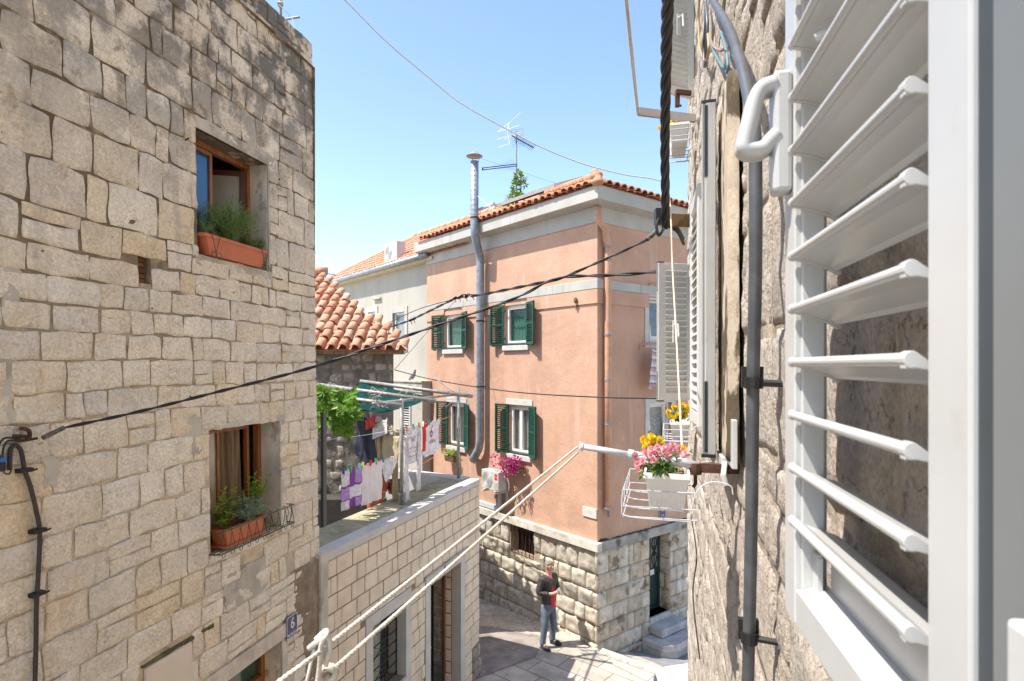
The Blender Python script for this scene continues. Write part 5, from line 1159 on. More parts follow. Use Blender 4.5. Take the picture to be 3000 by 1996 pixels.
for x, y, rx, rz, n in ((1513, 560, .12, .35, 170), (1518, 520, .10, .16, 70), (1530, 525, .10, .1, 40), (1512, 588, .3, .16, 190), (1535, 540, .06, .1, 22), (1482, 608, .14, .05, 40)): leaf_clump(mb, P(x, y, mY), rx, rx, rz, n, .085, .07, rg)
mb.tube([mbm, P(1513, 530, mY)], .01, 5)
tag(mb.build('climbing_plant', leafmat('ivy leaf', [(.22, .34, .04), (.14, .25, .03), (.30, .40, .07), (.09, .17, .025)], .35)), 'green climber growing up the aerial mast on the roof', 'plant')
a2 = P(954, 812, 17); mb = MB(); mb.tube([a2+V((0, 0, -.4)), a2+V((0, 0, .12))], .012, 5); mb.tube([P(948, 800, 17), P(983, 806, 17)], .012, 5)
for k in range(5): c = P(951+k*7, 801+k*1.2, 17); mb.tube([c+V((0, 0, -.05)), c+V((0, 0, .05))], .006, 4)
tag(mb.build('roof_aerial', m_iron), 'tiny aerial above the mossy tiled roof', 'aerial')

# pigeon on the ledge
pc = FA.pt(FA.u(1211, -.05), zl+.06, -.03); ex, ey = FA.d*-1, FA.n
mb = MB(); b = frame(pc, ex, ey)
mb.ell(b(0, 0, .13), .15, .065, .07, 14, 10, ex=(ex*.86+V((0, 0, .5))).normalized(), ey=ey, ez=(V((0, 0, .86))-ex*.5).normalized())
mb.tube(catmull([b(.08, 0, .19), b(.115, 0, .25), b(.13, 0, .29)], 4), [.045, .042, .04, .038, .036, .034, .033, .032, .032], 8); mb.ell(b(.138, 0, .295), .036, .03, .03, 10, 7)
mb.tube([b(-.10, 0, .08), b(-.24, 0, .0)], [.045, .02], 8)
bd = mb.build('pigeon', mk('grey feathers', (.20, .21, .23), .8, var=.3, vscale=18), smooth=True); tag(bd, 'grey pigeon resting on the ledge of the cream house', 'bird')
mb = MB(); mb.tube([b(.17, 0, .293), b(.195, 0, .285)], [.008, .002], 5); mb.build('beak', m_black, bd)
mb = MB()
for s in (-1, 1): mb.tube([b(.0, s*.025, .07), b(.01, s*.025, .0), b(.04, s*.03, .0)], .006, 5)
mb.build('leg', mk('pink bird leg', (.5, .14, .12), .6), bd)
# ================= our own house on the right: rough stone wall seen along its length =================
rg = random.Random(33)
FW = Fac(.29, 0, .26, 1, -1); UE = 7.85*math.hypot(1, .26)
own = thing('near_stone_house', 'pale rough stone house front running along the right with white shutters', 'house', FW.pt(4, GZ))
def yu(Y): return Y*math.hypot(1, .26)
OWN = (-.75, .445, -.40, 1.10); W2 = (yu(2.96), yu(3.44), -.34, 1.06); W3 = (yu(5.75), yu(6.3), -.34, 1.06); W4 = (yu(5.75), yu(6.3), 2.85, 4.25); W5 = (yu(2.96), yu(3.44), 2.85, 4.25)
mb = MB(); wall_holes(mb, FW, -3, UE, GZ, 8.5, [OWN, W2, W3, W4, W5], .28)  # top raised out of view to bounce warm sun onto the house opposite
a, b = FW.pt(UE, 0), FW.pt(UE, 0, -3.0); mb.quad(V((a.x, a.y, GZ)), V((b.x, b.y, GZ)), V((b.x, b.y, 8.5)), V((a.x, a.y, 8.5)))
c, d = FW.pt(-3, 0), FW.pt(-3, 0, -3); mb.quad(V((a.x, a.y, 8.5)), V((b.x, b.y, 8.5)), V((d.x, d.y, 8.5)), V((c.x, c.y, 8.5)))
mb.build('wall', m_mortarW, own)
hl = [grow(h, .0) for h in (OWN, W2, W3, W4, W5)]; jam = (yu(2.20), yu(2.58), -.36, 1.10); hl.append(jam)
def prot(r, k=.0): return r
near = rowrects(rg, .47, 4.2, -3.2, 3.4, (.24, .40), (.28, .52), hl, split=.12)
far = rowrects(rg, 4.2, UE+.02, -3.2, 4.9, (.26, .40), (.3, .55), hl, split=.1)
rest = rowrects(rg, .47, UE, 4.9, 8.5, (.3, .4), (.3, .5), hl, split=0)+rowrects(rg, .47, 4.2, 3.4, 4.9, (.3, .4), (.3, .5), hl, split=0)+rowrects(rg, .47, UE+.02, GZ, -3.2, (.3, .4), (.3, .55), hl, split=0)+rowrects(rg, -2.9, -.76, -3, 4, (.3, .4), (.3, .5), hl, split=0)
mb = MB()
stones(mb, FW, near, rg, D=.011, rough=.009, rnd=.06, gap=.011, n=11, warp=.03, jag=.018, fr=16, tilt=.008, pw=9)
stones(mb, FW, far, rg, D=.014, rough=.011, rnd=.07, gap=.012, n=7, warp=.03, jag=.016, fr=11, tilt=.016, pw=8)
stones(mb, FW, rest, rg, D=.022, rough=.01, rnd=.12, gap=.02, n=5, warp=.03, jag=.012)
mb.build('stonework', m_stoneW, own, smooth=True)
mb = MB(); vs = []
for i in range(40):
    z = lerp(jam[2], jam[3], i/39)
    for (u, w) in ((jam[0], .02), (jam[0]+.01, .058), (jam[1]-.05, .066), (jam[1], .062), (jam[1], -.02)): vs.append(FW.pt(u+.004*noise.noise((z*9, u*9, 1)), z, w+.004*noise.noise((z*14, u*20, 4))))
mb.add(vs, [(i*5+k, i*5+k+1, i*5+6+k, i*5+5+k) for i in range(39) for k in range(4)]+[(0, 1, 2, 3, 4), (199, 198, 197, 196, 195)])
mb.build('stone_jamb', mk('mould streaked jamb stone', (.47, .39, .30), .9, var=.15, vscale=6, bump=.5, bscale=50, spots=[((.07, .05, .025), 3.0, .47, .06, .95), ((.38, .27, .15), 4, .58, .1, .5)], stretch=(2.2, 2.2, .9)), own, smooth=True)
for h in (W2, W3, W4, W5):
    mb = MB(); rail_frame(mb, FW.fr, h[0], h[1], -.2, -.13, h[2], h[3], .05); mb.box(FW.fr, (h[0]+h[1])/2-.02, (h[0]+h[1])/2+.02, -.195, -.125, h[2]+.05, h[3]-.05); w = mb.build('window', m_wframe, own)
    mb = MB(); mb.box(FW.fr, h[0]+.04, h[1]-.04, -.18, -.17, h[2]+.04, h[3]-.04); mb.build('pane', m_glass, w)
room(own, FW, OWN, .28, 2.4, .4)
# our own window: lining of the opening beside the lens
FS = Fac(.245, 0, .198, 1, -1)
mb = MB(); mb.box(FS.fr, .20, .419, -.075, -.004, -.42, 1.1)
ow = mb.build('window', mk('window lining with painted shade', (.185, .197, .20), .45, var=.03), own, bevel=.003)  # shade on the lining is painted in as a darker grey
mb = MB(); mb.box(FS.fr, .30, .360, -.003, .020, -.42, -.150); mb.build('latch_plate', m_shut, ow, bevel=.004)
mb = MB(); mb.box(FS.fr, .4192, .4368, -.0128, -.0053, -.40, 1.1); mb.build('groove_shade', mk('slate grey gasket', (.05, .06, .07), .5), ow)  # dark strip standing in for the shade inside a groove

# ---------- white louvred shutter leaves ----------
GRP = 'white louvred shutters of the near stone house'
def sh_frame(mb, fc, u0, u1, z0, z1, wa, wb, st):
    mb.box(fc, u0, u0+st, wa, wb, z0, z1); mb.box(fc, u1-st, u1, wa, wb, z0, z1); mb.box(fc, u0+st, u1-st, wa+.001, wb-.001, z0, z0+.06); mb.box(fc, u0+st, u1-st, wa+.001, wb-.001, z1-.06, z1)
near_sh = thing('window_shutter', 'large white louvred shutter close to us with its lever handle', 'shutter', FS.pt(.44, -.385), GRP)
z0, z1 = -.385, 1.06
mb = MB()
mb.box(FS.fr, .437, .500, -.045, 0, z0, z1); mb.box(FS.fr, .902, .958, -.045, 0, z0, z1); mb.box(FS.fr, .500, .902, -.044, -.0015, z0, -.332); mb.box(FS.fr, .500, .902, -.044, -.0015, 1.0, z1)
mb.box(FS.fr, .894, .902, -.040, -.008, -.332, 1.0); mb.box(FS.fr, .500, .508, -.040, -.008, -.332, 1.0)
mb.build('frame', m_shut, near_sh, bevel=.0025)
mb = MB(); mb.add([FS.pt(u, z, w) for u in (.505, .893) for w, z in ((-.002, -.3318), (-.03, -.322), (-.044, -.322), (-.044, -.331))], [(0, 1, 5, 4), (1, 2, 6, 5), (2, 3, 7, 6), (0, 4, 7, 3), (0, 3, 2, 1), (4, 5, 6, 7)])
mb.box(FS.fr, .508, .870, -.046, -.040, -.322, -.262); mb.tube([FS.pt(.51, -.262, -.043), FS.pt(.868, -.262, -.043)], .006, 8)
mb.box(FS.fr, .870, .893, -.030, -.022, -.331, -.275); mb.tube([FS.pt(.872, -.275, -.026), FS.pt(.891, -.275, -.026)], .0045, 8)
mb.build('bottom_rail', m_shut, near_sh, bevel=.001)
k = -3
prof = [(.0045+.0062*math.cos(a), .0062*math.sin(a)) for a in [2.2-.42*j for j in range(11)]]+[(-.012, -.0085), (-.045, -.0195), (-.052, -.0245), (-.0565, -.0235), (-.0565, -.0185), (-.050, -.0155), (-.012, -.0035)]
while .005+.078*k < 1.0:
    zz = .005+.078*k; mb = MB(); n = len(prof)
    for ua, ub in ((.528, .888),):
        mb.add([FS.pt(ua, zz+z, w) for w, z in prof]+[FS.pt(ub, zz+z, w) for w, z in prof], [tuple(range(n)), tuple(range(2*n-1, n-1, -1))]+[(i, (i+1) % n, n+(i+1) % n, n+i) for i in range(n)])
    for ua, ub in ((.888, .8965), (.515, .528)):
        mb.add([FS.pt(ua, zz+z*1.25, w*1.06) for w, z in prof]+[FS.pt(ub, zz+z*1.25, w*1.06) for w, z in prof], [tuple(range(n)), tuple(range(2*n-1, n-1, -1))]+[(i, (i+1) % n, n+(i+1) % n, n+i) for i in range(n)])
    mb.box(frame(FS.pt(.521, zz-.001, .004), FS.d, FS.n), -.005, .005, -.004, .006, -.007, .005); mb.tube([FS.pt(.50, zz-.010, -.023), FS.pt(.53, zz-.010, -.023)], .006, 8)
    mb.build('slat', m_shut, near_sh, bevel=.0008, smooth=False); k += 1
mb = MB(); mb.box(FS.fr, .908, .946, 0, .027, .262, .447); hb = mb.build('handle', m_shut, near_sh, bevel=.007)
mb = MB(); hp = catmull([FS.pt(.927, z, w) for w, z in ((.022, .430), (.040, .424), (.050, .410), (.058, .378), (.066, .344), (.065, .333), (.052, .330), (.040, .332), (.030, .342), (.020, .352))], 6)
mb.tube(hp, .0125, 12); mb.tube([p+FS.d*.009 for p in hp], .0125, 12); mb.tube([p-FS.d*.009 for p in hp], .0125, 12); mb.build('lever', m_shut, hb, smooth=True)
mb = MB(); mb.tube(catmull([P(2390, 112, .80), P(2425, 96, .79), P(2478, 84, .775), P(2492, 55, .77), P(2496, 20, .77)], 5), .0062, 10); mb.build('slat_lever', m_shut, near_sh, smooth=True)

def white_leaf(label, hinge, ex, W, z0, z1, track=True, hw=True, op=.75):
    hinge = V((hinge[0], hinge[1], z0)); ex = V(ex).normalized(); ey = ex.cross(V((0, 0, 1)))
    if ey.dot(V((-.2, -1, 0))) < 0: ey = -ey
    t = thing('window_shutter', label, 'shutter', hinge, GRP); ff = frame(hinge, ex, ey); H = z1-z0
    mb = MB(); rail_frame(mb, ff, 0, W, -.028, .028, 0, H, .075)
    for x in (W, W-.0): mb.box(ff, W, W+.006, -.012, .028, .0, H); mb.box(ff, W, W+.006, -.028, -.02, .0, H)
    mb.build('frame', m_leafw, t, bevel=.003)
    mb = MB(); n = int((H-.15)/.0575)
    for i in range(n):
        z = .09+(H-.16)*i/n+.02; a = op; c, s = math.cos(a)*.034, math.sin(a)*.034
        mb.add([ff(x, y, z+w) for x in (.072, W-.072) for y, w in ((-c, -s), (c, s), (c, s+.009), (-c, -s+.009))], [(0, 1, 2, 3), (7, 6, 5, 4), (0, 4, 5, 1), (1, 5, 6, 2), (2, 6, 7, 3), (3, 7, 4, 0)])
        mb.tube([ff(.072, c, z+s+.004), ff(W-.072, c, z+s+.004)], .006, 6)
    mb.build('louvres', m_leafw, t, bevel=.001)
    if track:
        mb = MB()
        for za, zb in ((H-.30, H-.01), (.01, .30)): mb.box(ff, W+.001, W+.008, -.016, -.004, za, zb)
        mb.box(ff, W-.05, W+.006, -.029, .029, H, H+.012); mb.box(ff, W-.05, W+.006, -.029, .029, -.012, 0); mb.build('lock_track', m_black, t)
    if hw:
        mb = MB(); mb.box(ff, W*.5, W*.5+.05, .028, .045, H*.42, H*.58); mb.tube([ff(W*.5+.03, .04, H*.55), ff(W*.5+.03, .11, H*.55), ff(W*.5+.03, .12, H*.46)], .012, 8); mb.build('handle', m_leafw, t, bevel=.002)
        mb = MB()
        for z in (.12, H-.14): mb.box(ff, .0, .05, .028, .036, z, z+.07)
        mb.build('hinge', m_leafw, t)
    return t, ff
zb_, zt_ = -.365, 1.075
def wxy(Y, w): p = FW.pt(yu(Y), 0, w); return (p.x, p.y)
h = wxy(2.93, .075); f_ = wxy(2.40, .115); white_leaf('white shutter folded flat on the wall with its black locking edge towards us', h, (f_[0]-h[0], f_[1]-h[1], 0), .54, zb_, zt_, hw=False)
h = wxy(3.48, .075); f_ = wxy(4.02, .10); white_leaf('white shutter folded flat on the wall just behind the one with the black edge', h, (f_[0]-h[0], f_[1]-h[1], 0), .56, zb_, zt_, track=False)
h = wxy(6.34, .02); white_leaf('white shutter standing straight out from the wall beside the rag rug', h, (1.575-h[0], 6.25-h[1], 0), .40, zb_, zt_)
h = wxy(6.3, .02); white_leaf('white shutter of the floor above next to the twisted black cable', h, (1.66-h[0], 6.2-h[1], 0), .36, 2.83, 4.25, op=.6)
mb = MB(); u, z = FW.u(2140, .05), -.30; mb.box(FW.fr, u-.05, u+.09, .03, .05, z-.08, z+.10); mb.box(FW.fr, u+.1, u+.3, .03, .075, z-.1, z-.06); mb.tube([FW.pt(u+.1, z-.08, .06), FW.pt(u+.05, z-.12, .07), FW.pt(u+.05, z-.16, .06)], .012, 6)
tag(mb.build('shutter_catch', m_shut, bevel=.003), 'white metal shutter catch at the foot of the mouldy stone jamb', 'bracket')

# ---------- pipes, wires and irons on the wall ----------
mb = MB(); pts = [(2066, -40), (2087, 0), (2132, 76), (2167, 172), (2190, 268), (2206, 350), (2213, 450), (2213, 800), (2206, 1120), (2203, 1400), (2198, 1700), (2190, 2050)]
pth = []
for x, y in pts:
    u, z = FW.hit(x, y, .075); pth.append(FW.pt(u, z, .075))
mb.tube(catmull(pth, 5), .0155, 12); cdt = mb.build('conduit', m_conduit, smooth=True); tag(cdt, 'thick grey plastic conduit running down the right hand stone wall', 'conduit')
mb = MB()
for x, y in ((2207, 1122), (2195, 1868)):
    u, z = FW.hit(x, y, .075); mb = MB(); mb.tube([FW.pt(u, z-.014, .075), FW.pt(u, z+.014, .075)], .021, 12); mb.tube([FW.pt(u+.0, z, .07), FW.pt(u-.008, z-.002, .0)], .009, 6); mb.box(FW.fr, u+.01, u+.03, .05, .10, z-.012, z+.04); mb.build('clamp', m_iron, cdt)
def wpath(l, w): return catmull([FW.pt(*FW.hit(x, y, ww), ww) for x, y, ww in [(q[0], q[1], q[2] if len(q) > 2 else w) for q in l]], 5)
for lb, m, l, r in (('yellow looped wire hanging from the top of the right hand wall', mk('ochre wire', (.40, .27, .10), .6), [(2050, -30), (2047, 60), (2050, 140), (2066, 178), (2076, 150), (2074, 100)], .008),
                    ('dark grey cable loop beside the yellow wire', m_conduit, [(2066, -30), (2068, 60), (2062, 130), (2064, 195), (2070, 150), (2072, 60), (2064, -20)], .010),
                    ('blue green wire loop at the bend of the grey conduit', mk('blue green wire', (.10, .20, .24), .6), [(2078, 120), (2096, 160), (2118, 198), (2132, 208), (2128, 150), (2112, 95)], .007),
                    ('short brown wire crossing to the grey conduit', mk('brown wire', (.28, .18, .12), .6), [(2078, 105), (2090, 135), (2110, 148), (2126, 140)], .007)):
    mb = MB(); mb.tube(wpath(l, .05), r, 8); tag(mb.build('loose_wire', m, smooth=True), lb, 'wire', 'loose wires on the right hand wall')
mb = MB(); mb.tube(wpath([(2022, 1500), (2034, 1570), (2041, 1635), (2034, 1690), (2030, 1740), (2038, 1830), (2050, 1930)], .05), .006, 6); tag(mb.build('wall_cable', m_cable), 'thin dark cable wandering down the wall below the flower rack', 'cable')
br = FW.pt(yu(2.32), -.405, .0)
mb = MB(); bw = FW.pt(yu(2.32), -.41, .17); mb.box(frame(br, FW.n, FW.d), -.02, .19, -.014, .014, -.018, .018); mb.tube([bw+V((0, 0, -.02)), bw+V((0, 0, -.06)), bw+V((-.01, 0, -.075))], .007, 6); mb.tube([bw+V((0, 0, -.022)), bw+V((0, 0, .022))], .024, 10)
tag(mb.build('iron_bracket', m_rust), 'rusty iron bracket in the wall carrying the white drying pole', 'bracket')
pe = P(1702, 1308, 2.46); dp = thing('drying_pole', 'white tubular drying pole above the flower rack with two ropes', 'pole', pe)
bw2 = FW.pt(yu(2.32), -.398, .16); mid = pe.lerp(bw2, .44)
mb = MB(); mb.tube([pe, mid], .0125, 12); mb.tube([mid, bw2], .0165, 12); mb.build('tube', m_alu, dp, smooth=True)
mb = MB(); mb.tube([mid-(bw2-pe)*.03, mid+(bw2-pe)*.02], .021, 12); mb.tube([pe, pe+(bw2-pe)*.02], .0165, 12); mb.tube([pe+V((0, 0, -.02)), pe+V((0, .0, .018))], .008, 8); mb.build('collar', m_alu, dp)
r1 = pxpath([(1692, 1310, 2.46), (1450, 1504, 1.66), (1200, 1702, 1.235), (952, 1898, .965), (820, 1996, .865), (700, 2090, .79)], 8); r2 = pxpath([(1694, 1326, 2.46), (1450, 1543, 1.66), (1200, 1765, 1.24), (1050, 1897, 1.06), (962, 1972, .98)], 8)
def braid(mb, pth, r, tw=.03):
    mb.tube(pth, r*.8, 8); acc = 0
    for q in range(3):
        out = []; acc = 0
        for i, p in enumerate(pth):
            if i: acc += (p-pth[i-1]).length
            t = (pth[min(i+1, len(pth)-1)]-pth[max(i-1, 0)]).normalized(); e = t.orthogonal().normalized(); b = t.cross(e); a = acc/tw*6.28+q*2.094
            out.append(p+(e*math.cos(a)+b*math.sin(a))*r*.55)
        mb.tube(out, r*.55, 6)
def dense(p, st):
    out = [p[0]]
    for a, b in zip(p, p[1:]):
        n = max(1, int((b-a).length/st))
        out += [a.lerp(b, (k+1)/n) for k in range(n)]
    return out
RG = 'ropes of the drying pole'
mb = MB(); braid(mb, dense(r1, .006), .0042); o = mb.build('rope', m_rope, smooth=True); tag(o, 'upper white rope running from the drying pole to the bottom of the picture', 'rope', RG)
mb = MB(); braid(mb, dense(r2, .006), .0042)
for i in range(60):
    p = rg.choice(r2[4:]); mb.tube([p, p+V((rg.uniform(-.006, .006), rg.uniform(-.006, .006), -rg.uniform(.004, .010)))], .0006, 3)
c = r2[-1]
for k in range(3):
    e = V((1, .2*k, .6-.5*k)).normalized(); f_ = e.cross(V((.3, 1, .2))).normalized(); mb.tube([c+e*.013*math.cos(a)+f_*.011*math.sin(a) for a in [j*.5 for j in range(13)]], .0055, 8, closed=True)
mb.tube([c, c+V((-.012, -.01, -.05)), c+V((-.02, -.02, -.11))], .005, 8)
o = mb.build('rope', m_rope, smooth=True); tag(o, 'lower frayed white rope ending in a thick knot', 'rope', RG)
mb = MB(); q = P(945, 1900, .96); mb.tube(catmull([q+V((-.02, 0, -.12)), q+V((-.006, 0, -.04)), q+V((.0, -.006, .01)), q+V((.008, 0, .018)), q+V((.012, .003, .0)), q+V((.004, .004, -.03))], 6), .0042, 8)
mb.tube(catmull([q+V((-.022, 0, .0)), q+V((-.008, -.004, .012)), q+V((.006, -.004, .02)), q+V((.004, .005, .026)), q+V((-.012, .004, .012))], 5), .0045, 8); mb.tube([q+V((-.012, 0, .008)), q+V((-.04, 0, -.12))], .003, 6)
o = mb.build('rope_knot', m_rope, smooth=True); tag(o, 'white cord tied round the upper rope near the stone house corner', 'knot')
# upper drying arm with its line
mb = MB(); a = FW.pt(yu(5.55), 2.30, 0); b = P(1868, 327, 5.5); mb.box(frame(b, (a-b).normalized(), FW.d), 0, (a-b).length, -.02, .02, -.035, .035); tag(mb.build('drying_bracket', mk('grey aluminium arm', (.36, .33, .31), .5, metal=.2, var=.1)), 'grey metal drying arm on the floor above over the yellow flowers', 'arm')
mb = MB(); mb.tube([P(1868, 335, 5.5), P(1855, 220, 4.9), P(1833, 0, 3.85), P(1825, -80, 3.5)], .009, 6); mb.tube([P(1872, 335, 5.5), P(1838, 0, 3.85), P(1829, -80, 3.5)], .005, 6); tag(mb.build('drying_line', m_rope), 'pale line stretched from the upper drying arm over our heads', 'line')
mb = MB(); q = P(2008, 272, 5.9); mb.box(frame(q, V((1, .2, 0)).normalized(), V((0, 1, 0))), -.10, .06, -.02, .02, -.02, .02); mb.box(frame(q+V((-.08, 0, 0)), V((1, 0, 0)), V((0, 1, 0))), -.02, .02, -.02, .02, -.14, .02); mb.tube([q+V((-.08, 0, -.13)), q+V((-.04, 0, -.13))], .012, 5); tag(mb.build('iron_hook', m_rust), 'rusty hook under the shutter of the floor above', 'hook')
# timber bracket and the big twisted cable
tb = P(1950, 645, 4.2); te = FW.pt(yu(4.3), tb.z+.02, 0)
mb = MB(); mb.box(frame(tb, (te-tb).normalized(), FW.d), -.03, (te-tb).length, -.04, .04, -.042, .042); tag(mb.build('timber_bracket', m_oldwood, bevel=.008), 'weathered timber bracket tying the black cables to the right hand wall', 'bracket')
cab = [P(1950, 665, 4.18), P(1949, 560, 3.95), P(1948, 430, 3.68), P(1950, 260, 3.30), P(1953, 100, 2.93), P(1957, -40, 2.6), P(1960, -200, 2.3)]
pth = dense(catmull(cab, 8), .012)
mb = MB()
def twist(mb, pth, R_, r, n, tw, nn=8):
    for q in range(n):
        out = []; acc = 0
        for i, p in enumerate(pth):
            if i: acc += (p-pth[i-1]).length
            t = (pth[min(i+1, len(pth)-1)]-pth[max(i-1, 0)]).normalized(); e = t.cross(V((1, .3, 0))).normalized(); b = t.cross(e); a = acc/tw*6.28+q*6.283/n
            out.append(p+(e*math.cos(a)+b*math.sin(a))*R_)
        mb.tube(out, r, nn)
twist(mb, pth, .0165, .0135, 4, .50); mb.tube(pth, .010, 6)
tag(mb.build('twisted_cable', m_cable, smooth=True), 'thick bundle of twisted black cables dropping to the timber bracket', 'cable')
mb = MB(); mb.box(frame(P(1940, 650, 4.17), V((1, 0, 0)), V((0, 1, 0))), -.05, .03, -.03, .03, -.02, .09); mb.tube(catmull([P(1930, 640, 4.15), P(1923, 660, 4.12), P(1930, 690, 4.12), P(1945, 670, 4.15)], 5), .010, 6); mb.tube(catmull([P(1955, 655, 4.25), P(1980, 665, 4.3), P(2000, 700, 4.5)], 5), .016, 6); mb.tube(catmull([P(1955, 660, 4.22), P(1985, 680, 4.3), P(2003, 715, 4.5)], 5), .012, 6)
tag(mb.build('cable_clamp', m_cable), 'black clamp and loops where the cables meet the timber bracket', 'clamp')
# cables over the street
def cable(l, r, lb, tw=None, m=None, nm='overhead_cable', g=None):
    p = pxpath(l, 8); mb = MB()
    if tw: twist(mb, dense(p, .05), r*.62, r*.62, 2, tw, 6)
    else: mb.tube(p, r, 6)
    return tag(mb.build(nm, m or m_cable, smooth=True), lb, 'cable', g)
cable([(1922, 678, 4.15), (1885, 708, 4.12), (1665, 807, 4.08), (1600, 828, 4.06), (1500, 878, 4.03), (1283, 953, 3.98), (1091, 1018, 3.93), (900, 1081, 3.88), (620, 1153, 3.82), (400, 1208, 3.76), (190, 1253, 3.66)], .0095, 'black service cable crossing the street to the clamp on the stone house', .35)
m_grip = mk('ribbed black grip', (.09, .085, .08), .5, var=.5, vscale=60); mb = MB(); mb.tube([P(1924, 676, 4.15), P(1896, 702, 4.13)], .016, 8); tag(mb.build('cable_grip', m_grip), 'ribbed cable grip below the timber bracket', 'cable grip', 'grips on the street cable')
mb = MB(); mb.tube([P(188, 1253, 3.60), P(124, 1284, 3.50)], .014, 6); tag(mb.build('cable_grip', m_grip), 'ribbed cable grip beside the rusty hook on the stone house', 'cable grip', 'grips on the street cable')
mb = MB(); q = [(127, 1284), (90, 1290), (40, 1283), (20, 1297), (14, 1320), (19, 1345)]; mb.tube(catmull([FL.pt(*FL.hit(x, y, .06), .06) for x, y in q], 5), .006, 6)
q = [(127, 1286), (85, 1293), (45, 1292), (30, 1310), (24, 1345)]; mb.tube(catmull([FL.pt(*FL.hit(x, y, .06), .06) for x, y in q], 5), .006, 6); q = [(27, 1378), (32, 1388), (45, 1389), (51, 1375)]; mb.tube(catmull([FL.pt(*FL.hit(x, y, .05), .05) for x, y in q], 5), .004, 5)
tag(mb.build('service_wire', m_cable), 'two thin black wires looping from the clamp into the blue connector', 'wire')
mb = MB(); u, z = FL.hit(80, 1280, .03); mb.tube(catmull([FL.pt(u-.06, z+.01, .05), FL.pt(u, z-.0, .06), FL.pt(u+.02, z-.02, .06), FL.pt(u+.03, z+.03, .05), FL.pt(u+.0, z+.05, .02)], 5), .012, 6); tag(mb.build('anchor_hook', m_rust), 'rusty anchor hook holding the street cable on the stone house', 'hook')
u, z = FL.hit(23, 1348, .05); cn = thing('cable_connector', 'blue and black cable connector hanging on the stone wall', 'connector', FL.pt(u, z, .05))
mb = MB(); mb.box(FL.fr, u-.017, u+.017, .035, .065, z-.012, z+.018); mb.build('blue_cap', m_pegs['blue'], cn); mb = MB(); mb.box(FL.fr, u-.014, u+.014, .037, .063, z-.065, z-.0125); mb.build('body', m_black, cn, bevel=.003)
cable([(1940, 795, 6.9), (1800, 806, 7.4), (1665, 811, 8.0), (1603, 825, 8.4), (1400, 865, 10), (1348, 869, 10.5), (1202, 938, 12.4), (1114, 968, 14), (1060, 992, 15.5)], .020, 'twisted black cable hanging across the front of the pink house', .9)
cable([(1370, 868, 10.3), (1230, 905, 12), (1114, 958, 14)], .008, 'thin black wire just above the twisted cable')
mb = MB()
for x, y, Y in ((1385, 866, 10.2), (1365, 868, 10.35), (1345, 870, 10.5), (1332, 872, 10.6), (1203, 937, 12.3), (1212, 933, 12.2)): mb.tube([P(x-5, y+3, Y), P(x+6, y-3, Y)], .035, 6); mb.tube([P(x, y, Y), P(x+4, y+14, Y)], .008, 4)
tag(mb.build('cable_splice', m_cable), 'row of black splices on the twisted cable near the flue', 'splice')
cable([(1156, 1084, 12.1), (1275, 1114, 11.2), (1500, 1148, 9.6), (1750, 1164, 8), (1945, 1168, 6.8)], .009, 'low thin black cable passing in front of the lower green shutters')
cable([(1156, 1083, 12.15), (1250, 975, 13.5), (1335, 880, 14.8)], .006, 'thin slanting wire rising from the tiled house corner')
cable([(940, -60, 3.9), (1010, 0, 4.0), (1130, 120, 4.05), (1250, 222, 4.1), (1350, 302, 4.12), (1480, 376, 4.14), (1600, 438, 4.15), (1720, 484, 4.16), (1830, 512, 4.17), (1900, 522, 4.17), (1945, 533, 4.17)], .0045, 'white cable sagging across the blue sky', m=mk('white cable sheath', (.55, .54, .52), .6, var=.05))
cable([(1948, 533, 4.16), (1960, 570, 4.1), (1966, 650, 4.0), (1970, 780, 3.9), (1980, 960, 3.6), (1990, 1150, 3.2), (1997, 1290, 2.9), (2002, 1370, 2.7)], .0055, 'thin pink cord hanging from the cables down to the flower rack', m=m_cord, nm='hanging_cord')

# ---------- flower racks ----------
def wire_rack(mb, fr, L, W, H, r=.0025):
    for z in (0, H*.3, H*.78): mb.tube([fr(-L/2, -W*.62, z), fr(-L/2, W*.6, z), fr(L/2, W*.6, z), fr(L/2, -W*.62, z)], r, 6)
    for x in (-L/2, -L/6, L/6, L/2):
        mb.tube(catmull([fr(x, W*.6, H*.78), fr(x, W*.62, H*.25), fr(x, W*.5, 0), fr(x, -W*.5, -.005)], 4), r, 6)
    for x in (-L/2, L/2): mb.tube(catmull([fr(x, -W*.5, 0), fr(x, -W*.62, H*.8), fr(x, -W*.85, H*1.12), fr(x, -W*1.15, H*1.05), fr(x, -W*1.2, H*.8)], 5), r, 6)
q = P(1978, 1506, 2.26); c0 = V((.640, 2.46, q.z)); fbx = frame(c0, FW.d, FW.n)
mb = MB(); box_planter(mb, fbx, .42, .165, .152, .76, .02, ribs=7); pl = mb.build('planter', m_plast, bevel=.003); tag(pl, 'white ribbed planter with pink flowers at the end of the drying pole', 'planter', 'white planters on the right hand wall')
mb = MB(); mb.box(fbx, -.18, .18, -.062, .062, .09, .128)
for i in range(160): a = fbx(rg.uniform(-.18, .18), rg.uniform(-.06, .06), .128); mb.tube([a, a+V((rg.uniform(-.02, .02), rg.uniform(-.02, .02), rg.uniform(0, .012)))], .0012, 3)
mb.build('soil', m_soil, pl)
mb = MB(); wire_rack(mb, frame(c0+V((0, 0, -.012))+FW.n*.03, FW.d, FW.n), .47, .22, .13); tag(mb.build('flower_rack', m_alu), 'white wire rack holding the planter of pink flowers', 'rack', 'wire racks on the right hand wall')
PINK = [(215, 345), (440, 370), (500, 275), (630, 220), (720, 280), (790, 385), (590, 300), (400, 255), (310, 300), (320, 495), (220, 550), (175, 475), (90, 520), (295, 395), (555, 380), (450, 480), (520, 565), (200, 610), (120, 620), (60, 400), (370, 370), (830, 350), (255, 360), (345, 470)]
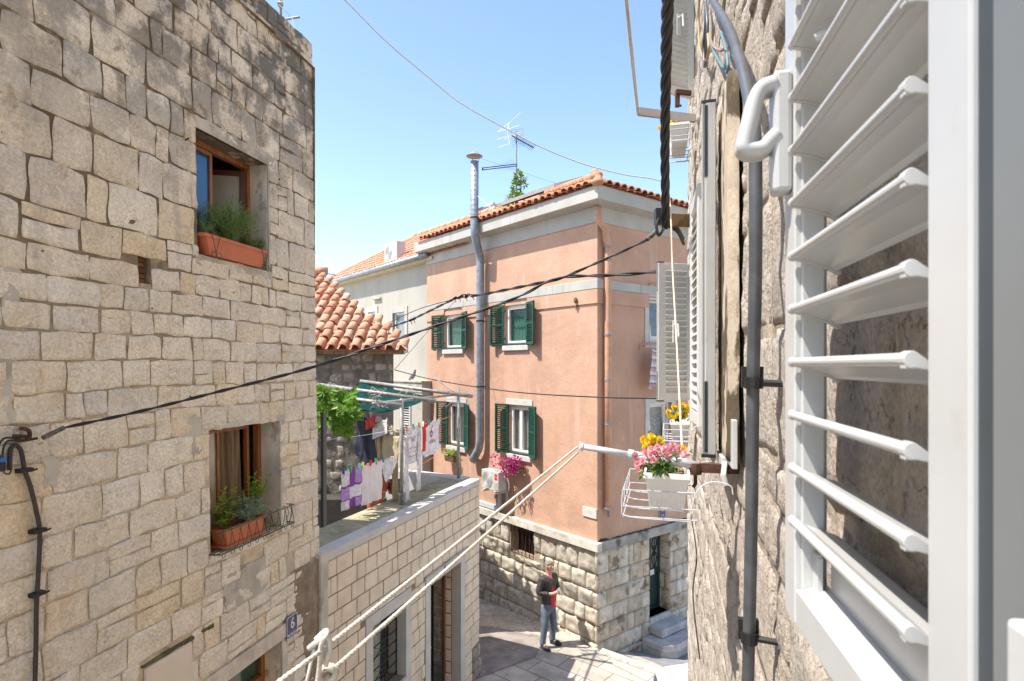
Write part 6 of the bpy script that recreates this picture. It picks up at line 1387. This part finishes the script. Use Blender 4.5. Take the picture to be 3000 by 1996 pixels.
YEL = [(195, 150), (315, 105), (330, 190), (410, 175), (255, 180), (210, 270), (440, 165), (795, 290), (480, 330)]
pk = thing('pink_flowers', 'bunch of pink ranunculus leaning out of the white planter', 'flowers', c0+V((0, 0, .13)))
mb = MB(); pos = []
for x, y in PINK: p = P(1850+x/5.226, 1260+y/5.226, rg.uniform(2.18, 2.44)); pos.append(p); flower(mb, p, .0145*rg.uniform(.85, 1.15), rg)
mb.build('blossom', [m_pinkp, m_pinkc], pk)
mb = MB(); root = fbx(-.02, .02, .13)
for p in pos: mb.tube(catmull([root+V((rg.uniform(-.03, .03), rg.uniform(-.03, .03), 0)), root.lerp(p, .5)+V((0, 0, .03)), p], 4), .0016, 4)
for i in range(230):
    p = root.lerp(rg.choice(pos), rg.uniform(.1, .8))+V((rg.uniform(-.025, .025), rg.uniform(-.03, .03), rg.uniform(-.045, .01))); mb.leaf(p, V((rg.uniform(-1, .6), rg.uniform(-1, .4), rg.uniform(-.6, .9))), V((0, 0, 1)), rg.uniform(.02, .045), .014)
for i in range(14): s = root+V((rg.uniform(-.04, .04), -.02, 0)); e_ = P(rg.uniform(1875, 1965), rg.uniform(1375, 1400), 2.2); [mb.leaf(s.lerp(e_, .25*k), e_-s, V((0, 0, 1)), (e_-s).length*.3, .012) for k in range(4)]
mb.build('leaves', m_leaf, pk)
yl = thing('yellow_flowers', 'yellow roses rising behind the pink flowers in the white planter', 'flowers', c0+V((0, .05, .13)))
mb = MB(); pos2 = []
for x, y in YEL: p = P(1850+x/5.226, 1260+y/5.226, rg.uniform(2.45, 2.6)); pos2.append(p); flower(mb, p, .018*rg.uniform(.85, 1.15), rg, mc=0)
mb.build('blossom', m_yel, yl)
mb = MB()
for p in pos2: mb.tube(catmull([fbx(.05, .02, .13), fbx(.05, .02, .13).lerp(p, .5)+V((0, 0, .03)), p], 4), .0016, 4)
for i in range(40): p = rg.choice(pos2)+V((rg.uniform(-.02, .06), rg.uniform(0, .04), rg.uniform(-.05, .01))); mb.leaf(p, V((rg.uniform(-1, 1), -.4, rg.uniform(-.2, 1))), V((0, 0, 1)), .03, .014)
mb.build('leaves', m_leaf, yl)
for (px, py, Y, fw_, lb1, lb2, lb3, up) in ((1990, 1278, 5.75, [(1962, 1205), (1975, 1192), (1990, 1198), (2004, 1190), (2012, 1205), (1985, 1212), (1970, 1218), (2000, 1215), (2014, 1192), (1995, 1186), (1960, 1218), (2010, 1222)], 'white planter of yellow flowers under the shutter that stands straight out', 'white wire rack of the yellow flowers beside the side window', 'yellow roses below the shutter that stands straight out', 0),
                                       (1988, 440, 5.75, [(1958, 372), (1966, 360), (1975, 352), (1985, 362), (1970, 376), (1980, 370), (1992, 360), (1934, 376), (1945, 384)], 'white planter seen from below on the floor above', 'white wire rack of the planter on the floor above', 'yellow flowers under the upper drying arm', 1)):
    q = P(px, py, Y); fb = frame(q, FW.d, FW.n)
    mb = MB(); box_planter(mb, fb, .55, .17, .155, .76, .02, ribs=7); o = mb.build('planter', m_plast); tag(o, lb1, 'planter', 'white planters on the right hand wall')
    mb = MB(); wire_rack(mb, frame(q+V((0, 0, -.012))+FW.n*.02, FW.d, FW.n), .6, .21, .13, .005); tag(mb.build('flower_rack', m_alu), lb2, 'rack', 'wire racks on the right hand wall')
    t = thing('yellow_flowers', lb3, 'flowers', q+V((0, 0, .15))); mb = MB(); ps = []
    for x, y in fw_:
        for k in range(2): p = P(x+rg.uniform(-5, 5), y+rg.uniform(-4, 4), Y+rg.uniform(-.12, .15)); ps.append(p); flower(mb, p, .026, rg, mc=0)
    mb.build('blossom', m_yel, t)
    mb = MB(); rt = fb(0, .01, .14)
    for p in ps: mb.tube([rt, p], .003, 3)
    for i in range(110): p = rt.lerp(rg.choice(ps), rg.uniform(.2, .95))+V((rg.uniform(-.05, .05), rg.uniform(-.05, .05), rg.uniform(-.04, .02))); mb.leaf(p, V((rg.uniform(-1, 1), -.5, rg.uniform(-.3, 1))), V((0, 0, 1)), .055, .026)
    mb.build('leaves', m_leaf, t)
# ================= street, person, car =================
rg = random.Random(77)
def axis(lo, hi, dense_, step): 
    out = [-260., -120, -60, -30, -15]; x = lo
    while x < hi: out.append(x); x += step
    return sorted(set(out+[15+hi, 30+hi, 60+hi, 120+hi, 260.]))
xs, ys = axis(-8, 10, 0, .12), axis(-4, 22, 0, .16)
mb = MB(); mb.add([V((x, y, ground_z(x, y))) for y in ys for x in xs], [(j*len(xs)+i, j*len(xs)+i+1, (j+1)*len(xs)+i+1, (j+1)*len(xs)+i) for j in range(len(ys)-1) for i in range(len(xs)-1)])
def paving(name, col, mort, bw, bh, rot, var=.2, sc=1., msize=.008):
    m = mk(name, col, .75, var=.16, vscale=3, bump=.35, bscale=30, bdist=.006, grain=.12, gscale=40, spots=[([k*.62 for k in col], 1.6, .56, .12, .7), ([k*.45 for k in col], 6, .64, .07, .6)]); nt = m.node_tree; N = nt.nodes; L = nt.links; b = N['Principled BSDF']
    src = b.inputs['Base Color'].links[0].from_socket
    g = N.new('ShaderNodeNewGeometry'); mp = N.new('ShaderNodeMapping'); mp.inputs['Rotation'].default_value = (0, 0, rot); L.new(g.outputs['Position'], mp.inputs[0])
    br = N.new('ShaderNodeTexBrick'); br.inputs['Scale'].default_value = sc; br.inputs['Brick Width'].default_value = bw; br.inputs['Row Height'].default_value = bh; br.inputs['Mortar Size'].default_value = msize
    br.inputs['Mortar Smooth'].default_value = .2; br.inputs['Color1'].default_value = (1-var, 1-var, 1-var, 1); br.inputs['Color2'].default_value = (1+var, 1+var*.96, 1+var*.9, 1); br.inputs['Mortar'].default_value = (*[k/c for k, c in zip(mort, col)], 1); br.offset = .37
    L.new(mp.outputs[0], br.inputs[0]); mx = N.new('ShaderNodeMix'); mx.data_type = 'RGBA'; mx.blend_type = 'MULTIPLY'; mx.inputs[0].default_value = 1
    L.new(src, mx.inputs[6]); L.new(br.outputs[0], mx.inputs[7]); L.new(mx.outputs[2], b.inputs['Base Color']); return m
ra = math.atan2(1.2, 1.41)
gnd = mb.build('ground', paving('large limestone slabs', (.43, .385, .325), (.17, .14, .11), .95, .48, ra, .14, msize=.012), smooth=False); struct(gnd)
def gpt(px, py, up=.004):
    k = -(py-HY)/F; y = 5.7/-k
    for _ in range(30): y = lerp(y, ground_z((px-CX)/F*y, y)/k, .6)
    p = P(px, py, y); return V((p.x, p.y, ground_z(p.x, p.y)+up))
def patch(pts, name, mat, up):
    poly = [gpt(*q) for q in pts]; mb = MB(); n = 14
    a, b, c, d = poly
    mb.grid(lambda s, t: (lambda p: V((p.x, p.y, ground_z(p.x, p.y)+up)))(a.lerp(b, s).lerp(d.lerp(c, s), t)), n, n); return struct(mb.build(name, mat))
patch([(1350, 1760), (1600, 1800), (1592, 1862), (1350, 1822)], 'brick_paving', paving('small cream pavers', (.52, .44, .35), (.30, .24, .18), .26, .15, .5, .10), .004)
patch([(1350, 1822), (1596, 1868), (1570, 1925), (1380, 1996)], 'asphalt_shadow_patch', mk('worn paving with painted shadow', (.24, .21, .19), .85, var=.25, vscale=3, bump=.4, bscale=30, spots=[((.36, .32, .28), 4, .56, .1, .6)]), .008)  # darker asphalt, with the house shadow across it painted into the colour
patch([(1775, 1885), (2100, 1860), (2100, 1996), (2012, 1988)], 'lower_pavement', mk('concrete with painted shade', (.235, .235, .24), .85, var=.18, vscale=2.5, bump=.2, bscale=20, spots=[((.30, .29, .28), 2, .54, .1, .6)]), .006)  # shade over the lower street painted in as darker blue-grey concrete
a, b = V((1.80, 11.95, 0)), V((3.3, 10.68, 0)); mb = MB(); n = 24
for i in range(n):
    p, q = a.lerp(b, i/n), a.lerp(b, (i+.985)/n); d = (q-p).normalized(); nn = V((d.y, -d.x, 0)); nn = nn if nn.y > 0 else -nn
    mb.box(frame(p+V((0, 0, -5.712-.0)), d, nn), 0, (q-p).length, -.10, .05, -.2, .02)
struct(mb.build('kerb', mk('kerb stone', (.52, .46, .39), .8, var=.15, vscale=4, bump=.2), bevel=.006))

# ---------- the man standing by the wall ----------
fx = P(1606, 1890, 12.1); base = V((fx.x, fx.y, ground_z(fx.x, fx.y))); fw = V((.72, -.69, 0)).normalized(); rt = V((-fw.y, fw.x, 0))*-1
if rt.cross(fw).z < 0: rt = -rt
man = thing('person', 'man in a dark jacket, red shirt and jeans standing by the rough stone base', 'person', base)
fm = frame(base, rt, fw)
def skin(name, vs, es, mat, parent, sub=2):
    me = bpy.data.meshes.new(name); me.from_pydata([fm(*v[0])-base for v in vs], es, [])
    ob = bpy.data.objects.new(name, me); C.objects.link(ob); m = ob.modifiers.new('skin', 'SKIN'); m.use_smooth_shade = True
    for i, v in enumerate(vs):
        r = v[1] if isinstance(v[1], tuple) else (v[1], v[1]); sv = me.skin_vertices[0].data[i]; sv.radius = r; sv.use_root = (i == 0)
    s = ob.modifiers.new('sub', 'SUBSURF'); s.levels = s.render_levels = sub
    bpy.context.view_layer.update(); dg = bpy.context.evaluated_depsgraph_get(); me2 = bpy.data.meshes.new_from_object(ob.evaluated_get(dg)); ob.modifiers.clear(); ob.data = me2; me2.name = name
    me2.materials.clear(); me2.materials.append(mat)
    for p in me2.polygons: p.use_smooth = True
    ob.parent = parent; WL[ob.name] = base; return ob
m_skin = mk('skin', (.50, .27, .19), .55, var=.08, sub=.05)
vs = [((0, 0, .95), .10), ((0, 0, 1.16), .10), ((0, .0, 1.38), (.09, .06)), ((0, .01, 1.49), .055), ((0, .03, 1.56), .068), ((0, .035, 1.64), (.078, .094)), ((0, .03, 1.70), .062)]
es = [(i, i+1) for i in range(6)]
def limb(root, pts):
    i0 = root
    for p in pts: vs.append(p); es.append((i0, len(vs)-1)); i0 = len(vs)-1
    return i0
for s in (-1, 1):
    limb(0, [((s*.08, 0, .86), .05), ((s*.13, .03, .48), .045), ((s*.15, -.02, .10), .03), ((s*.17, .11, .045), .035)])
    h = limb(2, [((s*.17, 0, 1.39), .035), ((s*.27, -.03, 1.14), .033), ((s*.13, .21, 1.10+.05*(s > 0)), .032), ((s*.075, .285, 1.14+.05*(s > 0)), (.022, .034))])
    hc = V((s*.075, .285, 1.14+.05*(s > 0)))
    for k in range(4):
        q = hc+V((-s*.012, .045-.006*abs(k-1.2), .028-.019*k)); q2 = q+V((-s*.030, .012, -.004)); limb(h, [(tuple(q), .0095), (tuple(q2), .008)])
    limb(h, [(tuple(hc+V((-s*.02, .005, .045))), .0105), (tuple(hc+V((-s*.035, .025, .055))), .009)])
skin('body', vs, es, m_skin, man)
JV = [((0, 0, .74), (.175, .15)), ((0, 0, 1.0), (.175, .15)), ((0, .0, 1.25), (.175, .135)), ((0, -.005, 1.40), (.16, .11)), ((0, 0, 1.475), (.085, .08))]; JE = [(0, 1), (1, 2), (2, 3), (3, 4)]
vs, es = JV, JE
for s in (-1, 1): limb(3, [((s*.20, -.005, 1.395), .078), ((s*.285, -.03, 1.14), .072), ((s*.155, .175, 1.095+.05*(s > 0)), .053)])
jk = skin('jacket', vs, es, mk('dark leather jacket', (.045, .042, .04), .42, var=.45, vscale=16, bump=.8, bscale=22, bdist=.03), man)
vs = [((0, .095, .80), (.085, .07)), ((0, .095, 1.03), (.075, .072)), ((0, .085, 1.25), (.06, .075)), ((0, .06, 1.40), (.05, .065)), ((0, .04, 1.455), (.05, .05))]; skin('shirt', vs, [(0, 1), (1, 2), (2, 3), (3, 4)], mk('red shirt', (.62, .05, .055), .85, var=.12, vscale=10), man)
vs = [((0, 0, .93), (.155, .125)), ((0, 0, .84), (.15, .12))]; es = [(0, 1)]
for s in (-1, 1): limb(1, [((s*.105, 0, .76), .098), ((s*.135, .03, .48), .074), ((s*.15, -.02, .12), .066), ((s*.15, -.02, .06), .07)])
skin('jeans', vs, es, mk('washed blue jeans', (.13, .16, .20), .9, var=.3, vscale=7, bump=.3), man)
mb = MB()
for s in (-1, 1): mb.ell(fm(s*.165, .06, .045), .05, .145, .05, 12, 8, ex=rt, ey=(fw+rt*s*.15).normalized()); mb.box(fm, s*.165-.045, s*.165+.045, -.06, .18, .0, .022)
mb.build('shoes', mk('dark trainers', (.04, .035, .05), .6, var=.3), man, smooth=True)
mb = MB(); hc = fm(0, .02, 1.655); N_ = 12
vs_, fs_ = [], []
for j in range(7):
    ph = 1.62*j/6
    for k in range(N_):
        th = 6.283*k/N_; f_ = math.cos(th); lim = ph*(1.0 if f_ < .2 else (.80-.22*f_)); vs_.append(hc+fw*(.099*math.sin(lim)*f_)+rt*(.086*math.sin(lim)*math.sin(th))+V((0, 0, .088*math.cos(lim))))
mb.add(vs_, [(j*N_+k, j*N_+(k+1) % N_, (j+1)*N_+(k+1) % N_, (j+1)*N_+k) for j in range(6) for k in range(N_)]); mb.build('hair', mk('short grey hair', (.20, .17, .15), .8, var=.3, vscale=60, bump=.6, bscale=120), man, smooth=True)
mb = MB()
for s in (-1, 1): mb.ell(fm(s*.032, .113, 1.648), .011, .007, .007, 8, 6, ex=rt, ey=fw)
mb.build('eyes', m_black, man)
mb = MB(); mb.tube([fm(0, .116, 1.65), fm(0, .14, 1.615), fm(0, .118, 1.607)], [.008, .015, .010], 8)
for s in (-1, 1): mb.ell(fm(s*.079, .03, 1.635), .012, .022, .032, 8, 6, ex=rt, ey=fw)
mb.build('nose_and_ears', m_skin, man, smooth=True)
mb = MB(); mb.tube([fm(-.025, .112, 1.578), fm(0, .118, 1.574), fm(.025, .112, 1.578)], .005, 6); mb.build('mouth', mk('lip', (.32, .12, .10), .6), man)
ph = thing('phone', 'small pale phone held in the hands of the man', 'phone', fm(.0, .33, 1.17)); mb = MB(); mb.box(frame(fm(.0, .315, 1.17), rt, fw, (V((0, 0, 1))-fw*.5).normalized()), -.035, .035, -.005, .005, -.04, .09); mb.build('body', mk('pale phone', (.5, .5, .52), .3), ph, bevel=.004)

# ---------- white car nosing out behind the corner of our house ----------
ex, ey = V((-.995, -.10, 0)).normalized(), V((-.10, .995, 0)).normalized(); c0 = V((2.30, 8.86, 0))-ex*2.0; gz = -5.70; fc = frame(V((c0.x, c0.y, gz)), ex, ey)
car = thing('parked_car', 'white car with its bonnet just showing past the corner of the right hand wall', 'car', V((c0.x, c0.y, gz)))
m_car = mk('white car paint', (.78, .80, .82), .25, var=.0, coat=.6)
side = [(-1.95, .30), (-1.98, .62), (-1.9, .88), (-1.0, .93), (.55, .93), (1.2, .91), (1.80, .86), (1.95, .76), (1.99, .38), (1.9, .25), (-1.85, .25)]
mb = MB()
def loft(mb, pts, secs):
    n = len(pts); o = []
    for y, k, dz in secs: o += [fc(a*k, y, (b-.25)*(1-dz)+.25) for a, b in pts]
    fs = [tuple(range(n)), tuple(range(len(o)-1, len(o)-n-1, -1))]
    for j in range(len(secs)-1): fs += [(j*n+i, j*n+(i+1) % n, (j+1)*n+(i+1) % n, (j+1)*n+i) for i in range(n)]
    mb.add(o, fs)
loft(mb, side, [(-.80, .93, .12), (-.76, .97, .05), (-.6, 1, 0), (0, 1.01, -.02), (.6, 1, 0), (.76, .97, .05), (.80, .93, .12)])
body = mb.build('body', m_car, car, smooth=False, bevel=.03)
cab = [(-1.7, .88), (-1.35, 1.36), (-.9, 1.45), (-.1, 1.44), (.35, 1.34), (1.0, .90)]
mb = MB(); loft(mb, cab, [(-.74, 1, .04), (-.60, .96, .0), (.60, .96, .0), (.74, 1, .04)]); mb.build('roof', m_car, car, bevel=.03)
mb = MB(); mb.quad(fc(.98, -.62, .935), fc(.98, .62, .935), fc(.38, .53, 1.345), fc(.38, -.53, 1.345)); mb.quad(fc(-1.69, -.6, .95), fc(-1.69, .6, .95), fc(-1.37, .52, 1.36), fc(-1.37, -.52, 1.36))
for v in mb.v: pass
g_ = mb.build('windscreen', m_glass, car, solid=.02)
mb = MB()
for s in (-1, 1):
    for pts in ([(-1.3, .98), (-1.15, 1.31), (-.45, 1.36), (-.45, .98)], [(-.38, .98), (-.38, 1.36), (.0, 1.35), (.3, 1.25), (.72, .98)]): mb.prism(lambda a, b, c: fc(a, b, c), pts, s*.72, s*.765)
mb.build('side_window', m_glass, car)
mb = MB()
for s in (-1, 1): mb.ell(fc(1.84, s*.58, .70), .16, .15, .075, 12, 8, ex=ex, ey=ey)
mb.build('headlight', mk('headlamp glass', (.05, .07, .11), .05, spec=.9), car, smooth=True)
mb = MB(); mb.box(fc, 1.90, 1.985, -.45, .45, .36, .54); mb.build('grille', m_black, car)
for x in (-1.25, 1.25):
    for s in (-1, 1):
        q = fc(x, s*.66, .31); mb = MB(); mb.lathe(q, ey*s, [(.20, 0), (.31, .0), (.315, .04), (.315, .14), (.30, .17), (.20, .17)], 24); w = mb.build('wheel', m_black, car, smooth=False)
        mb = MB(); mb.lathe(q, ey*s, [(.20, .02), (.20, .165), (.17, .15), (.05, .16), (.0, .162)], 20); mb.build('rim', m_steel, w)

# ================= camera, sky, sun =================
cam = bpy.data.cameras.new('camera'); co = bpy.data.objects.new('camera', cam); C.objects.link(co)
co.rotation_euler = (math.pi/2, 0, 0); cam.sensor_width = 36; cam.lens = 36*F/3000; cam.shift_y = (HY-998)/3000; cam.clip_start = .02; cam.clip_end = 1000
cam.dof.use_dof = True; cam.dof.focus_distance = 5.5; cam.dof.aperture_fstop = 9
sc = bpy.context.scene; sc.camera = co
w = bpy.data.worlds.new('World'); sc.world = w; w.use_nodes = True; nt = w.node_tree; bgd = nt.nodes['Background']
sk = nt.nodes.new('ShaderNodeTexSky'); sk.sky_type = 'NISHITA'; sk.sun_disc = False
EL = math.radians(62); hx, hy = -.957, -.29
sk.sun_elevation = EL; sk.sun_rotation = math.atan2(hx, hy); sk.altitude = 20; sk.air_density = 1.0; sk.dust_density = .6; sk.ozone_density = 1.0
nt.links.new(sk.outputs[0], bgd.inputs[0]); bgd.inputs[1].default_value = .15
sun = bpy.data.lights.new('sun', 'SUN'); so = bpy.data.objects.new('sun', sun); C.objects.link(so); sun.energy = 4.0; sun.angle = math.radians(.5); sun.color = (1, .95, .87)
sd_ = V((hx*math.cos(EL), hy*math.cos(EL), math.sin(EL))); so.rotation_euler = sd_.to_track_quat('Z', 'Y').to_euler(); so.location = (0, 0, 20)
vs_ = sc.view_settings; vs_.view_transform = 'Standard'; vs_.look = 'None'; vs_.exposure = 1.12; vs_.gamma = 1; vs_.use_curve_mapping = False
sc.cycles.max_bounces = 8; sc.cycles.diffuse_bounces = 5; sc.cycles.use_denoising = True
